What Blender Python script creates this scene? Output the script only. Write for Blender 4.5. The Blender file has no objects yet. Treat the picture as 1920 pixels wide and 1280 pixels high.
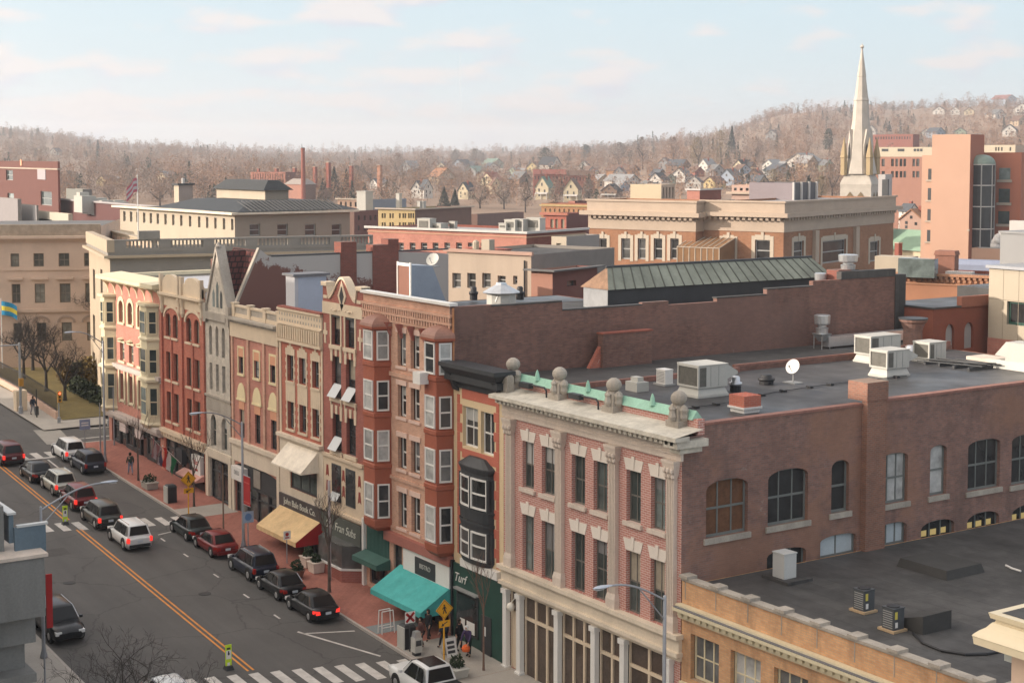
import bpy, bmesh, math, random
from mathutils import Vector, Matrix
random.seed(7)
R = math.radians
SC = bpy.context.scene
COL = SC.collection
V = Vector
FPX, U0, V0, EYE = 2890.0, 960.0, 493.0, 27.0
YAW = R(146.5); PITCH = math.atan(203 / 2890)
_fh = V((math.cos(YAW), math.sin(YAW), 0)); _rt = V((math.sin(YAW), -math.cos(YAW), 0)); _z = V((0, 0, 1))
_fw = _fh * math.cos(PITCH) - _z * math.sin(PITCH); _up = _z * math.cos(PITCH) + _fh * math.sin(PITCH)
CAM = V((0, 0, EYE))
SL = 0.0382                                        # the street climbs 3.8 % away from the camera
def gz(x):
    if x < -150: x = -150 + (x + 150) * .25
    if x > -20: x = -20
    return -SL * (x + 66.7)
ROT = [0.]                                         # blocks off the street grid are laid out in a turned frame about the station
def ray0(u, v): return _fw * FPX + _rt * (u - U0) + _up * (V0 - v)
def ray(u, v): return Matrix.Rotation(-ROT[0], 3, 'Z') @ ray0(u, v)
def turned(p): return Matrix.Rotation(ROT[0], 3, 'Z') @ V(p)
def PY(u, v, Y): r = ray(u, v); return CAM + r * (Y / r.y)
def PX(u, v, X): r = ray(u, v); return CAM + r * (X / r.x)
def PZ(u, v, Z): r = ray(u, v); return CAM + r * ((Z - EYE) / r.z)
def PD(u, v, d): return CAM + ray(u, v) * (d / ray0(u, v).dot(_fh))
def PG(u, v, off=0):
    r = ray(u, v); t = (-SL * 66.7 - EYE + off) / (r.z + SL * r.x); return CAM + r * t
FY = 43.8                                          # plane of the street fronts
def fx(u, v=800): return PY(u, v, FY).x
def fz(u, v): return PY(u, v, FY).z

MATS = {}
def _mat(name):
    m = bpy.data.materials.new(name); m.use_nodes = True
    nt = m.node_tree; b = nt.nodes['Principled BSDF']; MATS[name] = m
    return m, nt, b
def _noise(nt, scale, detail=3, vec=None, rough=.6):
    n = nt.nodes.new('ShaderNodeTexNoise'); n.inputs['Scale'].default_value = scale; n.inputs['Detail'].default_value = detail
    n.inputs['Roughness'].default_value = rough
    if vec is not None: nt.links.new(vec, n.inputs['Vector'])
    return n
def _ramp(nt, fac, stops):
    r = nt.nodes.new('ShaderNodeValToRGB'); nt.links.new(fac, r.inputs['Fac'])
    e = r.color_ramp.elements
    while len(e) < len(stops): e.new(.5)
    for k, (p, c) in enumerate(stops):
        e[k].position = p; e[k].color = (c, c, c, 1) if not hasattr(c, '__len__') else (*c, 1)
    return r
def _mix(nt, fac, a, b, mode='MIX'):
    n = nt.nodes.new('ShaderNodeMix'); n.data_type = 'RGBA'; n.blend_type = mode
    for s, x in ((0, fac), (6, a), (7, b)):
        if hasattr(x, 'links'): nt.links.new(x, n.inputs[s])
        elif s == 0: n.inputs[0].default_value = x
        else: n.inputs[s].default_value = (*x, 1)
    return n.outputs[2]
def _pos(nt):
    return nt.nodes.new('ShaderNodeNewGeometry').outputs['Position']
def _math(nt, op, a, b):
    n = nt.nodes.new('ShaderNodeMath'); n.operation = op
    for k, x in enumerate((a, b)):
        if hasattr(x, 'links'): nt.links.new(x, n.inputs[k])
        else: n.inputs[k].default_value = x
    return n.outputs[0]
def _flatuv(nt, pos):
    """coordinates that run along any upright wall: (x + y, z)"""
    s = nt.nodes.new('ShaderNodeSeparateXYZ'); nt.links.new(pos, s.inputs[0])
    c = nt.nodes.new('ShaderNodeCombineXYZ')
    nt.links.new(_math(nt, 'ADD', s.outputs[0], s.outputs[1]), c.inputs[0]); nt.links.new(s.outputs[2], c.inputs[1])
    return c.outputs[0]
def _bump(nt, b, h, strength, dist=.02):
    n = nt.nodes.new('ShaderNodeBump'); n.inputs['Strength'].default_value = strength; n.inputs['Distance'].default_value = dist
    nt.links.new(h, n.inputs['Height']); nt.links.new(n.outputs[0], b.inputs['Normal'])
def plain(name, col, rough=.8, var=.18, scale=.9, metal=0, fine=9., spec=.3, streak=0, bump=0):
    m, nt, b = _mat(name)
    b.inputs['Roughness'].default_value = rough; b.inputs['Metallic'].default_value = metal; b.inputs['Specular IOR Level'].default_value = spec
    if var:
        p = _pos(nt)
        if streak:
            mp = nt.nodes.new('ShaderNodeMapping'); mp.inputs['Scale'].default_value = (1, 1, .12); nt.links.new(p, mp.inputs['Vector']); p2 = mp.outputs[0]
        else: p2 = p
        n1 = _noise(nt, scale, 4, p2); n2 = _noise(nt, fine, 3, p)
        f = _math(nt, 'ADD', _math(nt, 'MULTIPLY', n1.outputs['Fac'], .65), _math(nt, 'MULTIPLY', n2.outputs['Fac'], .35))
        r = _ramp(nt, f, [(.3, tuple(c * (1 - var) for c in col)), (.7, tuple(min(1, c * (1 + var)) for c in col))])
        nt.links.new(r.outputs[0], b.inputs['Base Color'])
        if bump: _bump(nt, b, n2.outputs['Fac'], bump)
    else: b.inputs['Base Color'].default_value = (*col, 1)
    return m
def brick(name, c1, c2, mortar, w=.32, h=.105, var=.25, ms=.016, stain=(.05, .045, .04), stain_amt=.0, fscale=.35, patch=None):
    m, nt, b = _mat(name); p = _pos(nt); uv = _flatuv(nt, p)
    t = nt.nodes.new('ShaderNodeTexBrick'); nt.links.new(uv, t.inputs['Vector'])
    t.inputs['Color1'].default_value = (*c1, 1); t.inputs['Color2'].default_value = (*c2, 1); t.inputs['Mortar'].default_value = (*mortar, 1)
    t.inputs['Scale'].default_value = 1; t.inputs['Brick Width'].default_value = w; t.inputs['Row Height'].default_value = h
    t.inputs['Mortar Size'].default_value = ms; t.inputs['Mortar Smooth'].default_value = .3; t.inputs['Bias'].default_value = -.1
    n1 = _noise(nt, fscale, 5, p, .65); n2 = _noise(nt, 2.3, 3, uv)
    f = _math(nt, 'ADD', _math(nt, 'MULTIPLY', n1.outputs['Fac'], .6), _math(nt, 'MULTIPLY', n2.outputs['Fac'], .4))
    r = _ramp(nt, f, [(.3, 1 - var), (.7, 1 + var * .6)])
    c = _mix(nt, 1.0, t.outputs['Color'], r.outputs[0], 'MULTIPLY')
    if stain_amt:
        mp = nt.nodes.new('ShaderNodeMapping'); mp.inputs['Scale'].default_value = (1, 1, .3); nt.links.new(p, mp.inputs['Vector'])
        n3 = _noise(nt, .55, 6, mp.outputs[0], .7); q = _ramp(nt, n3.outputs['Fac'], [(.5, 0.), (.72, stain_amt)])
        c = _mix(nt, q.outputs[0], c, stain)
    if patch:                                            # rebuilt areas and old limewash, each with its own outline
        n4 = _noise(nt, .16, 4, p, .6); c = _mix(nt, _ramp(nt, n4.outputs['Fac'], [(.5, 0.), (.58, .55)]).outputs[0], c, patch)
        n5 = _noise(nt, .9, 8, p, .75); c = _mix(nt, _ramp(nt, n5.outputs['Fac'], [(.655, 0.), (.69, .35)]).outputs[0], c, (.36, .33, .3))
    nt.links.new(c, b.inputs['Base Color']); b.inputs['Roughness'].default_value = .9; b.inputs['Specular IOR Level'].default_value = .2
    _bump(nt, b, t.outputs['Fac'], -.35)
    return m
def glassy(name, dark, pale, amount=.4, rough=.08):
    """window glass: each pane has its own mix of dark room and drawn blind behind it"""
    m, nt, b = _mat(name)
    oi = nt.nodes.new('ShaderNodeObjectInfo'); p = _pos(nt)
    r = _ramp(nt, oi.outputs['Random'], [(1 - amount, 0.), (1 - amount * .3, 1.)])
    n = _noise(nt, 1.1, 3, p)
    c = _mix(nt, r.outputs[0], dark, pale)
    c2 = _mix(nt, 1.0, c, _ramp(nt, n.outputs['Fac'], [(.3, .6), (.7, 1.25)]).outputs[0], 'MULTIPLY')
    nt.links.new(c2, b.inputs['Base Color']); b.inputs['Roughness'].default_value = rough; b.inputs['Specular IOR Level'].default_value = .6
    return m
def glow(name, col, strength):
    m, nt, b = _mat(name); b.inputs['Base Color'].default_value = (*col, 1)
    b.inputs['Emission Color'].default_value = (*col, 1); b.inputs['Emission Strength'].default_value = strength
    return m
def paint(name, col, metal=.0, rough=.3):
    m, nt, b = _mat(name); b.inputs['Base Color'].default_value = (*col, 1); b.inputs['Roughness'].default_value = rough
    b.inputs['Metallic'].default_value = metal; b.inputs['Coat Weight'].default_value = .25; b.inputs['Coat Roughness'].default_value = .1; b.inputs['Specular IOR Level'].default_value = .3
    return m

def newobj(name, data, parent=None):
    o = bpy.data.objects.new(name, data); COL.objects.link(o)
    if parent is not None: o.parent = parent
    return o
ORG = {}
def org(o): return ORG.get(o.name, V((0, 0, 0))) if o is not None else V((0, 0, 0))
def tag(o, label, cat, group=None, kind=None):
    if label: o['label'] = label
    if cat: o['category'] = cat
    if group: o['group'] = group
    if kind: o['kind'] = kind
    return o
def thing(name, label, cat, loc=(0, 0, 0), group=None, rotz=0.):
    e = newobj(name, None); e.empty_display_size = .2; e.location = turned(loc); e.rotation_euler.z = rotz + ROT[0]
    ORG[e.name] = V(loc); tag(e, label, cat, group); return e
def setlabel(o, label): o['label'] = label; return o
class MB:
    def __init__(s): s.v = []; s.f = []; s.sm = False
    def add(s, vs, fs):
        n = len(s.v); s.v += [tuple(p) for p in vs]; s.f += [tuple(i + n for i in f) for f in fs]; return s
    def quad(s, a, b, c, d): return s.add((a, b, c, d), ((0, 1, 2, 3),))
    def poly(s, pts): return s.add(pts, (tuple(range(len(pts))),))
    def box(s, x0, x1, y0, y1, z0, z1):
        if x0 > x1: x0, x1 = x1, x0
        if y0 > y1: y0, y1 = y1, y0
        if z0 > z1: z0, z1 = z1, z0
        return s.add([(x0, y0, z0), (x1, y0, z0), (x1, y1, z0), (x0, y1, z0), (x0, y0, z1), (x1, y0, z1), (x1, y1, z1), (x0, y1, z1)],
                     [(0, 3, 2, 1), (4, 5, 6, 7), (0, 1, 5, 4), (1, 2, 6, 5), (2, 3, 7, 6), (3, 0, 4, 7)])
    def frus(s, x0, x1, y0, y1, z0, z1, ix, iy):
        """box whose top is inset by ix, iy"""
        return s.add([(x0, y0, z0), (x1, y0, z0), (x1, y1, z0), (x0, y1, z0), (x0 + ix, y0 + iy, z1), (x1 - ix, y0 + iy, z1), (x1 - ix, y1 - iy, z1), (x0 + ix, y1 - iy, z1)],
                     [(0, 3, 2, 1), (4, 5, 6, 7), (0, 1, 5, 4), (1, 2, 6, 5), (2, 3, 7, 6), (3, 0, 4, 7)])
    def obox(s, P, U, N, u0, u1, n0, n1, z0, z1):
        """box in the frame of a wall: U along it, N outward, z up, from P"""
        P = V(P); c = []
        for z in (z0, z1):
            for (u, n) in ((u0, n0), (u1, n0), (u1, n1), (u0, n1)): c.append(P + U * u + N * n + V((0, 0, z)))
        return s.add(c, [(0, 3, 2, 1), (4, 5, 6, 7), (0, 1, 5, 4), (1, 2, 6, 5), (2, 3, 7, 6), (3, 0, 4, 7)])
    def prism(s, pts, d):
        """extrude a flat polygon (3-D points) by vector d, with caps"""
        n = len(pts); d = V(d); a = [V(p) for p in pts]; b = [p + d for p in a]
        return s.add(a + b, [tuple(range(n))[::-1], tuple(range(n, 2 * n))] + [(i, (i + 1) % n, n + (i + 1) % n, n + i) for i in range(n)])
    def cyl(s, p0, p1, r0, r1=None, n=10, caps=True):
        r1 = r0 if r1 is None else r1; p0 = V(p0); p1 = V(p1); d = p1 - p0
        if d.length < 1e-6: return s
        a = d.orthogonal().normalized(); b = d.normalized().cross(a); vs = []
        for (p, r) in ((p0, r0), (p1, r1)):
            for k in range(n):
                t = 2 * math.pi * k / n; vs.append(p + a * (r * math.cos(t)) + b * (r * math.sin(t)))
        fs = [(k, (k + 1) % n, n + (k + 1) % n, n + k) for k in range(n)]
        if caps: fs += [tuple(range(n))[::-1], tuple(range(n, 2 * n))]
        return s.add(vs, fs)
    def tube(s, pts, r, n=6):
        for a, b in zip(pts, pts[1:]): s.cyl(a, b, r, r, n)
        return s
    def lathe(s, c, prof, n=14, axis=None):
        c = V(c); vs = []; fs = []
        for (r, z) in prof:
            for k in range(n):
                t = 2 * math.pi * k / n; vs.append(c + V((r * math.cos(t), r * math.sin(t), z)))
        m = len(prof)
        for i in range(m - 1):
            for k in range(n): fs.append((i * n + k, i * n + (k + 1) % n, (i + 1) * n + (k + 1) % n, (i + 1) * n + k))
        fs += [tuple(range(n))[::-1], tuple(range((m - 1) * n, m * n))]
        return s.add(vs, fs)
    def grid(s, rows):
        """skin a list of equally long rows of points"""
        n = len(rows[0]); vs = [p for r in rows for p in r]
        return s.add(vs, [(i * n + j, i * n + j + 1, (i + 1) * n + j + 1, (i + 1) * n + j) for i in range(len(rows) - 1) for j in range(n - 1)])
    def build(s, name, mat, parent=None, loc=None, local=False, smooth=False):
        me = bpy.data.meshes.new(name)
        o0 = V((0, 0, 0)) if local else (V(loc) if loc is not None else org(parent))
        me.from_pydata([(x - o0.x, y - o0.y, z - o0.z) for x, y, z in s.v], [], s.f)
        if isinstance(mat, (list, tuple)):
            for m in mat: me.materials.append(m)
        else: me.materials.append(mat)
        if smooth: me.polygons.foreach_set('use_smooth', [True] * len(me.polygons))
        me.update()
        o = newobj(name, me, parent)
        if loc is not None and parent is None: o.location = turned(loc); o.rotation_euler.z = ROT[0]
        ORG[o.name] = o0
        return o
def copy_tree(o, parent=None):
    c = o.copy(); COL.objects.link(c); c.parent = parent
    for ch in list(o.children): copy_tree(ch, c)
    return c

def wall(mb, P, U, N, w, h, holes, depth=.22, arch_n=8):
    """a wall face from P (w along U, h up) with openings (u0,u1,z0,z1,rise) cut out, each with its reveals; rise > 0 gives an arched head"""
    P = V(P); Z = V((0, 0, 1))
    us = sorted({0., w} | {min(max(x, 0), w) for q in holes for x in (q[0], q[1])}); zs = sorted({0., h} | {min(max(x, 0), h) for q in holes for x in (q[2], q[3])})
    pt = lambda u, z, n=0.: P + U * u + Z * z + N * n
    for i in range(len(us) - 1):
        run = None
        for j in range(len(zs) - 1):
            um, zm = (us[i] + us[i + 1]) / 2, (zs[j] + zs[j + 1]) / 2
            inside = any(q[0] < um < q[1] and q[2] < zm < q[3] for q in holes)
            if inside or us[i + 1] - us[i] < 1e-5:
                if run is not None: mb.quad(pt(us[i], run), pt(us[i + 1], run), pt(us[i + 1], zs[j]), pt(us[i], zs[j])); run = None
            elif run is None: run = zs[j]
        if run is not None: mb.quad(pt(us[i], run), pt(us[i + 1], run), pt(us[i + 1], h), pt(us[i], h))
    for q in holes:
        u0, u1, z0, z1 = q[:4]; rise = q[4] if len(q) > 4 else 0
        mb.quad(pt(u0, z0), pt(u0, z0, -depth), pt(u1, z0, -depth), pt(u1, z0))
        zt = z1 - rise
        mb.quad(pt(u0, z0), pt(u0, zt), pt(u0, zt, -depth), pt(u0, z0, -depth)); mb.quad(pt(u1, z0), pt(u1, z0, -depth), pt(u1, zt, -depth), pt(u1, zt))
        if rise:
            um, hw = (u0 + u1) / 2, (u1 - u0) / 2; a = []
            for k in range(arch_n + 1):
                t = math.pi * k / arch_n; a.append((um - hw * math.cos(t), zt + rise * math.sin(t)))
            for (ua, za), (ub, zb) in zip(a, a[1:]):
                mb.quad(pt(ua, za), pt(ub, zb), pt(ub, z1), pt(ua, z1)); mb.quad(pt(ua, za), pt(ua, za, -depth), pt(ub, zb, -depth), pt(ub, zb))
        else: mb.quad(pt(u0, z1), pt(u1, z1), pt(u1, z1, -depth), pt(u0, z1, -depth))
def window(parent, P, U, N, q, fm, gm, depth=.2, fw=.06, rail=True, cols=1, rows=0, name='window', glass_name='pane', sill=None, blind=None, bl=.5):
    """one window in opening q: a frame mesh with its pane (and blind) as children"""
    P = V(P); u0, u1, z0, z1 = q[:4]; m = MB(); d = depth
    B = lambda a, b, c, e, n0=-.07, n1=0.: m.obox(P, U, N, a, b, -d + n0, -d + n1, c, e)
    B(u0, u0 + fw, z0, z1); B(u1 - fw, u1, z0, z1); B(u0 + fw, u1 - fw, z0, z0 + fw * 1.2); B(u0 + fw, u1 - fw, z1 - fw, z1)
    if rail: zm = (z0 + z1) / 2; B(u0 + fw, u1 - fw, zm - fw * .5, zm + fw * .5, -.06, -.004)
    for k in range(1, cols):
        uu = u0 + (u1 - u0) * k / cols; B(uu - fw * .35, uu + fw * .35, z0 + fw, z1 - fw, -.055, -.008)
    for k in range(1, rows + 1):
        zz = z0 + (z1 - z0) * k / (rows + 1); B(u0 + fw, u1 - fw, zz - fw * .3, zz + fw * .3, -.055, -.012)
    o = m.build(name, fm, parent)
    g = MB(); Z = V((0, 0, 1)); n = -d - .045
    g.quad(P + U * (u0 + .01) + Z * (z0 + .01) + N * n, P + U * (u1 - .01) + Z * (z0 + .01) + N * n, P + U * (u1 - .01) + Z * (z1 - .01) + N * n, P + U * (u0 + .01) + Z * (z1 - .01) + N * n)
    ORG[o.name] = org(parent)
    g.build(glass_name, gm, o)
    if blind:
        g = MB(); n += .006; zb = z1 - (z1 - z0) * bl
        g.quad(P + U * (u0 + fw) + Z * zb + N * n, P + U * (u1 - fw) + Z * zb + N * n, P + U * (u1 - fw) + Z * (z1 - fw) + N * n, P + U * (u0 + fw) + Z * (z1 - fw) + N * n)
        g.build('blind', blind, o)
    if sill:
        s_ = MB(); s_.obox(P, U, N, u0 - .1, u1 + .1, -.02, .11, z0 - .14, z0 + .003); s_.build('sill', sill, o)
    return o
UX, UYv = V((1, 0, 0)), V((0, 1, 0)); NF, NR = V((0, -1, 0)), V((1, 0, 0))
def lettering(parent, text, p, U, N, size, mat, name='lettering', ext=.01, align='CENTER', shear=0.):
    c = bpy.data.curves.new(name, 'FONT'); c.body = text; c.size = size; c.extrude = ext; c.align_x = align; c.align_y = 'CENTER'; c.shear = shear
    tmp = bpy.data.objects.new('tmp', c); COL.objects.link(tmp); dg = bpy.context.evaluated_depsgraph_get(); me = bpy.data.meshes.new_from_object(tmp.evaluated_get(dg)); bpy.data.objects.remove(tmp)
    me.materials.clear(); me.materials.append(mat); o = newobj(name, me, parent)
    Z = V((0, 0, 1)); M = Matrix((U, Z, N)).transposed().to_4x4(); M.translation = V(p) - org(parent); o.matrix_local = M
    return o
STONE = plain('limestone', (.61, .52, .44), var=.18, streak=1); CREAMSTONE = plain('cream_stone', (.66, .57, .45), var=.15, streak=1)
GREYSTONE = plain('grey_stone', (.5, .45, .38), var=.3, scale=2.5, fine=6, bump=.4); DARKSTONE = plain('weathered_stone', (.36, .32, .27), var=.3, streak=1)
WHITEP = plain('white_paint', (.72, .7, .66), .5, .06); GREYP = plain('grey_paint', (.3, .3, .29), .5, .1); BLACKP = plain('black_paint', (.03, .03, .032), .45, .15)
CHARC = plain('charcoal_paint', (.045, .047, .05), .5, .2); GREENP = plain('dark_green_paint', (.025, .07, .055), .45, .2); DKRED = plain('dark_red_paint', (.25, .05, .035), .5, .15)
RUST = plain('oriel_copper_red', (.32, .095, .055), .55, .16, streak=1); REDP = plain('red_banner', (.38, .02, .02), .7, .1)
def roofing(name, c, rough, strip_=(9., 1.05)):
    """flat roof felt: lapped strips, ponding marks and patches"""
    m, nt, b = _mat(name); p = _pos(nt); t = nt.nodes.new('ShaderNodeTexBrick'); nt.links.new(p, t.inputs['Vector']); t.inputs['Scale'].default_value = 1; t.inputs['Brick Width'].default_value = strip_[0]; t.inputs['Row Height'].default_value = strip_[1]; t.inputs['Mortar Size'].default_value = .022; t.inputs['Mortar Smooth'].default_value = .6
    t.inputs['Color1'].default_value = (1, 1, 1, 1); t.inputs['Color2'].default_value = (.86, .86, .87, 1); t.inputs['Mortar'].default_value = (.6, .6, .6, 1)
    n1 = _noise(nt, .22, 6, p, .65); n2 = _noise(nt, 1.6, 4, p); n3 = _noise(nt, .13, 3, p); r = _ramp(nt, _math(nt, 'ADD', _math(nt, 'MULTIPLY', n1.outputs['Fac'], .65), _math(nt, 'MULTIPLY', n2.outputs['Fac'], .35)), [(.35, tuple(k * .6 for k in c)), (.5, c), (.66, tuple(k * 1.5 for k in c))])
    nt.links.new(_mix(nt, 1., r.outputs[0], t.outputs['Color'], 'MULTIPLY'), b.inputs['Base Color']); q = _ramp(nt, n3.outputs['Fac'], [(.4, rough - .15), (.6, rough + .15)]); nt.links.new(q.outputs[0], b.inputs['Roughness']); b.inputs['Specular IOR Level'].default_value = .32; return m
ROOFM = roofing('roof_membrane', (.066, .064, .064), .5); ROOFD = roofing('dark_roofing', (.07, .067, .064), .75, (7., 1.0)); ROOFG = plain('grey_roofing', (.16, .16, .17), .6, .2, .4)
ROOFL = plain('pale_roofing', (.42, .42, .44), .5, .12, .3)
VERDI = plain('verdigris_copper', (.30, .52, .40), .6, .2, 1.5); VERDD = plain('old_copper_roof', (.21, .225, .185), .85, .3, .5, fine=3, streak=0); COPP = plain('bare_copper', (.42, .19, .09), .5, .3, 1.5)
STEEL = plain('galvanised', (.55, .56, .57), .32, .12, 2, metal=.75); ALU = plain('pole_grey', (.33, .34, .36), .4, .08, metal=.3); UNITG = plain('unit_grey', (.46, .45, .41), .55, .08, 1.2); UNITD = plain('unit_coil', (.12, .115, .1), .6, .25, 3)
GLASS = glassy('window_glass', (.05, .052, .052), (.35, .36, .35), .35); GLASSD = glassy('dark_glass', (.034, .034, .034), (.1, .098, .094), .5); GLASSB = glassy('blind_glass', (.04, .042, .045), (.5, .5, .48), .75)
GLASSG = glassy('greenish_glass', (.05, .065, .062), (.2, .24, .23), .5)
BLIND = plain('blind_cloth', (.42, .42, .40), .8, .05); BLIND2 = plain('curtain_cream', (.36, .31, .24), .8, .15, 4); BLIND3 = plain('shade_grey', (.2, .2, .2), .8, .08)
TERRA = plain('terracotta_tiles', (.3, .1, .07), .8, .2)
BRK_RED = brick('bright_red_brick', (.50, .155, .10), (.42, .125, .085), (.42, .25, .2), ms=.01); BRK_ROSE = brick('rose_brick', (.52, .22, .165), (.45, .18, .14), (.5, .33, .27), ms=.01)
BRK_MAR = brick('maroon_brick', (.36, .12, .09), (.31, .10, .08), (.34, .2, .17), ms=.01); BRK_PINK = brick('pink_tan_brick', (.62, .36, .25), (.54, .30, .21), (.55, .42, .34), ms=.012)
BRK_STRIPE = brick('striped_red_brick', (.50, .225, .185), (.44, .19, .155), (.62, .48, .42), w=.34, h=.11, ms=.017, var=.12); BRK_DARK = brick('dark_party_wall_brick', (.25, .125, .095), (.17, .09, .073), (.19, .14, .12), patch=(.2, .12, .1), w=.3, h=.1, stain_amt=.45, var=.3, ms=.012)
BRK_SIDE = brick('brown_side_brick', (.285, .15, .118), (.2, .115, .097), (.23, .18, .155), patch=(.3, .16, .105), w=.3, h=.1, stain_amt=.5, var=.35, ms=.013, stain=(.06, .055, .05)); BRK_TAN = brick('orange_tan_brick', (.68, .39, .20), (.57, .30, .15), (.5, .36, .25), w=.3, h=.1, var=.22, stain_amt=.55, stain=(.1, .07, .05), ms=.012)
BRK_PEEL = brick('red_back_brick', (.24, .075, .055), (.19, .062, .048), (.2, .12, .1), w=.3, h=.1, var=.25)

def peeling(name):
    m, nt, b = _mat(name); p = _pos(nt); s_ = nt.nodes.new('ShaderNodeSeparateXYZ'); nt.links.new(p, s_.inputs[0])
    n = _noise(nt, .8, 8, p, .75); z = _math(nt, 'MULTIPLY', _math(nt, 'SUBTRACT', s_.outputs[2], 18.0), .22); y = _math(nt, 'MULTIPLY', _math(nt, 'SUBTRACT', s_.outputs[1], 47.5), .05)
    f = _ramp(nt, _math(nt, 'ADD', _math(nt, 'ADD', n.outputs['Fac'], z), y), [(.70, 0.), (.735, 1.)])
    nt.links.new(_mix(nt, f.outputs[0], (.17, .08, .064), (.42, .39, .36)), b.inputs['Base Color']); b.inputs['Roughness'].default_value = .9; return m
PEELM = peeling('peeling_white_over_brick')

def shell(t, x0, x1, y1, zr, side, roof, zb=None, front_mat=None, holes=(), zt=None, y0=None, side_holes=(), depth=.22, front_name='front_wall'):
    """front with openings, plain sides and back, flat roof"""
    y0 = FY if y0 is None else y0; zb = gz(x1) - .4 if zb is None else zb; zt = zr if zt is None else zt
    m = MB(); wall(m, (x0, y0, zb), UX, NF, x1 - x0, zt - zb, [(a - x0, b - x0, c - zb, d - zb, *e) for a, b, c, d, *e in holes], depth)
    m.build(front_name, front_mat or side, t)
    m = MB()
    m.quad((x0, y1, zb), (x0, y0, zb), (x0, y0, zr), (x0, y1, zr)); m.quad((x1, y1, zb), (x0, y1, zb), (x0, y1, zr), (x1, y1, zr))
    if side_holes: wall(m, (x1, y0, zb), UYv, NR, y1 - y0, zr - zb, [(a - y0, b - y0, c - zb, d - zb, *e) for a, b, c, d, *e in side_holes], depth)
    else: m.quad((x1, y0, zb), (x1, y1, zb), (x1, y1, zr), (x1, y0, zr))
    m.build('side_wall', side, t)
    m = MB(); m.box(x0 + .02, x1 - .02, y0 + .02, y1 - .02, zr - .35, zr - .02); m.build('roof', roof, t)
WR = random.Random(31)
def fwin(t, h, fm, gm, **k):
    if WR.random() < .45 and h[1] - h[0] < 1.6: k = dict(k, blind=WR.choice((BLIND, BLIND2, BLIND3)), bl=WR.choice((.25, .35, .5, .5, .8)))
    return window(t, (0, FY, 0), UX, NF, h, fm, gm, **k)
def fbox(t, name, mat, *bs):
    """boxes in front of the street front: (x0, x1, out0, out1, z0, z1)"""
    m = MB()
    for x0, x1, o0, o1, z0, z1 in bs:
        m.box(x0, x1, FY - o1, FY - o0, z0, z1)
        if name in ('stone_edge', 'belt_course', 'stone_pier', 'cream_front'): o = m.build(name, mat, t); m = MB()
    return m.build(name, mat, t) if m.v else o
def dentils(m, x0, x1, z0, z1, o0, o1, step, wd):
    n = int((x1 - x0) / step)
    for k in range(n): a = x0 + (k + .25) * (x1 - x0) / n; m.box(a, a + wd, FY - o1, FY - o0, z0, z1)
def storefront(t, x0, x1, z0, z1, bays, mat, glass, fmat, kick=.5, doors=()):
    """recessed shop front: one glazed part per bay, with posts between"""
    w = (x1 - x0) / bays
    for k in range(bays):
        a, b = x0 + k * w, x0 + (k + 1) * w; m = MB()
        m.box(a + .02, a + .12, FY + .12, FY + .3, z0, z1); m.box(b - .12, b - .02, FY + .12, FY + .3, z0, z1)
        m.box(a + .12, b - .12, FY + .12, FY + .3, z1 - .12, z1); m.box(a + .12, b - .12, FY + .13, FY + .29, z0 + (z1 - z0) * .72, z0 + (z1 - z0) * .72 + .1)
        if k not in doors: m.box(a + .12, b - .12, FY + .1, FY + .3, z0, z0 + kick)
        o = m.build('shop_door' if k in doors else 'shop_window', fmat if k not in doors else mat, t)
        g = MB(); g.quad((a + .1, FY + .24, z0 + .02), (b - .1, FY + .24, z0 + .02), (b - .1, FY + .24, z1 - .02), (a + .1, FY + .24, z1 - .02)); ORG[o.name] = org(t); g.build('pane', glass, o)
def awning(t, x0, x1, z, drop, out, mat, sidemat=None, val=.25, vmat=None):
    m = MB(); y = FY - .05; nb = max(2, int((x1 - x0) / 1.1)); n = nb * 6          # cloth sags between its ribs; the valance waves a little
    sag = lambda i, t: .045 * math.sin(math.pi * t) * abs(math.sin(math.pi * i / 6))
    X = lambda i: x0 + (x1 - x0) * i / n
    for lo in (0, .02): m.grid([[(X(i), y - out * t, z - drop * t - sag(i, t) - lo) for i in range(n + 1)] for t in (0, .15, .35, .55, .75, .92, 1)])
    m.grid([[(X(i), y - out + .015 * math.sin(i * 1.9) * k, z - drop - val * k) for i in range(n + 1)] for k in (0, .5, 1)])
    o = m.build('awning', mat, t); ORG[o.name] = org(t)
    for x in (x0, x1): s = MB(); s.prism([(x - .008, y, z - .03), (x - .008, y - out + .01, z - drop - .03), (x - .008, y - out + .01, z - drop - val), (x - .008, y, z - drop - val)], (.016, 0, 0)); s.build('side_flap', sidemat or mat, o)
    return o

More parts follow.
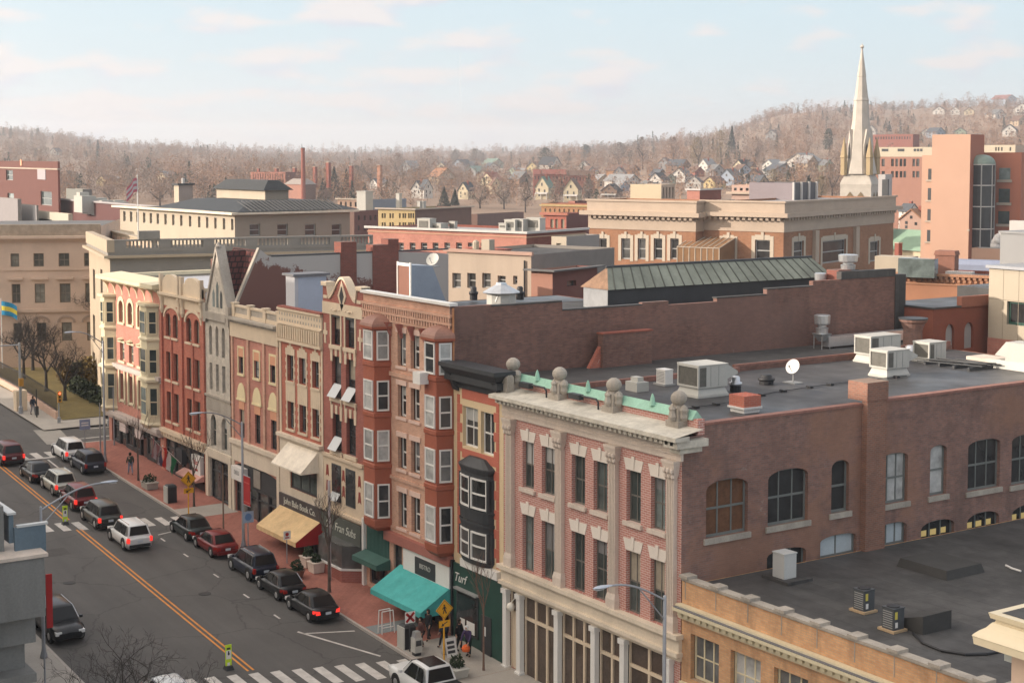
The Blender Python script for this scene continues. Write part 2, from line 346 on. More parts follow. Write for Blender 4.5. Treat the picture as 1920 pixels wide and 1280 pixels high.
t = thing('commercial_building', 'white stone and striped brick block with fluted pilasters and globe finials on its green parapet', 'building', (-59.6, FY, 0))
X0, X1 = -66.95, -52.45
cols9 = [(-65.2, -64.15), (-63.44, -62.31), (-60.85, -59.74), (-59.05, -57.94), (-56.46, -55.38), (-54.63, -53.59)]
H9 = [(a, b, 9.9, 12.35) for a, b in cols9] + [(a, b, 5.58, 8.54) for a, b in cols9]
shop9 = (-66.5, -52.9, -.5, 4.42)
LINT = plain('pale_lintel_stone', (.72, .65, .57), .8, .08); LW = plain('bronze_frame', (.16, .15, .13), .5, .1)
def _sw(ul, ur, vt, vb, rise): um, vm = (ul + ur) / 2, (vt + vb) / 2; return (PX(ul, vm, X1).y, PX(ur, vm, X1).y, PX(um, vb, X1).z, PX(um, vt, X1).z, rise)
side_h = [_sw(*w) for w in ((1324, 1402, 897, 1003, .4), (1440, 1515, 878, 981, .4), (1559, 1592, 862, 960, .35), (1652, 1702, 849, 943, .25), (1744, 1775, 834, 928, .3), (1815, 1875, 823, 917, .3), (1897, 1960, 812, 905, .3),
          (1438, 1511, 1027, 1075, .3), (1538, 1606, 1001, 1043, .25), (1650, 1700, 979, 1022, .25), (1727, 1789, 974, 1032, .35), (1813, 1873, 959, 1038, .4), (1897, 1960, 944, 1040, .4))]
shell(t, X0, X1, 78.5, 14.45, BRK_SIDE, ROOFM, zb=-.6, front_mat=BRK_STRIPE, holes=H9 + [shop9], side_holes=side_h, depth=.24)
for k, h in enumerate(H9):
    o = fwin(t, h, LW, GLASSG, depth=.22, fw=.07, cols=2 if k < 6 else 2, rows=0)
    m = MB(); cx = (h[0] + h[1]) / 2; w = (h[1] - h[0]) / 2                       # splayed white lintel with keystone
    y = FY - .03
    m.prism([(cx - w - .02, y, h[3]), (cx + w + .02, y, h[3]), (cx + w + .2, y, h[3] + .55), (cx - w - .2, y, h[3] + .55)], (0, .03 - .001, 0))
    m.prism([(cx - .07, y - .04, h[3] + .1), (cx + .07, y - .04, h[3] + .1), (cx + .11, y - .04, h[3] + .68), (cx - .11, y - .04, h[3] + .68)], (0, .04, 0))
    ORG[o.name] = org(t); m.build('lintel', LINT, o)
    if k < 6: m = MB(); m.box(h[0] - .15, h[1] + .15, FY - .14, FY + .02, h[2] - .2, h[2] + .004); m.build('sill', STONE, o)
for cx in (-66.2, -61.72, -57.32, -53.0):                                          # fluted pilasters
    m = MB(); m.box(cx - .36, cx + .36, FY - .3, FY - .001, 5.55, 6.0); m.frus(cx - .36, cx + .36, FY - .3, FY + .06, 6.0, 6.25, .06, .06)
    m.box(cx - .27, cx + .27, FY - .2, FY - .001, 6.25, 12.5)
    for k in range(5): a = cx - .255 + k * .115; m.box(a, a + .06, FY - .235, FY - .2, 6.3, 12.45)
    o = m.build('pilaster', STONE, t); ORG[o.name] = org(t)
    m = MB(); m.frus(cx - .44, cx + .44, FY - .38, FY + .1, 13.25, 12.45, .16, .16); m.box(cx - .46, cx + .46, FY - .4, FY - .001, 13.25, 13.37)
    for k in range(3):
        for z in (12.6, 12.85): m.lathe((cx - .25 + k * .25, FY - .27 - (z - 12.6) * .3, z), [(.02, -.1), (.1, 0), (.09, .12), (.02, .2)], 6)
    m.build('capital', STONE, o)
m = MB(); m.box(X0, X1 + .1, FY - .12, FY - .001, 13.38, 14.02); m.box(X0, X1 + .1, FY - .17, FY - .12, 13.62, 13.7)
o = m.build('frieze', STONE, t)
m = MB(); m.box(X0 - .1, X1 + .35, FY - .3, FY + .02, 14.02, 14.14); dentils(m, X0, X1 + .2, 14.14, 14.36, .12, .62, .37, .2); m.box(X0 - .25, X1 + .5, FY - .8, FY + .02, 14.36, 14.55)
m.add([(X0 - .25, FY - .8, 14.55), (X1 + .5, FY - .8, 14.55), (X1 + .4, FY + .9, 14.78), (X0, FY + .9, 14.78)], [(0, 1, 2, 3)]); m.box(X1 - .5, X1 + .2, FY - .3, FY + 1.0, 13.75, 14.02); m.box(X1 - .55, X1 + .4, FY - .62, FY + 1.2, 14.02, 14.35)
m.build('cornice', plain('weathered_cornice', (.54, .50, .42), var=.3, scale=1.2, fine=5), t)
m = MB(); m.box(X0, X1, FY + .9, FY + 1.3, 14.45, 15.15); m.build('brick_parapet', BRK_STRIPE, t)
m = MB(); m.add([(X0, FY + .8, 15.1), (X1 - .3, FY + .8, 15.1), (X1 - .3, FY + 1.1, 15.5), (X0, FY + 1.1, 15.5), (X0, FY + 1.45, 15.1), (X1 - .3, FY + 1.45, 15.1)], [(0, 1, 2, 3), (3, 2, 5, 4), (0, 3, 4), (1, 5, 2)])
for k in (.115, .27, .62 - .2, .58, .77, .9):
    a = X0 + (X1 - X0) * k; m.lathe((a, FY + .98, 15.35), [(.18, 0), (.12, .2), (.1, .34), (.05, .5), (.01, .56)], 6)
m.build('copper_coping', VERDI, t)
for fxx in (-67.2, -62.95, -58.45, -53.6):                                          # carved finials with a ball
    m = MB(); y = FY + .75; m.box(fxx - .45, fxx + .45, y - .4, y + .4, 14.5, 15.0); m.frus(fxx - .36, fxx + .36, y - .32, y + .32, 15.0, 15.55, .08, .08)
    for sx in (-1, 1): m.lathe((fxx + sx * .36, y, 15.0), [(.17, 0), (.25, .16), (.2, .34), (.24, .5), (.13, .66), (.03, .74)], 6)
    for sy in (-1, 1): m.lathe((fxx, y + sy * .34, 15.0), [(.16, 0), (.22, .18), (.12, .44), (.15, .54), (.03, .66)], 6)
    m.lathe((fxx, y, 15.5), [(.24, 0), (.3, .06), (.22, .14), (.2, .2), (.3, .28), (.37, .42), (.38, .52), (.35, .64), (.25, .76), (.12, .83), (.02, .84)], 12)
    m.build('finial', DARKSTONE, t, smooth=False)
for fxx in (-66.0, -61.6):                                                            # floodlights on bent conduit
    m = MB(); m.box(fxx, fxx + .9, FY + .3, FY + .6, 14.98, 15.25); m.tube([(fxx + .9, FY + .45, 15.2), (fxx + 2.1, FY + .45, 15.2), (fxx + 2.3, FY + .45, 15.05), (fxx + 2.32, FY + .45, 14.65)], .05, 5); m.build('floodlight', CHARC, t)
fbox(t, 'string_course', CREAMSTONE, (X0 - .1, X1 + .2, .001, .42, 5.34, 5.56), (X0, X1 + .1, .001, .2, 4.72, 5.34), (X0 - .05, X1 + .15, .001, .36, 4.52, 4.72), (X0, X1 + .1, .001, .14, 4.3, 4.52))
shopx = [-66.55, -65.25, -61.85, -58.75, -56.45, -53.1]
TANW = plain('tan_shop_timber', (.66, .54, .40), .6, .08)
for k in range(5):
    a, b = shopx[k] + .2, shopx[k + 1] - .2; n = (1, 3, 3, 2, 2)[k]
    for j in range(n):
        p, q = a + (b - a) * j / n, a + (b - a) * (j + 1) / n; m = MB(); dr = k in (0, 3)
        for (c, d, z0, z1) in ((p, p + .07, -.5, 4.3), (q - .07, q, -.5, 4.3), (p + .07, q - .07, 4.2, 4.3), (p + .07, q - .07, 3.0, 3.16), (p + .07, q - .07, -.5, .0)): m.box(c, d, FY + .05, FY + .2, z0, z1)
        if k == 0: m.box(p + .07, q - .07, FY + .1, FY + .18, 0, 3.0)
        o = m.build('shop_door' if k == 0 else 'shop_window', TANW, t); ORG[o.name] = org(t)
        g = MB(); g.quad((p, FY + .15, -.4), (q, FY + .15, -.4), (q, FY + .15, 4.25), (p, FY + .15, 4.25)); g.build('pane', plain('shop_glass_brown', (.1, .075, .06), .12, .4, .8) if not MATS.get('shop_glass_brown') else MATS['shop_glass_brown'], o)
for x in shopx:
    m = MB(); m.box(x - .17, x + .17, FY - .25, FY + .02, -.5, 4.05); m.box(x - .24, x + .24, FY - .32, FY + .02, 4.05, 4.3); m.box(x - .24, x + .24, FY - .32, FY + .02, -.5, .2); m.build('shop_column', WHITEP, t)
m = MB(); m.lathe((-66.0, FY - .2, 3.45), [(.02, -.24), (.16, -.18), (.24, 0), (.16, .18), (.02, .24)], 12); m.cyl((-66.0, FY - .2, 3.65), (-66.0, FY + .1, 3.9), .03); m.build('globe_lamp', plain('globe_white', (.75, .7, .6), .3, 0), t, smooth=True)
GRN = plain('grey_green_frame', (.16, .17, .16), .5, .1)
PALEG = plain('pale_boarded_pane', (.45, .5, .52), .35, .12); WARM = plain('amber_reflection', (.13, .06, .03), .6, .35, 2.5)  # amber pane colour stands in for a reflection of sunlit brick
for k, h in enumerate(side_h):
    o = window(t, (X1, 0, 0), UYv, NR, h, GRN, {0: WARM, 8: PALEG, 9: PALEG, 3: GLASSB, 4: GLASSB}.get(k, GLASSD), depth=.2, fw=.1, cols=3 if h[1] - h[0] > 1.5 and k != 8 else (2 if k == 8 else 1), rail=k < 7)
    ORG[o.name] = org(t)
    if k < 7: m = MB(); m.box(X1 - .02, X1 + .1, h[0] - .15, h[1] + .15, h[2] - .26, h[2] + .003); m.build('sill', DARKSTONE, o)
    if k in (10, 11, 12):
        for j in range(3):
            g = MB(); a = h[0] + .2 + (h[1] - h[0] - .3) * j / 3; g.quad((X1 - .238, a, h[3] - .8), (X1 - .238, a + .45, h[3] - .8), (X1 - .238, a + .45, h[3] - .5), (X1 - .238, a, h[3] - .5)); g.build('lit_transom', glow('warm_transom_light', (.55, .4, .15), .12) if 'warm_transom_light' not in MATS else MATS['warm_transom_light'], o)
m = MB(); m.box(X1, X1 + .35, 55.1, 56.45, 5, 15.1); m.box(X1 - .9, X1 + .38, 55.05, 56.5, 15.1, 16.0); m.build('chimney', brick('chimney_brick', (.28, .13, .09), (.21, .105, .08), (.25, .18, .14), w=.3, h=.1), t)
m = MB(); m.box(X1 - .35, X1 - .003, FY + 1.3, 55.1, 14.44, 14.86); m.box(X1 - .35, X1 - .003, 56.45, 72, 14.44, 14.92); m.box(X1 - .35, X1 - .003, 72, 78.5, 14.44, 15.5); m.build('side_parapet', BRK_SIDE, t)
TC = plain('red_tile_coping', (.27, .13, .10), .7, .3, 2.)
for bx in ((X1 - .4, X1 + .05, FY + 1.3, 55.1, 14.86, 14.98), (X1 - .4, X1 + .05, 56.45, 72, 14.92, 15.04), (X1 - .4, X1 + .05, 72, 78.5, 15.5, 15.62), (X0, X0 + .25, 45.1, 60, 14.3, 14.7), (X0 - .4, X0 - .15, 60, 71, 14.3, 14.8), (X0 - .4, X0 - .15, 71, 78.5, 14.3, 14.95)): m = MB(); m.box(*bx); m.build('tile_coping', TC, t)

t = thing('shop_building', 'narrow cream building with red quoins and a black bow window over a green shop', 'building', (-69.5, FY, .2))
A, B = -72.02, -66.97; CR = plain('cream_stucco', (.68, .53, .33), .7, .08); QR = plain('quoin_red', (.50, .15, .10), .7, .12)
H = [(-71.03, -69.5, 11.15, 13.35), (-69.2, -67.85, 11.0, 13.3)]; BAYO = (-71.0, -67.9, 5.3, 10.4)
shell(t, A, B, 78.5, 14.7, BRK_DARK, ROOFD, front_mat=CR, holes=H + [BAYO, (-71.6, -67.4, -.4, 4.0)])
for h in H: fwin(t, h, WHITEP, GLASSD, depth=.2, fw=.09, cols=2)
m = MB()
for k in range(17):                                                                    # quoin blocks
    z = 5.1 + k * .52; w = .5 if k % 2 else .27
    m.box(A + .42, A + .42 + w, FY - .03, FY - .001, z, z + .5); m.box(B - .42 - w, B - .42, FY - .03, FY - .001, z, z + .5)
m.box(-71.1, -67.6, FY - .025, FY - .001, 13.75, 14.3); m.box(-71.1, -67.6, FY - .025, FY - .001, 10.5, 11.0); m.build('quoin_trim', QR, t)
m = MB(); m.box(A, B + .02, FY - .12, FY + .02, 14.32, 14.75); m.box(A - .1, B + .2, FY - .55, FY + .05, 14.75, 15.1); m.frus(A - .35, B + .35, FY - .8, FY + .4, 15.5, 15.1, .3, .3); m.box(A - .4, B + .4, FY - .85, FY + .5, 15.5, 15.72)
for x in (A + .3, B - .35): m.prism([(x, FY - .6, 15.1), (x, FY - .001, 15.1), (x, FY - .001, 14.1), (x, FY - .25, 14.2)], (.3, 0, 0))
m.build('cornice', CHARC, t)
m = MB(); m.box(B - .1, B + .55, FY - .15, FY + .3, 14.3, 15.4)
for k in range(5): a = B - .1 + k * .14; m.frus(a, a + .1, FY - .15, FY + .3, 15.4, 15.55, .03, .1)
m.build('corbel_post', DARKSTONE, t)
def bow(xc, w, out, n=8):                                                               # half-round plan
    return [(xc - w * math.cos(math.pi * k / n), FY - out * (math.sin(math.pi * k / n) ** .6)) for k in range(n + 1)]
pl = bow(-69.45, 1.5, .5); m = MB()
def band(m, pl, z0, z1, s0=1., s1=1.):
    r = lambda s, z: [(-69.45 + (x + 69.45) * s, FY + (y - FY) * s, z) for x, y in pl]
    m.grid([r(s0, z0), r(s1, z1)])
band(m, pl, 9.95, 10.2, .98, 1.12); band(m, pl, 10.2, 10.3, 1.12, 1.12); band(m, pl, 10.3, 10.75, 1.12, .55); band(m, pl, 10.75, 10.78, .55, .1)
band(m, pl, 7.0, 7.2, 1., 1.08); band(m, pl, 7.2, 7.35, 1.08, 1.08); band(m, pl, 7.35, 7.9, 1.02, 1.06); band(m, pl, 7.9, 8.0, 1.12, 1.12); band(m, pl, 8.0, 8.02, 1.12, .9)
band(m, pl, 5.0, 5.25, .92, 1.04); band(m, pl, 5.25, 5.28, 1.04, .9); band(m, pl, 6.8, 7.0, 1., 1.); band(m, pl, 9.7, 9.95, 1, 1); band(m, pl, 8.02, 8.1, .99, .99)
for (xa, ya), (xb, yb) in ((pl[0], pl[1]), (pl[1], pl[2]), (pl[-2], pl[-1])):
    pass
for k in (0, 1, 4, 7, 8):
    x, y = pl[k]
    for z0, z1 in ((5.25, 6.9), (8.0, 9.8)): m.cyl((x, y, z0), (x, y, z1), .1, n=8)
o = m.build('bow_window', CHARC, t); ORG[o.name] = org(t)
for z0, z1 in ((5.3, 6.85), (8.08, 9.75)):
    m = MB(); r = lambda z: [(x, y + .02, z) for x, y in pl]; m.grid([r(z0), r(z1)]); g = m.build('pane', GLASSD, o)
    m = MB()
    for (i, j) in ((1, 4), (4, 7)):
        a, b = V((pl[i][0], pl[i][1] - .05, 0)), V((pl[j][0], pl[j][1] - .05, 0));
        for k in range(i, j):
            p, q = V((*pl[k], 0)), V((*pl[k + 1], 0)); d = (q - p).normalized(); nn = V((d.y, -d.x, 0))
            for za, zb in ((z0, z0 + .1), (z1 - .1, z1), ((z0 + z1) / 2 - .04, (z0 + z1) / 2 + .04)): m.obox(p, d, nn, 0, (q - p).length, -.02, .05, za, zb)
        for e in (a, b):
            s = 1 if e is a else -1; m.box(e.x + s * .1 - .05, e.x + s * .1 + .05, e.y - .02, e.y + .06, z0, z1)
    m.build('sash', WHITEP, o)
fbox(t, 'white_apron', WHITEP, (-70.9, -67.2, .001, .3, 4.55, 5.0))
m = MB(); m.box(A + .02, B - .02, FY - .1, FY - .002, -.4, 4.5); o = m.build('shop_front', GREENP, t); ORG[o.name] = org(t)
lettering(t, 'Turf', (-71.2, FY - .13, 3.75), UX, NF, .7, WHITEP, shear=.35)
m = MB(); m.box(-71.5, -69.3, FY - .16, FY - .101, .8, 3.1); o = m.build('shop_window', CHARC, t); ORG[o.name] = org(t); g = MB(); g.box(-71.4, -69.4, FY - .17, FY - .161, .9, 3.0); g.build('pane', GLASSD, o)
m = MB(); m.box(-71.1, -70.6, FY - .18, FY - .171, 1.0, 1.6); m.box(-70.4, -69.6, FY - .18, FY - .171, .95, 1.6); m.build('poster', WHITEP, o)
m = MB(); m.box(-71.55, -69.2, FY - .35, FY - .1, 3.15, 3.25); m.build('canopy', GREYP, t)
m = MB(); m.box(-69.0, -68.0, FY - .15, FY - .101, .05, 2.3); o = m.build('shop_door', CHARC, t); m = MB(); m.box(-68.7, -68.5, FY - .16, FY - .151, 1.2, 1.7); ORG[o.name] = org(t); m.build('notice', WHITEP, o)
m = MB(); m.box(A - .05, A + .1, FY - .2, FY + .02, .0, 4.6); m.build('downpipe', BLACKP, t)

t = thing('apartment_building', 'tall pink brick block with two stacks of rust red oriel windows under hooded tops', 'building', (-77.3, FY, .5))
A, B = -82.5, -72.03; rows = [(14.72, 16.69), (11.73, 13.62), (8.66, 10.56), (5.17, 7.31)]; mids = [(-78.29, -77.3), (-76.76, -75.75)]
H = [(a, b, c, d) for c, d in rows for a, b in mids]
def party(t, x, ys, zb, mat, th=.35):
    m = MB()
    for (ya, yb, z) in ys: m.box(x - th, x, ya, yb, zb, z)
    return m.build('party_wall', mat, t)
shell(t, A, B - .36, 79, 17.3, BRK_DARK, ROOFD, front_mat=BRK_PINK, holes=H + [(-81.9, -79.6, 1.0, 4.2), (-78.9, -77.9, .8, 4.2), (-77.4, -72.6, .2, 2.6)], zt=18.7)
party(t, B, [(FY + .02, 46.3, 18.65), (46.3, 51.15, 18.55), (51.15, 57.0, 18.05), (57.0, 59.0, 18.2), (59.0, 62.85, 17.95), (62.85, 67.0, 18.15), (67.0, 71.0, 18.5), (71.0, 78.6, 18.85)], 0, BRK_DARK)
m = MB(); m.box(B - .5, B + .06, 78.6, 79.6, 10, 18.95); m.box(B - .38, B + .05, 73.5, 78.6, 18.85, 19.35); m.box(B - .4, B + .03, 46.3, 51.1, 18.55, 18.63); m.box(B - .4, B + .03, 51.15, 57, 18.05, 18.12); m.box(B - .4, B + .03, 62.8, 66.95, 18.15, 18.22); m.box(B - .4, B + .03, 67, 71, 18.5, 18.57); m.build('parapet_flashing', ROOFD, t)
m = MB(); m.cyl((B + .05, FY - .02, 14.9), (B + .05, FY - .02, 18.6), .06, n=6); m.build('downpipe', COPP, t)
for h in H:
    o = fwin(t, h, WHITEP, GLASSD, depth=.3, fw=.1); ORG[o.name] = org(t)
    m = MB(); m.box(h[0] - .12, h[1] + .12, FY - .06, FY - .001, h[3], h[3] + .3); m.box(h[0] - .12, h[1] + .12, FY - .09, FY - .001, h[2] - .16, h[2]); m.build('lintel', plain('pale_pink_stone', (.66, .48, .4), .8, .1) if 'pale_pink_stone' not in MATS else MATS['pale_pink_stone'], o)
for side, (xa, xf0, xf1, xb) in enumerate(((-81.5, -80.75, -79.4, -79.55 + .75), (-74.35, -73.55, -72.25, -72.3 + .2))):
    xb = xf1 + .02 if side else xf1 + .0
    m = MB(); y0 = FY - .95; xl, xr = xf0 - .75, xf1 + (.25 if side else .3)
    plan = [(xl, FY), (xf0, y0), (xf1, y0), (xr, FY)]
    pr = lambda z, s=0.: [(xl - s, FY, z), (xf0 - s * .6, y0 - s, z), (xf1 + s * .6, y0 - s, z), (xr + s, FY, z)]
    zlev = [(4.75, -.25), (5.0, .0), (5.42, .04), (5.47, 0), (8.5, 0), (8.55, .06), (8.75, .06), (8.8, 0), (11.55, 0), (11.6, .06), (11.8, .06), (11.85, 0), (14.55, 0), (14.6, .06), (14.82, .06), (14.85, 0), (16.75, 0), (16.8, .18), (16.95, .2)]
    m.grid([pr(z, s) for z, s in zlev]); m.poly(pr(4.75, -.25))
    o = m.build('oriel', RUST, t); ORG[o.name] = org(t)
    m = MB(); hood = []
    for k in range(7): tt = k / 6; hood.append(pr(16.95 + .62 * math.sin(tt * math.pi / 2) , .2 - 1.0 * (1 - math.cos(tt * math.pi / 2))))
    hood = [[(x, min(y, FY), z) for x, y, z in r] for r in hood]; m.grid(hood); m.poly(hood[-1]); m.build('hood', plain('hood_copper', (.29, .15, .11), .5, .2, 2) if 'hood_copper' not in MATS else MATS['hood_copper'], o)
    for (z0, z1) in ((14.95, 16.7), (11.95, 13.75), (8.95, 10.8), (5.55, 7.6)):
        for (p, q) in ((plan[0], plan[1]), (plan[1], plan[2]), (plan[2], plan[3])):
            pa, pb = V((*p, 0)), V((*q, 0)); L = (pb - pa).length; d = (pb - pa).normalized(); nn = V((d.y, -d.x, 0))
            if L < .5: continue
            window(o, pa, d, nn, (.14, L - .12, z0, z1), WHITEP, GLASSB, depth=-.075, fw=.085)
m = MB()
for k, (z0, z1, o1) in enumerate(((17.2, 17.32, .1), (17.62, 17.75, .16), (18.05, 18.2, .2))): m.box(A, B - .03, FY - o1, FY - .001, z0, z1)
dentils(m, A + .1, B - .1, 17.32, 17.62, .0, .13, .3, .16); dentils(m, A + .1, B - .1, 17.75, 18.05, 0, .18, .26, .13); m.build('corbel_table', BRK_PINK, t)
fbox(t, 'parapet_flashing', WHITEP, (A, B, -.3, .22, 18.7, 18.86))
m = MB()
for k in range(4): x = -79.4 + .25 + k * 1.35; m = MB(); m.prism([(x, FY - .45, 17.2), (x, FY, 17.2), (x, FY, 16.35), (x, FY - .12, 16.4)], (.16, 0, 0)); m.build('bracket', BRK_MAR, t)
fbox(t, 'belt_course', BRK_PINK, (-79.3, -74.4, .001, .12, 14.05, 14.3), (-79.3, -74.4, .001, .1, 7.95, 8.15), (A, -72.05, .001, .06, 4.95, 5.1))
fbox(t, 'red_fascia', plain('faded_red_fascia', (.36, .14, .11), .6, .15), (-79.6, B - .05, .001, .3, 4.2, 4.75))
GC = plain('green_corrugated', (.05, .12, .10), .5, .2)
m = MB();
for k in range(16): a = -82.1 + k * .17; m.box(a, a + .1, FY - .08, FY - .001, 2.9, 4.6)
m.box(-82.2, -79.4, FY - .03, FY - .001, 2.8, 4.7); m.build('transom_boarding', GC, t)
m = MB(); m.prism([(-82.3, FY - .05, 3.0), (-82.3, FY - 1.0, 2.75), (-82.3, FY - 1.0, 2.45), (-82.3, FY - .05, 2.35)], (3.1, 0, 0)); m.build('shop_canopy', GC, t)
m = MB(); m.box(-82.55, -82.3, FY - .2, FY + .02, 0, 4.9); m.build('white_post', WHITEP, t)
storefront(t, -81.9, -79.6, .7, 2.7, 2, CHARC, GLASSD, CHARC); storefront(t, -78.9, -77.9, .3, 4.2, 1, CHARC, GLASSD, CHARC, doors=(0,)); storefront(t, -77.4, -72.6, .2, 2.6, 3, CHARC, GLASSD, CHARC, doors=(1,))
m = MB(); m.box(-77.4, -72.2, FY - .2, FY - .002, 2.75, 4.15); o = m.build('shop_sign', WHITEP, t); ORG[o.name] = org(t); m = MB(); m.box(-76.0, -73.7, FY - .22, FY - .2, 2.95, 3.95); m.build('sign_panel', CHARC, o); lettering(o, 'BISTRO', (-74.85, FY - .225, 3.5), UX, NF, .38, UNITG);
awning(t, -78.0, -72.2, 3.0, 1.15, 2.0, plain('teal_canvas', (.07, .38, .36), .8, .2, 1.1, fine=5, streak=1), val=.3)
m = MB(); m.box(-73.9, -73.1, FY - 1.5, FY - .85, 14.35, 15.0); m.build('window_air_conditioner', WHITEP, t)

t = thing('gabled_building', 'maroon brick building with a curved stone-edged gable and diamond opening', 'building', (-85.2, FY, .7))
A, B = -87.95, -82.53; BUFF = plain('buff_stone', (.64, .52, .38), .8, .12)
c6 = [(-86.75, -85.5), (-84.85, -83.6)]; H = [(a, b, c, d) for c, d in ((15.1, 17.0), (11.76, 14.4), (8.4, 10.75), (5.2, 7.55)) for a, b in c6]
shell(t, A, B, 62, 17.2, BRK_PEEL, ROOFM, front_mat=BRK_MAR, holes=H + [(-87.2, -83.4, 1.6, 3.4)], zt=17.8)
n = 24; pr = []
for k in range(n + 1):
    s = k / n * 2 - 1; x = (A + B) / 2 + s * (B - A) / 2
    z = 18.75 if abs(s) > .74 else 17.95 + 1.35 * (.5 + .5 * math.cos(math.pi * min(1, abs(s) / .68)))
    if .70 < abs(s) <= .74: z = 18.0
    pr.append((x, z))
m = MB(); m.prism([(A, FY, 18.2 - .4), (B, FY, 18.2 - .4)] + [(x, FY, z) for x, z in reversed(pr)], (0, .35, 0)); m.build('curved_gable', BRK_MAR, t)
m = MB()
for (xa, za), (xb, zb) in zip(pr, pr[1:]):
    m.prism([(xa, FY - .1, za), (xb, FY - .1, zb), (xb, FY - .1, zb + .16), (xa, FY - .1, za + .16)], (0, .55, 0))
for x in (A, B - .75): m.box(x, x + .75, FY - .14, FY + .5, 18.75, 19.0)
m.build('gable_coping', BUFF, t)
m = MB(); c = ((A + B) / 2, 18.25); ring = lambda r1, r2, y: [(c[0] + a * r1, y, c[1] + b * r2) for a, b in ((-1, 0), (0, -1), (1, 0), (0, 1))]
m.prism(ring(.55, .95, FY - .06), (0, .055, 0)); m.build('diamond_trim', BUFF, t); m = MB(); m.prism(ring(.3, .62, FY - .075), (0, .012, 0)); m.build('diamond_window', BLACKP, t)
m = MB(); m.box(A + .02, B - .02, FY - .06, FY - .001, 17.0, 17.75)
for x, s in ((-86.1, .2), (-84.2, .2), (-86.6, .1), (-85.6, .1), (-84.7, .1), (-83.8, .1)): m.lathe((x, FY - .07, 17.35), [(s, -.02), (s * .4, .05)], 6)
for a, b in c6: m.box(a - .16, a, FY - .05, FY - .001, 14.9, 17.0); m.box(b, b + .16, FY - .05, FY - .001, 14.9, 17.0)
for x in (A + .35, B - .35): m.box(x - .1, x + .1, FY - .05, FY - .001, 15.1, 16.4); m.box(x - .3, x + .3, FY - .04, FY - .001, 15.65, 15.9)
for x in (A + .15, B - .75): m.box(x, x + .5, FY - .05, FY - .001, 17.95, 18.15)
m.build('stone_trim', BUFF, t)
for k, h in enumerate(H):
    o = fwin(t, h, CHARC, GLASS, depth=.25, fw=.07); ORG[o.name] = org(t)
    if k < 6:
        m = MB(); m.box(h[0] - .2, h[1] + .2, FY - .12, FY - .001, h[2] - .24, h[2])
        for x in (h[0] - .15, h[1] + .0): m.frus(x, x + .15, FY - .09, FY, h[2] - .24, h[2] - .5, .03, .03)
        m.build('sill', BUFF, o)
    if 2 <= k < 6:
        m = MB(); cx = (h[0] + h[1]) / 2
        for dx in (-.62, 0, .62): m.prism([(cx + dx - .12, FY - .05, h[3] + (.0 if dx == 0 else -.35)), (cx + dx + .12, FY - .05, h[3] + (.0 if dx == 0 else -.35)), (cx + dx + .17, FY - .05, h[3] + .55), (cx + dx - .17, FY - .05, h[3] + .55)], (0, .05, 0))
        m.build('voussoir', BUFF, o)
    if k in (2, 3, 4, 6):                                                                # hoppers tilted open
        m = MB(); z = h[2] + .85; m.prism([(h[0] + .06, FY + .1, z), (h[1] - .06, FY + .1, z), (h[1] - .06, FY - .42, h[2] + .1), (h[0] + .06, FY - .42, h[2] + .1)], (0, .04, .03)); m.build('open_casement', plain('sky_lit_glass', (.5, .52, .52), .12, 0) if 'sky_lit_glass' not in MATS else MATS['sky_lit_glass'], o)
fbox(t, 'stone_frieze', BUFF, (A, B, .001, .05, 4.3, 7.9), (A, B, .001, .18, 7.9, 8.1), (A, B, .001, .2, 4.45, 4.62))
m = MB()
for h in H[6:]: pass
for x in (-87.4, -85.18, -83.05):
    for z in (5.6, 6.6): m = MB(); m.prism([(x - .22, FY - .06, z), (x, FY - .06, z + .12), (x + .22, FY - .06, z), (x + .12, FY - .06, z + .75), (x - .12, FY - .06, z + .75)], (0, .008, 0)); m.build('painted_ornament', DKRED, t)
for h in H[6:]:
    m = MB(); m.box(h[0], h[1], FY - .09, FY - .051, h[2], h[3]); o = m.build('window', CHARC, t); ORG[o.name] = org(t); g = MB(); g.box(h[0] + .06, h[1] - .06, FY - .095, FY - .091, h[2] + .06, h[3] - .06); g.build('pane', GLASS, o)
m = MB(); m.box(A + .05, B - .1, FY - .25, FY - .06, 3.0, 4.28); o = m.build('shop_sign', plain('sign_slate_green', (.09, .1, .085), .5, .2), t); ORG[o.name] = org(t)
lettering(o, 'San Fran Subs', ((A + B) / 2, FY - .27, 3.65), UX, NF, .72, plain('lettering_cream', (.62, .62, .54), .5, 0), shear=.25)
m = MB(); m.prism([(A + .2, FY - .01, .3), (A + 1.2, FY - 1.1, .3), (B - 1.0, FY - 1.1, .3), (B - .2, FY - .01, .3)], (0, 0, 1.2)); m.build('brick_bay_base', BRK_MAR, t)
m = MB(); m.prism([(A + .15, FY - .01, 1.5), (A + 1.2, FY - 1.16, 1.5), (B - 1.0, FY - 1.16, 1.5), (B - .15, FY - .01, 1.5)], (0, 0, .12)); m.build('bay_sill', WHITEP, t)
m = MB(); m.prism([(A + .2, FY - .01, 1.62), (A + 1.2, FY - 1.05, 1.62), (B - 1.0, FY - 1.05, 1.62), (B - .2, FY - .01, 1.62)], (0, 0, 1.4)); m.build('shop_window', GLASSD, t)

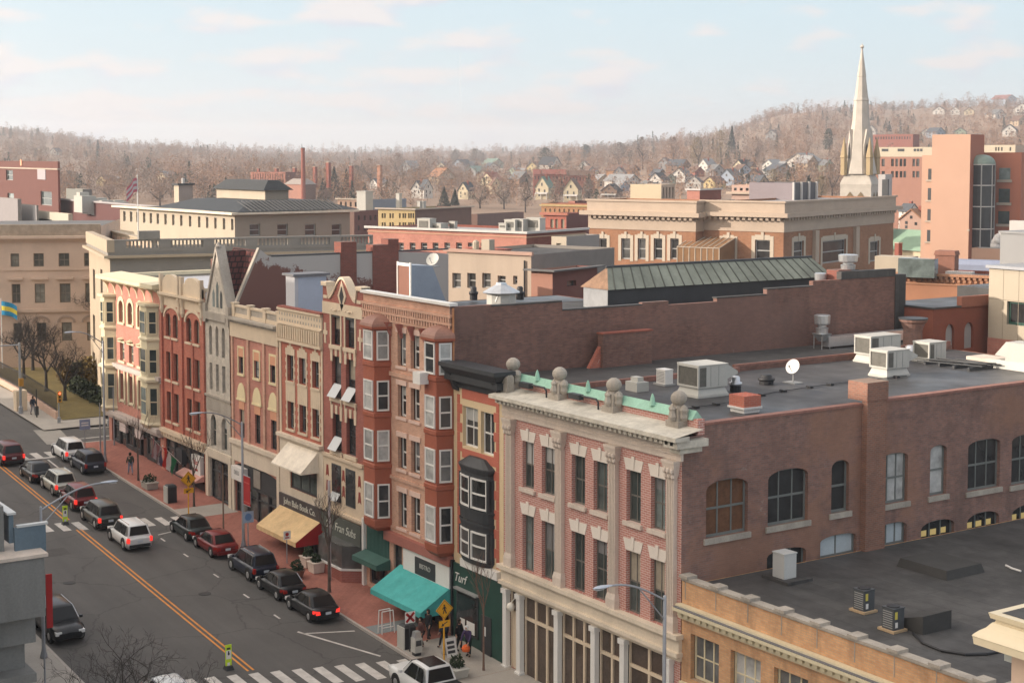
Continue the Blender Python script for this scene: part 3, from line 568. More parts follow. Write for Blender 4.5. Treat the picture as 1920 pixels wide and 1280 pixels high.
t = thing('bookshop_building', 'bright red brick building with a pierced pale parapet and a yellow awning', 'building', (-91.2, FY, 1.))
A, B = -94.5, -87.98
c5 = [(-93.3, -92.3), (-91.5, -90.45), (-89.55, -88.55)]; H = [(a, b, c, d) for c, d in ((12.0, 13.75), (8.8, 10.65)) for a, b in c5]
shell(t, A, B, 60, 15.3, BRK_PEEL, ROOFG, front_mat=BRK_RED, holes=H + [(-92.9, -88.9, 4.85, 7.0), (-94.1, -88.3, .4, 3.4)], zt=14.75)
m = MB(); m.box(A, B, FY - .22, FY + .25, 14.6, 14.8); m.box(A, B, FY - .1, FY + .25, 14.8, 16.75); m.box(A, B, FY - .2, FY + .3, 15.75, 15.85); m.box(A, B, FY - .2, FY + .3, 16.7, 16.85); dentils(m, A, B, 14.85, 15.7, .1, .26, .33, .17); m.build('pierced_parapet', BUFF, t)
m = MB(); dentils(m, A + .1, B, 16.35, 16.55, .101, .108, .38, .15); dentils(m, A + .1, B, 15.98, 16.15, .101, .108, .38, .15); m.build('parapet_opening', DARKSTONE, t)
m = MB(); dentils(m, A, B, 16.85, 16.95, -.3, .2, .5, .42); m.build('coping_tile', TERRA, t)
for k, h in enumerate(H):
    o = fwin(t, h, GREYP, GLASSD, depth=.28, fw=.06); ORG[o.name] = org(t)
    m = MB(); cx = (h[0] + h[1]) / 2; w = (h[1] - h[0]) / 2
    for q in range(5): x = h[0] - .2 + q * (2 * w + .4) / 5; m.box(x + .01, x + (2 * w + .4) / 5 - .01, FY - .05, FY - .001, h[3], h[3] + (.45, .6, .85, .6, .45)[q])
    for z in range(7):
        e = .22 if z % 2 else .12; zz = h[2] + z * (h[3] - h[2]) / 7; m.box(h[0] - e, h[0], FY - .04, FY - .001, zz, zz + .25); m.box(h[1], h[1] + e, FY - .04, FY - .001, zz, zz + .25)
    if k < 3: m.box(h[0] - .2, h[1] + .2, FY - .045, FY - .001, h[2] - 1.0, h[2] - .02)
    m.box(h[0] - .15, h[1] + .15, FY - .1, FY - .001, h[2] - .14, h[2]); m.build('stone_surround', BUFF, o)
fbox(t, 'stone_edge', BUFF, (A + .02, A + .3, .001, .05, 8.0, 14.6), (B - .25, B - .02, .001, .05, 8.0, 14.6))
fbox(t, 'cream_front', CREAMSTONE, (A, -92.9, .001, .06, 4.3, 8.2), (-88.9, B, .001, .06, 4.3, 8.2), (-92.9, -88.9, .001, .06, 7.0, 8.2), (-92.9, -88.9, .001, .06, 4.3, 4.85), (A, B, .001, .35, 8.2, 8.42))
window(t, (0, FY, 0), UX, NF, (-92.9, -88.9, 4.85, 7.0), CHARC, GLASSG, depth=.05, fw=.12, cols=3, rail=False)
awning(t, -93.2, -88.7, 7.9, 1.25, 1.25, plain('cream_canvas', (.78, .70, .58), .8, .2, 1.1, fine=5, streak=1), val=.1)
m = MB(); m.box(A + .1, B - .1, FY - .2, FY - .06, 3.45, 4.3); o = m.build('shop_sign', plain('sign_brown_black', (.07, .06, .06), .5, .2), t); ORG[o.name] = org(t)
lettering(o, 'John Bale Book Co.', ((A + B) / 2, FY - .215, 3.88), UX, NF, .6, MATS['lettering_cream'])
YC = plain('yellow_canvas', (.72, .51, .27), .8, .2, 1.1, fine=5, streak=1)
o = awning(t, -94.2, -88.2, 3.55, 1.2, 1.9, YC, REDP, val=.3)
storefront(t, -94.1, -88.3, .45, 3.4, 4, CHARC, GLASSD, CHARC, doors=(2,))

t = thing('lunette_building', 'rose brick building with three tall bays and cream lunettes below a panelled parapet', 'building', (-98.6, FY, 1.2))
A, B = -102.6, -94.53; c4 = [(-101.3, -100.45), (-98.65, -97.75), (-96.0, -95.1)]
H = [(a, b, 11.55, 12.75) for a, b in c4] + [(a, b, 6.95, 9.0) for a, b in c4]
shell(t, A, B, 56, 15.2, BRK_PEEL, ROOFG, front_mat=BRK_ROSE, holes=H + [(-102.2, -95.0, .6, 5.2, .4)], zt=15.2)
for k, h in enumerate(H):
    o = fwin(t, h, CHARC, GLASS, depth=.12, fw=.05); ORG[o.name] = org(t); m = MB()
    if k < 3: m.box(h[0] - .13, h[0], FY - .05, FY - .001, h[2], h[3] + .6); m.box(h[1], h[1] + .13, FY - .05, FY - .001, h[2], h[3] + .6); m.box(h[0] - .13, h[1] + .13, FY - .05, FY - .001, h[3] + .6, h[3] + .75); m.box(h[0] - .14, h[1] + .14, FY - .1, FY - .001, h[2] - .16, h[2])
    else:
        cx = (h[0] + h[1]) / 2; w = .72; pts = [(cx + w * math.cos(math.pi * j / 10), FY - .06, h[3] + .75 + 1.15 * math.sin(math.pi * j / 10)) for j in range(11)]
        m.prism(pts, (0, .055, 0)); m.box(cx - w - .06, cx + w + .06, FY - .1, FY - .001, h[3] + .62, h[3] + .76)
    m.build('surround', plain('lunette_cream', (.74, .62, .38), .8, .08) if 'lunette_cream' not in MATS else MATS['lunette_cream'], o)
PEACH = plain('peach_panel', (.66, .33, .2), .8, .1)
for a, b in c4:
    for e, z0, z1 in ((0, 12.75, 13.35), (.05, 9.0, 9.62)): m = MB(); m.box(a - e, b + e, FY - .03, FY - .001, z0, z1); m.build('panel', PEACH, t)
m = MB()
for x in (A + .1, -99.75, -97.1, B - .35): m.box(x, x + .32, FY - .1, FY - .001, 6.6, 14.2)
m.build('pilaster', BRK_PINK, t)
fbox(t, 'frieze', BUFF, (A, B, .001, .12, 14.1, 15.15)); m = MB(); dentils(m, A, B, 15.15, 15.33, .0, .3, .3, .16); m.box(A - .05, B, FY - .45, FY + .1, 15.33, 15.5); m.build('cornice', DARKSTONE, t)
m = MB(); m.box(A, B, FY + .1, FY + .35, 15.5, 15.75); m.box(A, B, FY + .08, FY + .37, 16.2, 16.35)
for x in (A, -99.9, -97.3, B - .5): m.box(x, x + .45, FY + .05, FY + .4, 15.5, 16.4); m.box(x - .06, x + .51, FY, FY + .45, 16.4, 16.5)
m.build('parapet', BUFF, t); m = MB(); m.box(A + .1, B - .1, FY + .16, FY + .3, 15.75, 16.2); m.build('parapet_panel', DARKSTONE, t)
fbox(t, 'stone_base', CREAMSTONE, (A, B, .001, .3, 6.45, 6.75), (A, B, .001, .1, 5.2, 6.45), (A, -102.2, .001, .1, .8, 5.2), (-95.0, B, .001, .1, .8, 5.2))
storefront(t, -102.2, -95.0, .9, 3.6, 4, CHARC, GLASSD, CHARC, doors=(1,)); m = MB(); m.box(-102.2, -95.0, FY + .15, FY + .25, 3.6, 5.2); m.build('upper_panel', CHARC, t)
for (xa, xb, z0, z1, txt) in ((-102.1, -100.2, 3.9, 4.85, 'DELI'),):
    m = MB(); m.box(xa, xb, FY - .35, FY + .1, z0, z1); o = m.build('shop_sign', WHITEP, t); ORG[o.name] = org(t); lettering(o, txt, ((xa + xb) / 2, FY - .36, (z0 + z1) / 2 + .08), UX, NF, .45, GREYP)
m = MB(); m.box(-99.2, -98.1, FY + .08, FY + .14, 3.75, 5.0); m.build('old_window', plain('dusty_glass', (.3, .27, .23), .5, .2), t)
m = MB(); m.box(-100.6, -99.7, FY - .12, FY + .1, 2.4, 3.3); m.build('menu_sign', plain('pale_green_sign', (.6, .66, .58), .5, .1), t)

t = thing('gothic_building', 'grey stone gothic front with lancet windows, a steep gable and a tiled roof', 'building', (-105., FY, 1.5))
A, B = -107.4, -102.65; c3 = [(-106.7, -106.15), (-105.5, -104.95), (-104.35, -103.75)]
H = [(a, b, 12.3, 14.5, .45) for a, b in c3] + [(a, b, 9.7, 11.7) for a, b in c3] + [(-106.6, -105.6, 5.5, 7.9, .6), (-104.6, -103.6, 5.5, 7.9, .6), (-106.8, -103.3, 1.2, 4.6)]
shell(t, A, B - .3, 62, 15.4, BRK_PEEL, ROOFD, front_mat=GREYSTONE, holes=H, zt=15.4)
for k, h in enumerate(H[:8]): fwin(t, h, DARKSTONE, GLASSG, depth=.2, fw=.05)
storefront(t, -106.8, -103.3, 1.2, 4.6, 2, CHARC, GLASSD, CHARC)
gx = (A + B) / 2
m = MB(); m.prism([(A + .15, FY, 15.4), (B - .15, FY, 15.4), (gx, FY, 20.1)], (0, .5, 0)); m.build('gable', GREYSTONE, t)
m = MB()
for sx in (-1, 1): x = gx + sx * (B - A) / 2; m.prism([(x, FY - .12, 15.4), (x - sx * .25, FY - .12, 15.4), (gx - sx * .02, FY - .12, 20.05), (gx, FY - .12, 20.45)], (0, .75, 0))
m.lathe((gx, FY + .1, 20.2), [(.15, 0), (.22, .15), (.1, .35), (.03, .5)], 6); m.box(A, A + .5, FY - .2, FY - .001, 14.7, 16.1); m.box(B - .5, B, FY - .2, FY - .001, 14.7, 16.1)
m.box(A + .5, B - .5, FY - .25, FY - .001, 14.95, 15.5); m.build('gable_trim', DARKSTONE, t)
for dx, z1 in ((-.7, 17.2), (0, 17.8), (.7, 17.2)):
    m = MB(); m.prism([(gx + dx - .2, FY - .02, 15.9), (gx + dx + .2, FY - .02, 15.9), (gx + dx + .2, FY - .02, z1 - .3), (gx + dx, FY - .02, z1), (gx + dx - .2, FY - .02, z1 - .3)], (0, .015, 0)); m.build('lancet_window', GLASSG, t)
m = MB(); m.quad((A, FY + .45, 15.6), (B - .3, FY + .45, 15.6), (B - .3, FY + 2.3, 20.1), (A, FY + 2.3, 20.1)); m.quad((gx, FY + .5, 20.0), (gx, FY + 2.3, 20.0), (A, FY + .5, 15.4), (A, FY + .5, 15.4)); m.quad((B - .3, FY + .5, 15.4), (B - .3, FY + .5, 15.4), (gx, FY + 2.3, 20.0), (gx, FY + .5, 20.0))
m.box(A, B - .3, FY + 2.3, 62, 19.0, 19.3)
tl = brick('dark_roof_tiles', (.13, .045, .04), (.085, .035, .034), (.03, .02, .02), w=.45, h=.4, ms=.06); m.build('tiled_roof', tl, t)
m = MB(); m.prism([(B - .3, FY + .5, 15.0), (B - .3, 62, 15.0), (B - .3, 62, 19.3), (B - .3, 57.5, 19.6), (B - .3, FY + 3.0, 19.65), (B - .3, FY + 2.3, 20.2), (B - .3, FY + .5, 16.4)], (.3, 0, 0)); m.box(A, A + .3, FY + .5, 62, 15, 19.3); m.build('flank_wall', PEELM, t)
m = MB(); m.prism([(B - .36, FY + .4, 16.4), (B - .36, FY + 2.25, 20.3), (B - .36, FY + 2.35, 20.15), (B - .36, FY + .55, 16.3)], (.38, 0, 0)); m.build('flank_coping', DARKSTONE, t)
for ya, yb, zz in ((52.6, 53.9, 20.5), (55.3, 56.6, 20.2), (56.6, 57.5, 20.6)):
    m = MB(); m.box(B - 1.0, B + .12, ya, yb, 15, zz); m.build('chimney', BRK_PEEL, t)
m = MB(); m.box(B - .32, B + .03, FY + 3.2, 62, 19.62, 19.72); m.build('wall_flashing', CHARC, t)
fbox(t, 'stone_band', DARKSTONE, (A + .1, B - .1, .001, .06, 8.2, 9.0), (A, B, .001, .15, 9.2, 9.35))
fbox(t, 'stone_pier', CREAMSTONE, (A, A + .5, .001, .15, 1.2, 5.2), (B - .5, B, .001, .15, 1.2, 5.2), (A, B, .001, .12, 4.7, 5.3))

t = thing('ornate_building', 'red brick building with two scrolled tan crests above paired arched windows', 'building', (-111.9, FY, 1.7))
A, B = -116.3, -107.43; c2 = [(-115.5, -114.45), (-113.95, -112.95), (-111.2, -110.15), (-109.6, -108.6)]
H = [(a, b, 12.8, 14.65, .45) for a, b in c2] + [(a, b, 9.4, 11.6) for a, b in c2] + [(a, b, 6.15, 8.45) for a, b in c2]
shell(t, A, B, 58, 16.0, BRK_PEEL, ROOFG, front_mat=BRK_RED, holes=H + [(-115.9, -107.9, 1.2, 4.7)], zt=16.4)
for k, h in enumerate(H):
    o = fwin(t, h, plain('sash_beige', (.45, .4, .32), .6, .05) if 'sash_beige' not in MATS else MATS['sash_beige'], GLASSG, depth=.3, fw=.07); ORG[o.name] = org(t)
    if k < 12: m = MB(); m.box(h[0] - .1, h[1] + .1, FY - .12, FY - .001, h[2] - .16, h[2]); m.build('sill', BUFF, o)
m = MB()
for xa, xb in ((A + .25, -112.1), (-111.75, B - .2)):
    xm = (xa + xb) / 2; m.box(xa, xb, FY - .05, FY - .001, 15.25, 16.1); m.box(xa - .15, xb + .15, FY - .4, FY + .1, 16.1, 16.3)
    pts = [(xa, FY - .15, 16.3), (xb, FY - .15, 16.3), (xb, FY - .15, 17.0), (xb - .35, FY - .15, 17.25)] + [(xm + 1.35 * math.cos(math.pi * j / 8), FY - .15, 17.2 + .55 * math.sin(math.pi * j / 8)) for j in range(9)] + [(xa + .35, FY - .15, 17.25), (xa, FY - .15, 17.0)]
    m.prism(pts, (0, .3, 0)); dentils(m, xa, xb, 15.9, 16.1, .05, .22, .3, .16)
    for x in (xa, xb - .3): m.lathe((x + .15, FY - .1, 14.6), [(.1, 0), (.22, .3), (.16, .8), (.26, 1.3), (.2, 1.6)], 8); m.box(x, x + .3, FY - .3, FY, 16.3, 17.7)
    n = 10
    for j in range(n):
        a0, a1 = math.pi * j / n, math.pi * (j + 1) / n; rr, ro = 1.5, 1.75
        m.prism([(xm + rr * math.cos(a0), FY - .08, 14.3 + .8 * math.sin(a0)), (xm + ro * math.cos(a0), FY - .08, 14.3 + 1.05 * math.sin(a0)), (xm + ro * math.cos(a1), FY - .08, 14.3 + 1.05 * math.sin(a1)), (xm + rr * math.cos(a1), FY - .08, 14.3 + .8 * math.sin(a1))], (0, .08, 0))
m.build('crest', BUFF, t)
m = MB()
for x in (A + .02, -112.05, B - .27): m.box(x, x + .25, FY - .15, FY - .001, 5.6, 15.0)
for a, b in ((c2[0][1], c2[1][0]), (c2[2][1], c2[3][0])): m.box(a + .12, b - .12, FY - .1, FY - .001, 5.6, 12.7)
m.build('pier', BRK_RED, t)
m = MB(); m.box(A, B, FY - .35, FY + .02, 5.2, 5.5); m.box(A, B, FY - .15, FY + .02, 4.75, 5.2); dentils(m, A, B, 4.95, 5.15, .15, .3, .55, .25); m.build('shop_cornice', BUFF, t)
storefront(t, -115.9, -107.9, 1.75, 4.7, 5, CHARC, GLASSD, CHARC, doors=(2,))
m = MB(); m.box(-112.9, -111.7, FY - .3, FY + .1, 3.2, 4.4); m.build('striped_sign', CHARC, t)
m = MB(); m.box(-110.0, -108.3, FY - .2, FY + .1, 2.9, 4.35); o = m.build('shop_sign', WHITEP, t); ORG[o.name] = org(t); lettering(o, 'Pizza', (-109.15, FY - .21, 3.85), UX, NF, .5, REDP); lettering(o, 'Grille', (-109.15, FY - .21, 3.3), UX, NF, .35, REDP)
awning(t, -111.9, -107.9, 3.0, .35, .7, plain('pink_canvas', (.55, .3, .25), .8, .1), val=.12)

t = thing('corner_building', 'long cream-trimmed red corner building with bracketed eaves and two box bays', 'building', (-122.8, FY, 2.2))
A, B = -129.3, -116.33; CRM = plain('cream_paint', (.66, .58, .40), .6, .1)
c1 = [(-126.2, -125.1), (-124.0, -122.9), (-121.7, -120.6)]; H = [(a, b, 12.95, 14.76, .5) for a, b in c1] + [(a, b, 9.7, 11.2) for a, b in c1] + [(a, b, 6.4, 8.6) for a, b in c1]
shell(t, A, B, 60, 16.3, CRM, ROOFL, front_mat=BRK_ROSE, holes=H + [(-128.6, -117, 1.9, 4.6)], zt=16.3)
m = MB(); m.box(A - .5, B + .1, FY - .8, FY + .1, 16.45, 16.75); m.box(A - .5, A + .1, FY + .1, 60, 16.45, 16.75); m.box(A - .2, B, FY - .3, FY + .05, 16.25, 16.45)
m.add([(A - .5, FY - .8, 16.76), (B + .1, FY - .8, 16.76), (B + .1, FY + 1.5, 16.95), (A - .5, FY + 1.5, 16.95)], [(0, 1, 2, 3)])
for k in range(8):
    x = A + .2 + k * 1.78; pts = [(x, FY - .65, 16.25)] + [(x, FY - .6 + .6 * math.sin(j * math.pi / 12), 16.25 - 1.0 * (1 - math.cos(j * math.pi / 12))) for j in range(1, 7)] + [(x, FY, 16.25)]; m.prism(pts, (.2, 0, 0))
m.build('bracketed_eaves', CRM, t)
for k, h in enumerate(H):
    o = fwin(t, h, CRM, GLASSG, depth=.22, fw=.07); ORG[o.name] = org(t); m = MB(); cx = (h[0] + h[1]) / 2
    if k < 3:
        for j in range(8):
            a0, a1 = math.pi * j / 8, math.pi * (j + 1) / 8; m.prism([(cx + .56 * math.cos(a0), FY - .07, 14.3 + .5 * math.sin(a0)), (cx + .85 * math.cos(a0), FY - .07, 14.3 + .85 * math.sin(a0)), (cx + .85 * math.cos(a1), FY - .07, 14.3 + .85 * math.sin(a1)), (cx + .56 * math.cos(a1), FY - .07, 14.3 + .5 * math.sin(a1))], (0, .065, 0))
        m.box(cx - .85, cx - .56, FY - .07, FY - .005, h[2], 14.3); m.box(cx + .56, cx + .85, FY - .07, FY - .005, h[2], 14.3)
    elif k < 6: m.lathe((cx, FY - .04, 11.55), [(.3, -.12), (.42, 0), (.1, .12)], 8); m.box(cx - .85, cx + .85, FY - .1, FY - .005, 11.25, 11.4)
    else: m.box(h[0] - .25, h[0], FY - .12, FY - .005, h[2] - .3, h[3] + .3); m.box(h[1], h[1] + .25, FY - .12, FY - .005, h[2] - .3, h[3] + .3)
    m.box(h[0] - .2, h[1] + .2, FY - .12, FY - .001, h[2] - .18, h[2]); m.build('surround', CRM, o)
for xa, xb in ((-129.2, -127.1), (-119.7, -117.0)):
    m = MB(); plan = [(xa, FY), (xa + .55, FY - .8), (xb - .55, FY - .8), (xb, FY)]; pr = lambda z, s=0.: [(xa - s, FY, z), (xa + .55 - s, FY - .8 - s, z), (xb - .55 + s, FY - .8 - s, z), (xb + s, FY, z)]
    m.grid([pr(z, s) for z, s in ((5.1, -.2), (5.5, .1), (5.7, 0), (8.9, 0), (8.95, .2), (9.15, .2), (9.3, 0), (12.2, 0), (12.25, .1), (12.4, .1), (12.5, 0), (14.95, 0), (15.0, .2), (15.2, .2))]); m.poly(pr(15.2, .2)); m.poly(pr(5.1, -.2))
    o = m.build('box_bay', CRM, t); ORG[o.name] = org(t)
    for z0, z1 in ((12.75, 14.6), (9.6, 11.6), (6.2, 8.5)):
        for p, q in zip(plan, plan[1:]):
            pa, pb = V((*p, 0)), V((*q, 0)); L = (pb - pa).length; d = (pb - pa).normalized(); window(o, pa, d, V((d.y, -d.x, 0)), (.14, L - .14, z0, z1), CRM, GLASSG, depth=-.075, fw=.08)
LAV = plain('greyed_stone', (.5, .44, .40), .8, .15)
fbox(t, 'sandstone_band', LAV, (A, B, .001, .35, 9.1, 9.4), (A, B, .001, .15, 8.9, 9.1), (A - .1, B + .05, .001, .6, 4.95, 5.3), (A, B, .001, .3, 4.6, 4.95))
storefront(t, -128.6, -117.0, 2.2, 4.6, 7, CHARC, GLASSD, CHARC, doors=(1, 4))
for x in (-125.5, -121.9):
    m = MB(); m.box(x - .75, x + .75, FY - .15, FY + .1, 3.7, 4.45); m.build('shop_sign', plain('pale_shop_sign', (.6, .52, .5), .6, .1) if 'pale_shop_sign' not in MATS else MATS['pale_shop_sign'], t)

t = thing('low_brick_building', 'low orange tan brick building with cream cornice and a wide black roof of vents', 'building', (-44., FY, -.5))
A, B = -52.38, -35.1
ws = [(-51.75, -49.85), (-49.1, -47.2), (-46.4, -44.4), (-43.6, -41.6), (-40.8, -38.8), (-38.0, -36.1)]
H = [(a, b, 3.7, 5.75) for a, b in ws]
shell(t, A, B, 85, 7.75, BRK_TAN, ROOFD, zb=-2.2, front_mat=BRK_TAN, holes=H, zt=8.0)
for k, h in enumerate(H): fwin(t, h, CRM, GLASSB, depth=.25, fw=.1, cols=3, rows=1, rail=False)
m = MB(); m.box(A, B, FY - .001, FY + .3, 8.0, 8.05); m.box(A, B + .1, FY - .08, FY + .4, 8.05, 8.17); m.box(B - .3, B + .08, FY + .4, 70, 7.6, 8.1)
for k in range(9): x = A + .25 + k * 2.05; m.box(x - .28, x + .28, FY - .16, FY + .45, 8.17, 8.3)
m.build('parapet_coping', DARKSTONE, t)
m = MB()
for k in range(9): x = A + .25 + k * 2.05; m.box(x - .02, x + .02, FY - .02, FY - .001, 7.2, 8.0)
m.build('parapet_joint', DARKSTONE, t)
m = MB(); m.box(A - .1, B + .1, FY - .5, FY - .002, 6.72, 6.85); m.box(A - .1, B + .1, FY - .3, FY - .002, 6.85, 6.98); m.box(A, B, FY - .2, FY - .002, 6.35, 6.5); dentils(m, A, B, 6.5, 6.68, 0, .35, .42, .28); m.box(A, B, FY - .15, FY - .002, 3.3, 3.45)
m.build('cornice', CRM, t); m = MB(); m.box(A - .05, B + .05, FY - .46, FY - .3, 6.86, 6.9); m.build('cornice_lead', ROOFG, t)

q = PD(1822, 1180, 30); A, y0, z9 = q.x, q.y, q.z; K = .62
t = thing('cream_pilaster_building', 'cream building with a heavy moulded cornice over pink plaster pilasters', 'building', (A + 4, y0 + 3, .3)); PKP = plain('pink_plaster', (.62, .46, .35), .8, .08)
m = MB(); pf = [(.15, .6), (.1, .42), (-.02, .38), (.0, .3), (.06, .28), (.2, .1), (.34, .0), (.46, -.12), (.5, -.18), (.48, -.22), (.45, -.45), (.3, -.5), (.0, -.52)]
rows = [[(A + (.5 - o_) * K, y0 + 8, z9 + z * K), (A + (.5 - o_) * K, y0 + (.5 - o_) * K, z9 + z * K), (A + 9, y0 + (.5 - o_) * K, z9 + z * K)] for o_, z in pf]
m.grid(rows); m.poly([rows[0][1], rows[0][2], (A + 9, y0 + 8, z9 + .6 * K), rows[0][0]]); m.build('cornice', plain('cream_moulding', (.70, .60, .42), .5, .05), t)
m = MB(); m.box(A + .62, A + 9, y0 + .62, y0 + 8, -1, z9 - .52 * K); m.build('wall', PKP, t)
m = MB(); m.box(A + .58, A + 1.4, y0 + .5, y0 + .62, -1, z9 - .54 * K)
for k in range(4): m.box(A + .64 + k * .17, A + .7 + k * .17, y0 + .47, y0 + .5, -1, z9 - 1.0)
m.build('pilaster', PKP, t); m = MB(); m.box(A + .36, A + .58, y0 + .55, y0 + .9, z9 - .62, z9 - .3); m.box(A + .45, A + .58, y0 + .7, y0 + 1.1, z9 - 1.55, z9 - .8); m.build('grey_bracket', plain('pale_grey_render', (.5, .52, .48), .8, .08), t)
m = MB(); m.poly([(A + .4, y0 + .4, z9 + .6 * K + .006), (A + 9, y0 + .4, z9 + .6 * K + .006), (A + 9, y0 + 7.6, z9 + .6 * K + .006), (A + .4, y0 + 7.6, z9 + .6 * K + .006)]); m.build('roof', ROOFD, t)
def strip(name, mat, x0, x1, y0, y1, dz, n=None, kind='structure', th=0.):
    n = n or max(2, int(abs(x1 - x0) / 2.5)); m = MB(); xs = [x0 + (x1 - x0) * k / n for k in range(n + 1)]
    m.grid([[(x, y0, gz(x) + dz) for x in xs], [(x, y1, gz(x) + dz) for x in xs]])
    if th:
        for y in (y0, y1): m.grid([[(x, y, gz(x) + dz - th) for x in xs], [(x, y, gz(x) + dz) for x in xs]])
        for x in (x0, x1): m.quad((x, y0, gz(x) + dz - th), (x, y1, gz(x) + dz - th), (x, y1, gz(x) + dz), (x, y0, gz(x) + dz))
    o = m.build(name, mat); tag(o, None, None, kind=kind); return o
def asphalt(name, c0, c1):
    m, nt, b = _mat(name); p = _pos(nt)
    mp = nt.nodes.new('ShaderNodeMapping'); mp.inputs['Scale'].default_value = (.035, .62, 1); nt.links.new(p, mp.inputs['Vector'])
    n1 = _noise(nt, 1.0, 5, mp.outputs[0], .6); n2 = _noise(nt, .22, 4, p); n3 = _noise(nt, 14, 2, p)
    f = _math(nt, 'ADD', _math(nt, 'ADD', _math(nt, 'MULTIPLY', n1.outputs['Fac'], .45), _math(nt, 'MULTIPLY', n2.outputs['Fac'], .35)), _math(nt, 'MULTIPLY', n3.outputs['Fac'], .2))
    r = _ramp(nt, f, [(.37, c0), (.63, c1)]); vv = nt.nodes.new('ShaderNodeTexVoronoi'); vv.feature = 'DISTANCE_TO_EDGE'; vv.inputs['Scale'].default_value = .16
    nn = _noise(nt, .8, 3, p); ad = nt.nodes.new('ShaderNodeVectorMath'); ad.operation = 'ADD'; nt.links.new(p, ad.inputs[0]); nt.links.new(nn.outputs['Color'], ad.inputs[1]); nt.links.new(ad.outputs[0], vv.inputs['Vector'])
    k = _ramp(nt, vv.outputs['Distance'], [(.0, .62), (.012, 1.)]); nt.links.new(_mix(nt, 1., r.outputs[0], k.outputs[0], 'MULTIPLY'), b.inputs['Base Color']); b.inputs['Roughness'].default_value = .85
    return m
ASPH = asphalt('asphalt', (.066, .062, .058), (.105, .098, .091))
PAVER = brick('red_paver', (.40, .155, .115), (.33, .13, .10), (.27, .15, .12), w=.22, h=.11, var=.28, ms=.01, fscale=.5)
def paver_flat(m):                                       # pavers lie flat: use plan coordinates
    nt = m.node_tree
    for n in nt.nodes:
        if n.type == 'TEX_BRICK':
            for l in list(n.inputs['Vector'].links): nt.links.remove(l)
            nt.links.new(_pos(nt), n.inputs['Vector'])
paver_flat(PAVER)
CONC = plain('concrete_paving', (.36, .33, .29), .9, .14, .5); KERBM = plain('granite_kerb', (.40, .36, .32), .85, .15, 1.5); PAINTW = plain('road_paint_white', (.52, .49, .45), .8, .25, 1.2, fine=4); PAINTY = plain('road_paint_orange', (.62, .25, .05), .75, .22, 1.3, fine=5)
GRASSM = plain('winter_lawn', (.155, .12, .045), .95, .35, .25, fine=3, bump=.3)
strip('street', ASPH, -320, 30, 24.0, 39.9, 0.0)
strip('cross_street', ASPH, -135.2, -128.9, 39.9, 220, 0.004, n=3); strip('cross_street', ASPH, -150, -128.9, -60, 24.0, .004, n=6)
strip('pavement', PAVER, -128.6, -66.0, 40.05, 44.6, .14); strip('pavement', CONC, -66.0, 30, 40.05, 44.6, .14); strip('pavement', CONC, -128.0, 30, 12, 23.85, .14)
strip('kerb', KERBM, -128.9, 30, 39.9, 40.05, .15, th=.3); strip('kerb', KERBM, -128.0, 30, 23.85, 24.0, .15, th=.3)
strip('pavement', CONC, -128.9, -128.6, 40.05, 60, .14, n=1)
strip('pavement_patch', CONC, -104.5, -101.7, 40.07, 43.8, .148, n=1); strip('pavement_patch', CONC, -72.0, -66.0, 40.07, 43.8, .148, n=2); strip('pavement_patch', plain('blue_grey_slab', (.2, .22, .22), .8, .12), -75.6, -74.2, 40.1, 43, .149, n=1)
strip('pavement', CONC, -320, -135.2, 39.9, 46.3, .14); strip('pavement', CONC, -320, -128, 12, 23.85, .142)
m = MB(); m.grid([[(x, 42.6, gz(x) + .2) for x in (-138.5, -150, -165, -200)], [(x, 60, gz(x) + .25) for x in (-138.5, -150, -165, -200)], [(x, 80, gz(x) + .25) for x in (-138.5, -150, -165, -200)]]); tag(m.build('lawn', GRASSM), None, None, kind='structure')
m = MB(); a, b = PZ(0, 712, 3.3), PZ(185, 708, 3.3); m.quad(a, b, b + V((-3.5, 1, 0)), a + V((-3.5, 1, 0))); tag(m.build('garden_path', plain('pink_path', (.5, .36, .28), .9, .1)), None, None, kind='structure')
m = MB(); m.grid([[(x, -400, gz(x) - .08) for x in (-420, -300, -150, -100, -60, -20, 60, 200)], [(x, 420, gz(x) - .08) for x in (-420, -300, -150, -100, -60, -20, 60, 200)]]); tag(m.build('town_ground', plain('dusty_ground', (.13, .12, .11), .95, .25, .2)), None, None, kind='structure')
def mark(name, mat, quads, dz=.008):
    m = MB()
    for q in quads: m.poly([(x, y, gz(x) + dz) for x, y in q])
    return tag(m.build(name, mat), None, None, kind='structure')
yl = lambda x: 32.0 + (x + 73) * -.022
for o_ in (-.13, .17):
    qs = []
    for xa, xb in ((-126, -105.9), (-103.2, -73.0)):
        n = 10
        for k in range(n):
            p, q = xa + (xb - xa) * k / n, xa + (xb - xa) * (k + 1) / n; qs.append([(p, yl(p) + o_ - .06), (q, yl(q) + o_ - .06), (q, yl(q) + o_ + .06), (p, yl(p) + o_ + .06)])
    mark('centre_line', PAINTY, qs)
qs = []
for k in range(14):
    y = 25.2 + k * 1.08; xa = -72.2 + (y - 29.1) * .28; qs.append([(xa - 2.5, y), (xa, y + .0), (xa, y + .55), (xa - 2.5, y + .55)]) if y < 39.4 else None
mark('crossing_stripes', PAINTW, [[(x + (2.2 if 0 else 1.4), y) for x, y in q] for q in qs])
qs = []
for k in range(14):
    y = 25.2 + k * 1.08; xa = -105.0 + (y - 29.5) * .3; qs.append([(xa - 1.1, y), (xa + 1.1, y), (xa + 1.1, y + .55), (xa - 1.1, y + .55)]) if y < 39.5 else None
mark('crossing_stripes', PAINTW, qs)
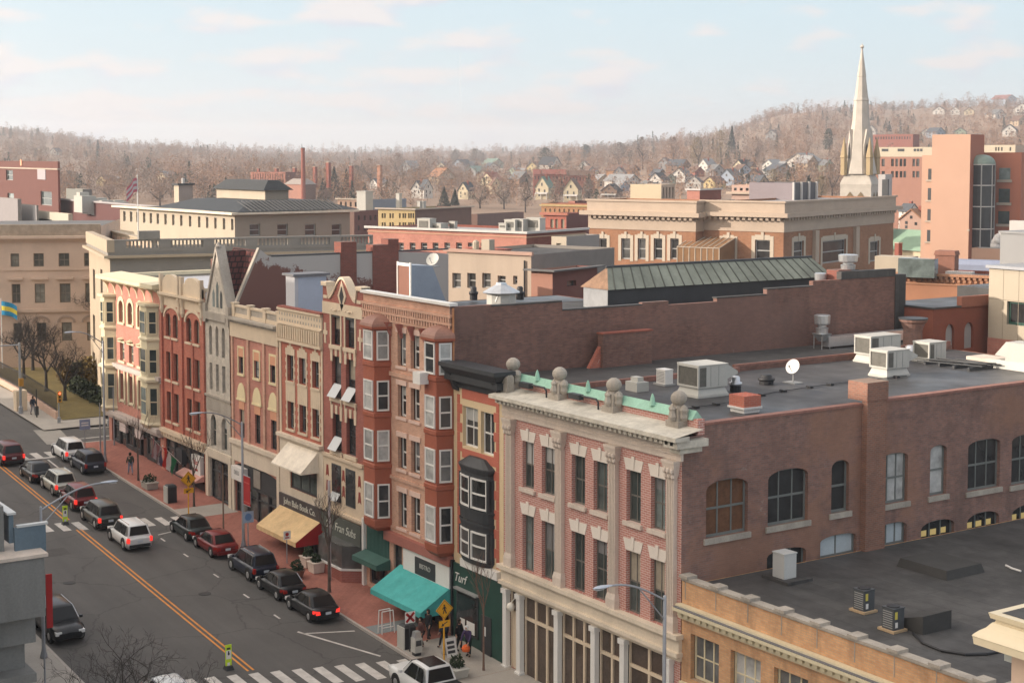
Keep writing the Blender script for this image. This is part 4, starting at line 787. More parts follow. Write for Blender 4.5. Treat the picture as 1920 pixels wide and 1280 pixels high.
mark('crossing_stripes', PAINTW, [[(-128.3 + k * .1, 26 + k * 1.15), (-126.3 + k * .1, 26 + k * 1.15), (-126.3 + k * .1, 26.6 + k * 1.15), (-128.3 + k * .1, 26.6 + k * 1.15)] for k in range(12)])
mark('stop_line', PAINTW, [[(-125.6, 33.0), (-125.2, 33.0), (-125.0, 37.8), (-125.4, 37.8)]])
mark('lane_line', PAINTW, [[(-124.5, 37.1), (-119.5, 36.9), (-119.5, 36.75), (-124.5, 36.95)]])
mark('cross_street_line', PAINTW, [[(-131.0, 41), (-130.75, 41), (-130.75, 60), (-131.0, 60)], [(-134.6, 43.5), (-134.4, 43.5), (-134.2, 49), (-134.4, 49)]], .014)
tq = []
for x in (-80.0, -84.3, -88.9, -93.9, -98.0): tq += [[(x - .45, 36.7), (x + .35, 36.7), (x + .35, 36.82), (x - .45, 36.82)]]
tq += [[(-77.2, 36.75), (-71.5, 38.9), (-71.4, 38.78), (-77.1, 36.6)], [(-76.8, 36.8), (-76.65, 36.8), (-75.6, 39.5), (-75.75, 39.5)], [(-99.4, 36.9), (-99.25, 36.9), (-99.9, 39.2), (-100.05, 39.2)]]
mark('parking_marks', PAINTW, tq)
m = MB(); a = PZ(0, 838, 2.56)
m.quad(PG(62, 806, .03), PG(113, 805, .03), PG(140, 833, .03), PG(88, 833, .03)); tag(m.build('concrete_crossing', plain('pale_concrete_patch', (.3, .28, .25), .85, .12)), None, None, kind='structure')
for k, (x, y) in enumerate(((-92, 28.5), (-86, 34.8), (-113, 30.0))):
    m = MB(); m.cyl((x, y, gz(x) + .004), (x, y, gz(x) + .012), .38, n=16); tag(m.build('manhole_cover', plain('cast_iron', (.045, .043, .042), .7, .2) if 'cast_iron' not in MATS else MATS['cast_iron']), ('round iron manhole cover in the shaded lane by the parked cars', 'round iron manhole cover between the two crossings beside the traffic lane', 'round iron manhole cover beside the queue of cars')[k] if 0 else ('iron manhole cover in the road short of the dark dashed kerb bays', 'iron manhole cover in the traffic lane ahead of the bollard', 'iron manhole cover alongside the waiting cars')[k], 'manhole', 'manhole covers in the road')
for k, (x0, x1, y0, y1) in enumerate(((-99.5, -97.8, 25.5, 30.5), (-112, -108, 29.2, 30.6))):
    strip('road_patch', plain('patch_asphalt_%d' % (k % 2), ((.078, .073, .068), (.095, .09, .084))[k % 2], .9, .2, 1.5) if 'patch_asphalt_%d' % (k % 2) not in MATS else MATS['patch_asphalt_%d' % (k % 2)], x0, x1, y0, y1, .004, n=2)
HAZE = 0.00024; EXPO = 1.5; GLOW = 2.6; CLOC = (.9, .25, .3)
SUN_EL, SUN_AZ = R(17), R(27)
to_sun = V((-math.sin(SUN_AZ) * math.cos(SUN_EL), -math.cos(SUN_AZ) * math.cos(SUN_EL), math.sin(SUN_EL)))
sd = bpy.data.lights.new('sun', 'SUN'); sd.energy = 2.1; sd.angle = R(.6); sd.color = (1.0, .87, .74)
so = newobj('sun', sd); so.rotation_euler = to_sun.to_track_quat('Z', 'Y').to_euler()
wd = bpy.data.worlds.new('World'); SC.world = wd; wd.use_nodes = True; nt = wd.node_tree; bg = nt.nodes['Background']
sky = nt.nodes.new('ShaderNodeTexSky'); sky.sky_type = 'NISHITA'; sky.sun_disc = False; sky.sun_elevation = SUN_EL; sky.sun_rotation = math.atan2(to_sun.x, to_sun.y)
sky.altitude = 100; sky.air_density = 1.0; sky.dust_density = 1.5; sky.ozone_density = 1.2
tc = nt.nodes.new('ShaderNodeTexCoord'); sp = nt.nodes.new('ShaderNodeSeparateXYZ'); nt.links.new(tc.outputs['Generated'], sp.inputs[0])
zc = _math(nt, 'MAXIMUM', sp.outputs[2], .0)
pal = _ramp(nt, zc, [(.0, (.98, .95, .91)), (.03, (.82, .91, .94)), (.06, (.71, .855, .915)), (.13, (.60, .80, .915)), (.4, (.36, .58, .85))])
mp = nt.nodes.new('ShaderNodeMapping'); mp.inputs['Scale'].default_value = (1, 1, 3.6); mp.inputs['Location'].default_value = CLOC; nt.links.new(tc.outputs['Generated'], mp.inputs[0])
mp2 = nt.nodes.new('ShaderNodeMapping'); mp2.inputs['Scale'].default_value = (1, 1, 3.6); mp2.inputs['Location'].default_value = (CLOC[0], CLOC[1], CLOC[2] + .03); nt.links.new(tc.outputs['Generated'], mp2.inputs[0])
n1 = _noise(nt, 17, 9, mp.outputs[0], .5); n2 = _noise(nt, 3.2, 2, mp.outputs[0]); n3 = _noise(nt, 17, 9, mp2.outputs[0], .5)
cf = _math(nt, 'ADD', _math(nt, 'MULTIPLY', n1.outputs['Fac'], .75), _math(nt, 'MULTIPLY', n2.outputs['Fac'], .42))
cr = _ramp(nt, cf, [(.6, 0.), (.7, .8)])
sh = _ramp(nt, _math(nt, 'ADD', _math(nt, 'SUBTRACT', n1.outputs['Fac'], n3.outputs['Fac']), .5), [(.42, (.74, .76, .86)), (.56, (.97, .88, .85))])
SK = 1 / (.12 * 2 ** EXPO)
base = _mix(nt, 1.0, pal.outputs[0], (SK,) * 3, 'MULTIPLY'); cl = _mix(nt, 1.0, sh.outputs[0], (SK,) * 3, 'MULTIPLY')
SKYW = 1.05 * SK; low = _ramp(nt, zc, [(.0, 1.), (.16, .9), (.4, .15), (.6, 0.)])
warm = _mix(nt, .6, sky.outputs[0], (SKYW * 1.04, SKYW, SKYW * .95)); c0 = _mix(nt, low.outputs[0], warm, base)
c1 = _mix(nt, cr.outputs[0], c0, cl)
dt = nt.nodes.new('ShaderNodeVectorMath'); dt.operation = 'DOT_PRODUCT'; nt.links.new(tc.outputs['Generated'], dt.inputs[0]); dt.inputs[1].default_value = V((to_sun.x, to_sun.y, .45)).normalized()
gl_ = _math(nt, 'MULTIPLY', _math(nt, 'POWER', _math(nt, 'MAXIMUM', dt.outputs['Value'], 0.), 3.), GLOW * SK)  # warm sun-side lobe added outside the view to brighten the street fronts
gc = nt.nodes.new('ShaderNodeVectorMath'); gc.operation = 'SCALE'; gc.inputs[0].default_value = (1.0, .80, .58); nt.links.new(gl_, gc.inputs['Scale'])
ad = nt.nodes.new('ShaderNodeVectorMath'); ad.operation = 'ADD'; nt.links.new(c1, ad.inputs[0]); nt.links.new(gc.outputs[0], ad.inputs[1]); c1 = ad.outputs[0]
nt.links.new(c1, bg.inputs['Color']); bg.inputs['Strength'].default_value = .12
cd = bpy.data.cameras.new('camera'); co = newobj('camera', cd); SC.camera = co
cd.sensor_width = 36; cd.lens = FPX / 1920 * 36; cd.shift_y = -(640 - V0) / 1920; cd.clip_end = 12000; cd.clip_start = .5
M = Matrix((_rt, _up, -_fw)).transposed().to_4x4(); M.translation = CAM; co.matrix_world = M
SC.view_settings.view_transform = 'Standard'; SC.view_settings.look = 'None'; SC.view_settings.exposure = EXPO; SC.view_settings.gamma = 1
SC.cycles.max_bounces = 6; SC.cycles.use_denoising = True
TYRE = plain('tyre_rubber', (.02, .02, .02), .85, .1); RIM = plain('alloy_rim', (.5, .5, .5), .3, .05, metal=.7); CARGLASS = plain('car_glass', (.01, .011, .012), .14, 0, spec=.35)
LAMPR = plain('tail_lamp_red', (.35, .02, .015), .25, 0); LAMPON = glow('tail_lamp_lit', (.8, .03, .02), .45); LAMPW = plain('head_lamp', (.7, .7, .68), .15, 0); PLATE = plain('number_plate', (.55, .58, .62), .5, 0); BUMP = plain('black_trim', (.022, .022, .023), .6, .1); CHROME = plain('chrome_strip', (.6, .6, .6), .15, 0, metal=.9)
def car_ring(x, w, z0, z1, crown=.04):
    return [(x, a * w, z0 + (z1 - z0) * b + (crown if abs(a) < .1 else 0)) for a, b in ((0, 0), (.82, 0), (.95, .1), (1, .32), (1.0, .62), (.965, .86), (.88, .985), (.5, 1.0), (0, 1.0), (-.5, 1.0), (-.88, .985), (-.965, .86), (-1.0, .62), (-1, .32), (-.95, .1), (-.82, 0), (0, 0))]
def make_car(kind, bodymat, brake=False, L=4.3, W=1.72, name='car', plate=True, roofmat=None, rails=False):
    """kind: sedan, suv, pickup; built nose towards +x, wheels on z = 0"""
    K = {'sedan': dict(belt=.86, h=1.42, hood=.62, xa=.9, xb=.22, xc=-1.1, xd=-1.72, deck=.92), 'suv': dict(belt=.98, h=1.68, hood=.84, xa=1.0, xb=.45, xc=-1.75, xd=-2.0, deck=.98), 'pickup': dict(belt=1.08, h=1.86, hood=.98, xa=1.0, xb=.42, xc=-.75, xd=-.95, deck=1.06)}[kind]
    e = newobj(name, None); w = W / 2; xr, xf = -L / 2, L / 2; s = L / 4.3
    belt, h = K['belt'], K['h']; xa, xb, xc, xd = (K[k] * s for k in ('xa', 'xb', 'xc', 'xd'))
    sec = [(xr, w * .80, .42, K['deck'] - .14), (xr + .07, w * .9, .3, K['deck'] - .04), (xr + .35, w * .97, .22, K['deck']), (xd, w, .2, belt + .02), (-.6, w, .2, belt), (.4, w, .2, belt - .01), (xa, w * .99, .2, belt - .02), (xa + .35, w * .98, .2, K['hood'] + (belt - K['hood']) * .62), (xf - .45, w * .94, .22, K['hood'] + .06), (xf - .12, w * .84, .28, K['hood'] - .04), (xf, w * .66, .36, K['hood'] - .16)]
    m = MB(); m.grid([car_ring(*q) for q in sec]); m.poly(car_ring(*sec[0])[:-1][::-1]); m.poly(car_ring(*sec[-1])[:-1])
    body = m.build('body', bodymat, e, local=True, smooth=True); body.modifiers.new('b', 'EDGE_SPLIT').split_angle = R(50)
    hb, ht = w * .93, w * .72; m = MB()                                     # pillars and roof
    g = lambda x, z: hb + (ht - hb) * min(1, max(0, (z - belt + .03) / (h - belt)))
    rr = []
    for x, z in ((xa, belt - .03), ((xa + xb) / 2, (belt + h) / 2 + .02), (xb, h - .05), (xb - .25, h), ((xb + xc) / 2, h + .025), (xc + .15, h), (xc, h - .05), ((xc + xd) / 2 - .02, (belt + h) / 2), (xd - .03, belt - .03)):
        a = g(x, z); rr.append([(x, a, belt - .06), (x, g(x, z), z - .05 if z > belt else z - .04), (x, a - .07, z), (x, 0, z + .02), (x, -a + .07, z), (x, -a, z - .05 if z > belt else z - .04), (x, -a, belt - .06)])
    m.grid(rr); m.build('roof', roofmat or bodymat, e, local=True, smooth=True).modifiers.new('b', 'EDGE_SPLIT').split_angle = R(40)
    o_ = .018
    def pane(nm, pts): m = MB(); m.poly(pts); return m.build(nm, CARGLASS, e, local=True)
    zb, zt = belt + .03, h - .1
    f = lambda t: (xd + (xc - xd) * t, belt + (h - belt) * t)
    (x1, z1), (x2, z2) = f(.1), f(.86); nx = -o_ - .012
    pane('rear_window', [(x1 + nx, g(0, z1) - .13, z1 + .02), (x1 + nx, -g(0, z1) + .13, z1 + .02), (x2 + nx, -g(0, z2) + .12, z2 + .03), (x2 + nx, g(0, z2) - .12, z2 + .03)])
    f2 = lambda t: (xa + (xb - xa) * t, belt + (h - belt) * t); (x1, z1), (x2, z2) = f2(.08), f2(.88)
    pane('windscreen', [(x1 + .04, -g(0, z1) + .1, z1 + .02), (x1 + .04, g(0, z1) - .1, z1 + .02), (x2 + .04, g(0, z2) - .1, z2 + .03), (x2 + .04, -g(0, z2) + .1, z2 + .03)])
    xm = (xb + xc) / 2 - .05
    for sy in (1, -1):
        for (p, q, nm) in ((0, 1, 'side_window'), (1, 2, 'side_window')):
            xs = [(xa - .28, xb - .06), (xm, xm), (xd + (.42 if kind != 'pickup' else .2), xc + .18)]; (b0, t0), (b1, t1) = xs[p], xs[q]; d = .04
            pane(nm, [(b0 - d * (1 if p else 1), sy * (g(0, zb) + o_), zb), (b1 + d, sy * (g(0, zb) + o_), zb), (t1 + d, sy * (g(0, zt) + o_), zt), (t0 - d, sy * (g(0, zt) + o_), zt)])
    for sx in (xr + .82 * s, xf - .84 * s):
        for sy in (1, -1):
            m = MB(); y = sy * (w - .07); rad = .33 if kind == 'sedan' else .38
            m.cyl((sx, y - sy * .14, rad), (sx, y + sy * .078, rad), rad, n=18); o = m.build('wheel', TYRE, e, local=True)
            m = MB(); m.cyl((sx, y + sy * .06, rad), (sx, y + sy * .09, rad), rad * .62, rad * .5, n=10); m.build('rim', RIM, o, local=True)
            m = MB(); n = 12
            m.prism([(sx + (rad + .07) * math.cos(math.pi * k / n), y + sy * .05, rad + .02 + (rad + .07) * math.sin(math.pi * k / n)) for k in range(n + 1)], (0, sy * .026, 0)); m.build('wheel_arch', BUMP, e, local=True)
    zt = K['deck'] - .2
    for sy in (1, -1):
        m = MB(); m.add([(xr - .012, sy * w * .55, zt - .14), (xr - .012, sy * w * .84, zt - .14), (xr + .28, sy * w * .985, zt - .1), (xr + .28, sy * w * .985, zt + .08), (xr - .0, sy * w * .86, zt + .1), (xr - .012, sy * w * .6, zt + .06)], [(0, 1, 4, 5), (1, 2, 3, 4)]) if kind != 'suv' else m.box(xr - .03, xr + .2, sy * w * .77, sy * w * .96, zt - .16, zt + .14)
        m.build('tail_light', LAMPON if brake else LAMPR, e, local=True)
        if kind != 'pickup': m = MB(); m.tube([(xa - .2, sy * (g(0, belt) + .03), belt + .05), (xb - .1, sy * (ht + .035), h - .07), (xc + .1, sy * (ht + .035), h - .07), (xd + .25, sy * (g(0, belt) + .03), belt + .05)], .018, 4); m.build('window_trim', CHROME, e, local=True)
        m = MB(); m.box(xf - .3, xf - .02, sy * w * .5, sy * w * .86, K['hood'] - .24, K['hood'] - .06); m.build('headlight', LAMPW, e, local=True)
        m = MB(); m.box(xa - .3, xa - .14, sy * (w + .02), sy * (w + .17), belt + .02, belt + .16); m.build('wing_mirror', bodymat, e, local=True)
    m = MB(); m.box(xr - .05, xr + .12, -w * .8, w * .8, .3, .5); m.build('rear_bumper', BUMP if kind != 'sedan' else bodymat, e, local=True)
    if plate: m = MB(); m.box(xr - .065, xr - .03, -.17, .17, zt - .16, zt - .02); m.build('number_plate', PLATE, e, local=True)
    if rails:
        m = MB()
        for sy in (1, -1): m.box(xc + .2, xb - .3, sy * (ht - .12), sy * (ht - .08), h + .0, h + .05)
        m.build('roof_rail', CHROME, e, local=True)
    if kind == 'pickup':
        m = MB(); m.box(xr + .08, xd - .1, -w * .86, w * .86, 1.06, 1.14); m.build('bed_cover', BUMP, e, local=True); m = MB(); m.box(xc + .1, xb - .15, -w * .5, w * .5, h + .015, h + .05); m.build('sunroof', CARGLASS, e, local=True)
    return e
def park(e, xrear, y, label, cat='car', group=None, head=math.pi, L=4.3):
    x = xrear - L / 2 if head > 3 else xrear + L / 2
    e.location = (x, y, gz(x) + .006); e.rotation_euler = (0, -SL if head > 3 else SL, head); tag(e, label, cat, group); return e
P_ = dict(black=paint('black_car_paint', (.012, .013, .015)), blue=paint('midnight_blue_paint', (.014, .018, .034)), red=paint('dark_red_car_paint', (.17, .012, .012)), white=paint('white_car_paint', (.68, .68, .66)), grey=paint('grey_green_car_paint', (.075, .075, .065), .3), silver=paint('pale_gold_car_paint', (.45, .44, .38), .4), maroon=paint('maroon_car_paint', (.1, .012, .014)), dgreen=paint('dark_green_car_paint', (.018, .026, .026)))
G1, G2 = 'cars parked along the kerb', 'cars queueing in the lane'
park(make_car('sedan', P_['black'], True, 4.15), -77.5, 38.75, 'black sedan with lit tail lights, last of the kerbside row short of the striped crossing', group=G1, L=4.15)
park(make_car('sedan', P_['black'], False, 4.0), -81.95, 38.8, 'black sedan with unlit tail lights parked between a dark van-like car and another black sedan', group=G1, L=4.0)
park(make_car('suv', P_['blue'], False, 4.2, 1.78, rails=True), -86.2, 38.9, 'tall midnight blue sport utility car with roof rails, parked behind the red sedan', group=G1, L=4.2)
park(make_car('sedan', P_['red'], False, 4.2), -91.9, 38.8, 'dark red sedan parked at the kerb beside the street lamp', group=G1, L=4.2)
park(make_car('sedan', P_['dgreen'], False, 4.1), -96.2, 38.8, 'dark green-black sedan parked first in the kerbside row, just past the crossing', group=G1, L=4.1)
park(make_car('suv', P_['blue'], False, 4.2, 1.75), -117.6, 38.7, 'dark blue wagon parked at the kerb beside the walking man', group=G1, L=4.2)
park(make_car('suv', P_['white'], True, 4.3, 1.75), -122.4, 38.7, 'white sport utility car stopped at the kerb in front of the dark blue wagon', group=G1, L=4.3)
park(make_car('suv', P_['white'], True, 4.2, 1.76, rails=True), -96.2, 34.5, 'white sport utility car with black roof rails at the tail of the queue', group=G2, L=4.2)
park(make_car('suv', P_['grey'], True, 4.3, 1.74), -101.9, 34.5, 'grey-green minivan halfway over the far striped crossing', group=G2, L=4.3)
park(make_car('suv', P_['red'], True, 4.0, 1.7), -107.4, 34.6, 'red sport utility car with glowing brake lights behind the pale gold one', group=G2, L=4.0)
park(make_car('suv', P_['silver'], True, 4.1, 1.7, rails=True), -112.2, 34.7, 'pale gold sport utility car waiting in the lane', group=G2, L=4.1)
park(make_car('sedan', P_['black'], False, 4.1), -116.7, 34.4, 'black sedan waiting in the lane ahead of the pale gold car', group=G2, L=4.1)
park(make_car('suv', P_['maroon'], True, 4.4, 1.8), -123.4, 34.0, 'maroon sport utility car at the head of the queue by the junction', group=G2, L=4.4)
park(make_car('pickup', P_['white'], False, 5.4, 1.95, name='pickup_truck'), -62.6, 38.2, 'white pickup truck with a sunroof and black bed cover on the near crossing', 'pickup truck', L=5.4)
park(make_car('suv', P_['black'], False, 4.5, 1.85, plate=False), -85.8, 25.2, 'black car parked facing out beside the concrete garage', head=0., L=4.5)
park(make_car('sedan', P_['white'], False, 4.3), -72.3, 26.6, 'white car whose roof pokes into the frame below the bare tree', head=0., L=4.3)

SKIN = plain('skin', (.45, .26, .18), .6, 0); HAIRD = plain('dark_hair', (.02, .015, .012), .7, 0)
def cloth(n, c): return MATS[n] if n in MATS else plain(n, c, .85, .12, 6)
def skinned(name, bones, mat, parent, sub=1):
    """bones: list of chains [(p, r), ...]; chains that start where another has a joint are joined to it"""
    vs, es, rs, ix = [], [], [], {}
    for ch in bones:
        prev = None
        for p, r in ch:
            k = tuple(round(c, 4) for c in p)
            if k not in ix: ix[k] = len(vs); vs.append(p); rs.append(r)
            if prev is not None and prev != ix[k]: es.append((prev, ix[k]))
            prev = ix[k]
    me = bpy.data.meshes.new(name); me.from_pydata(vs, es, []); me.materials.append(mat); o = newobj(name, me, parent)
    md = o.modifiers.new('skin', 'SKIN'); md.use_smooth_shade = True
    if not me.skin_vertices: me.attributes.new  # the modifier adds the layer
    for i, r in enumerate(rs):
        sv = me.skin_vertices[0].data[i]; sv.radius = (r, r); sv.use_root = (i == 0)
    if sub: o.modifiers.new('sub', 'SUBSURF').levels = sub; o.modifiers['sub'].render_levels = sub
    return o
def make_person(label, x, y, yaw, top, legs, shoe=(.03, .03, .03), hair=(.02, .015, .012), stride=.16, arms=(.1, -.1), bag=None, skirt=False, hat=None, scale=1., bend=0., group=None):
    z = gz(x) + .15; e = thing('person', label, 'person', (x, y, z), group); e.rotation_euler.z = yaw; e.scale = (scale,) * 3
    T = cloth('cloth_%02d%02d%02d' % tuple(int(c * 99) for c in top), top); Lg = cloth('cloth_%02d%02d%02d' % tuple(int(c * 99) for c in legs), legs); Sh = cloth('shoe_leather', shoe); Hr = cloth('hair_%02d%02d' % (int(hair[0] * 99), int(hair[2] * 99)), hair)
    b = bend; pel = (0, 0, .93); ch = (.02 + b * .35, 0, 1.28); nk = (.03 + b * .6, 0, 1.50); hd = (.05 + b * .72, 0, 1.63)
    sh = lambda s: (.01 + b * .5, s * .185, 1.42); el = lambda s: (.0 + b * .6 + arms[0 if s > 0 else 1] * .5, s * .25, 1.14); wr = lambda s: (.08 + b * .7 + arms[0 if s > 0 else 1], s * .24, .9)
    hip = lambda s: (0, s * .09, .9); kn = lambda s: (s * stride * .6 + .03, s * .1, .49); an = lambda s: (s * stride * 1.1 - (.06 if s < 0 else 0), s * .1, .09); toe = lambda s: (s * stride * 1.1 + .15, s * .11, .05)
    body = [[(pel, .13), (ch, .14), (nk, .055), (hd, .085), ((hd[0] + .015, 0, hd[2] + .08), .075)], [(hd, .085), ((hd[0] + .085, 0, hd[2] - .01), .018)]]
    for s in (1, -1):
        body += [[(ch, .14), (sh(s), .055), (el(s), .043), (wr(s), .03)], [(pel, .13), (hip(s), .085), (kn(s), .055), (an(s), .04), (toe(s), .035)]]
        w = wr(s); hnd = (w[0] + .03, w[1], w[2] - .07); body.append([(w, .03), (hnd, .03)])
        for k, (dy, ln) in enumerate(((-.03, .07), (-.01, .085), (.01, .08), (.03, .06))): body.append([(hnd, .03), ((hnd[0] + .02, hnd[1] + dy, hnd[2] - ln * .6), .009), ((hnd[0] + .035, hnd[1] + dy, hnd[2] - ln), .008)])
        body.append([(w, .03), ((w[0] + .05, w[1] - s * .03, w[2] - .03), .01), ((w[0] + .07, w[1] - s * .03, w[2] - .07), .009)])
    skinned('body', body, SKIN, e)
    jk = [[((0, 0, .82), .17), (pel, .165), (ch, .17), ((nk[0] - .01, 0, nk[2] - .05), .08)]]
    for s in (1, -1): jk.append([(ch, .17), (sh(s), .075), (el(s), .062), ((wr(s)[0] - .01, wr(s)[1], wr(s)[2] + .04), .045)])
    skinned('jacket', jk, T, e)
    tr = []
    for s in (1, -1): tr.append([(pel, .14), (hip(s), .1), (kn(s), .075), ((an(s)[0], an(s)[1], an(s)[2] + .04), .058)])
    skinned('trousers', tr, Lg, e)
    for s in (1, -1): skinned('shoe', [[(an(s), .05), (toe(s), .045)]], Sh, e)
    m = MB(); m.lathe((hd[0] - .012, 0, hd[2] - .02), [(.075, -.1), (.105, -.02), (.108, .06), (.09, .12), (.05, .15), (.01, .16)], 10)
    m.v = [(px if px < hd[0] + .05 else hd[0] + .05 , py, pz) for px, py, pz in m.v]; m.build('hat' if hat else 'hair', cloth('hat_cloth', hat) if hat else Hr, e, local=True, smooth=True)
    for s in (1, -1):
        m = MB(); m.lathe((hd[0] + .078, s * .03, hd[2] + .02), [(.001, -.01), (.011, 0), (.001, .01)], 6); m.build('eye', BLACKP, e, local=True)
    return e
make_person('man in a dark green jacket and pale jeans walking alone past the parked wagon', -115.9, 40.9, math.pi, (.03, .045, .035), (.22, .24, .32))
make_person('person in a brown jacket, first of the group leaving the teal awning', -71.0, 41.1, R(-80), (.09, .04, .035), (.03, .03, .035))
make_person('person in a black coat behind the brown-jacketed one under the teal awning', -71.9, 42.1, R(-75), (.02, .02, .022), (.03, .028, .028))
make_person('person in a dark blue top with reddish hair striding beside the black waste bins', -70.4, 42.2, R(200), (.02, .035, .06), (.02, .022, .03), hair=(.16, .04, .03), stride=.24)
make_person('person in dark clothes standing by the pedestrian sign pole at the green shop', -69.7, 42.7, R(20), (.018, .02, .024), (.02, .02, .022), stride=.05)
pp = make_person('person in a purple jacket and white hat bending over an orange bag', -68.7, 42.7, R(-60), (.06, .04, .10), (.02, .035, .03), hat=(.7, .7, .68), stride=.06, bend=.3, arms=(.25, .2))
m = MB(); m.lathe((-68.35, 42.3, gz(-68.4) + .78), [(.05, -.2), (.2, -.16), (.24, 0), (.16, .14), (.05, .2)], 10); tag(m.build('shoulder_bag', plain('orange_cloth', (.7, .13, .03), .8, .1), loc=(-68.35, 42.3, gz(-68.4) + .6)), 'bright orange bag held by the person in purple', 'bag')
make_person('small figure crossing the pavement below the iron fence', -142.2, 41.0, R(20), (.02, .03, .05), (.25, .24, .26))

def lamp(label, x, y, h, arm, yd, r=.1, banner=False, group='tall grey street lamps'):
    z = gz(x) + .14; e = thing('street_lamp', label, 'street lamp', (x, y, z), group)
    m = MB(); m.lathe((x, y, z), [(.2, 0), (.2, .12), (r * 1.3, .35), (r, .6), (r * .75, h), (r * .4, h + .05)], 12); m.build('pole', ALU, e, smooth=True)
    m = MB(); n = 10; a = [V((x, y + yd * arm * k / n, z + h - .15 + 1.05 * math.sin(k / n * math.pi / 2))) for k in range(n + 1)]; m.tube(a, .045, 6); m.tube([V((x, y, z + h - 1.0)), a[5]], .03, 6); m.build('arm', ALU, e)
    q = a[-1]; m = MB(); pf = [(0, .06), (.1, .1), (.45, .17), (.75, .14), (.95, .04)]
    m.grid([[(q.x + w * math.cos(t), q.y + yd * d, q.z + .02 + .07 * math.sin(t) * w / .17) for t in [2 * math.pi * k / 8 for k in range(9)]] for d, w in pf]); m.build('lamp_head', plain('lamp_blue_grey', (.42, .46, .52), .35, .05) if 'lamp_blue_grey' not in MATS else MATS['lamp_blue_grey'], e, smooth=True)
    m = MB(); m.box(q.x - .1, q.x + .1, q.y + yd * .45, q.y + yd * .85, q.z - .07, q.z - .04); m.build('lens', plain('lamp_lens', (.6, .6, .58), .2, 0) if 'lamp_lens' not in MATS else MATS['lamp_lens'], e)
    return e
lamp('grey street lamp standing clear of the concrete garage, arm over the road', -79.8, 23.3, 8.0, 3.2, 1)
lamp('grey street lamp by the red banner in the brick pavement', -93.4, 40.55, 8.3, 2.7, -1)
lamp('grey street lamp in front of the striped brick block', -49.55, 40.5, 9.0, 2.8, -1)
lamp('grey street lamp at the far corner building', -121.0, 40.6, 9.8, 2.2, -1)
e = thing('banner_sign', 'red vertical banner fixed to a lamp pole over the pavement', 'banner', (-93.0, 40.55, gz(-93) + 3.0)); m = MB(); m.box(-93.22, -92.2, 40.52, 40.56, 4.1, 6.0); m.build('banner_cloth', REDP, e); m = MB(); m.cyl((-93.3, 40.54, 6.02), (-92.2, 40.54, 6.02), .03); m.build('bracket', ALU, e); m = MB(); m.cyl((-93.3, 40.54, 4.08), (-92.2, 40.54, 4.08), .03); m.build('bracket', ALU, e); m = MB(); m.box(-93.2, -92.22, 40.5, 40.519, 5.55, 5.62); m.box(-93.2, -92.22, 40.5, 40.519, 4.25, 4.32); m.build('stripe', plain('banner_pink', (.5, .1, .08), .7, 0), e)
def pole_sign(label, x, y, h, panelw, panelh, mat, polemat=ALU, name='road_sign', cat='sign', r=.035, facing=NR, z=None, shape='rect', extra=None, group=None):
    z = gz(x) + .14 if z is None else z; e = thing(name, label, cat, (x, y, z), group); m = MB(); m.cyl((x, y, z), (x, y, z + h), r, n=8); m.build('pole', polemat, e)
    U = V((-facing.y, facing.x, 0)); P = V((x, y, z + h - panelh)) + facing * (r + .01); m = MB()
    if shape == 'rect': m.obox(P, U, facing, -panelw / 2, panelw / 2, 0, .02, 0, panelh)
    elif shape == 'round': m.cyl(P + V((0, 0, panelh / 2)), P + V((0, 0, panelh / 2)) + facing * .02, panelw / 2, n=20)
    o = m.build('panel', mat, e); ORG[o.name] = org(e)
    return e, o, P, U
YSIGN = plain('sign_yellow', (.72, .36, .02), .45, .03)
def walker(o, C, U, N, s):
    """the walking figure on a crossing sign, as flat raised shapes"""
    q = lambda u, z: C + U * (u * s) + V((0, 0, z * s)) + N * .004; m = MB(); d = N * .006
    m.prism([q(-.03 + .075 * math.cos(t), .36 + .075 * math.sin(t)) for t in [k * math.pi / 5 for k in range(10)]], d)
    for pts in ([(-.09, .26), (.06, .27), (.07, -.02), (-.06, -.02)], [(-.08, .25), (-.02, .2), (-.18, .02), (-.24, .06)], [(.04, .26), (.1, .22), (.2, .04), (.14, .01)], [(-.06, .0), (.03, .0), (-.1, -.36), (-.2, -.36)], [(-.02, .0), (.07, .0), (.22, -.34), (.12, -.38)]): m.prism([q(*p) for p in pts], d)
    return m.build('walking_figure', BLACKP, o)
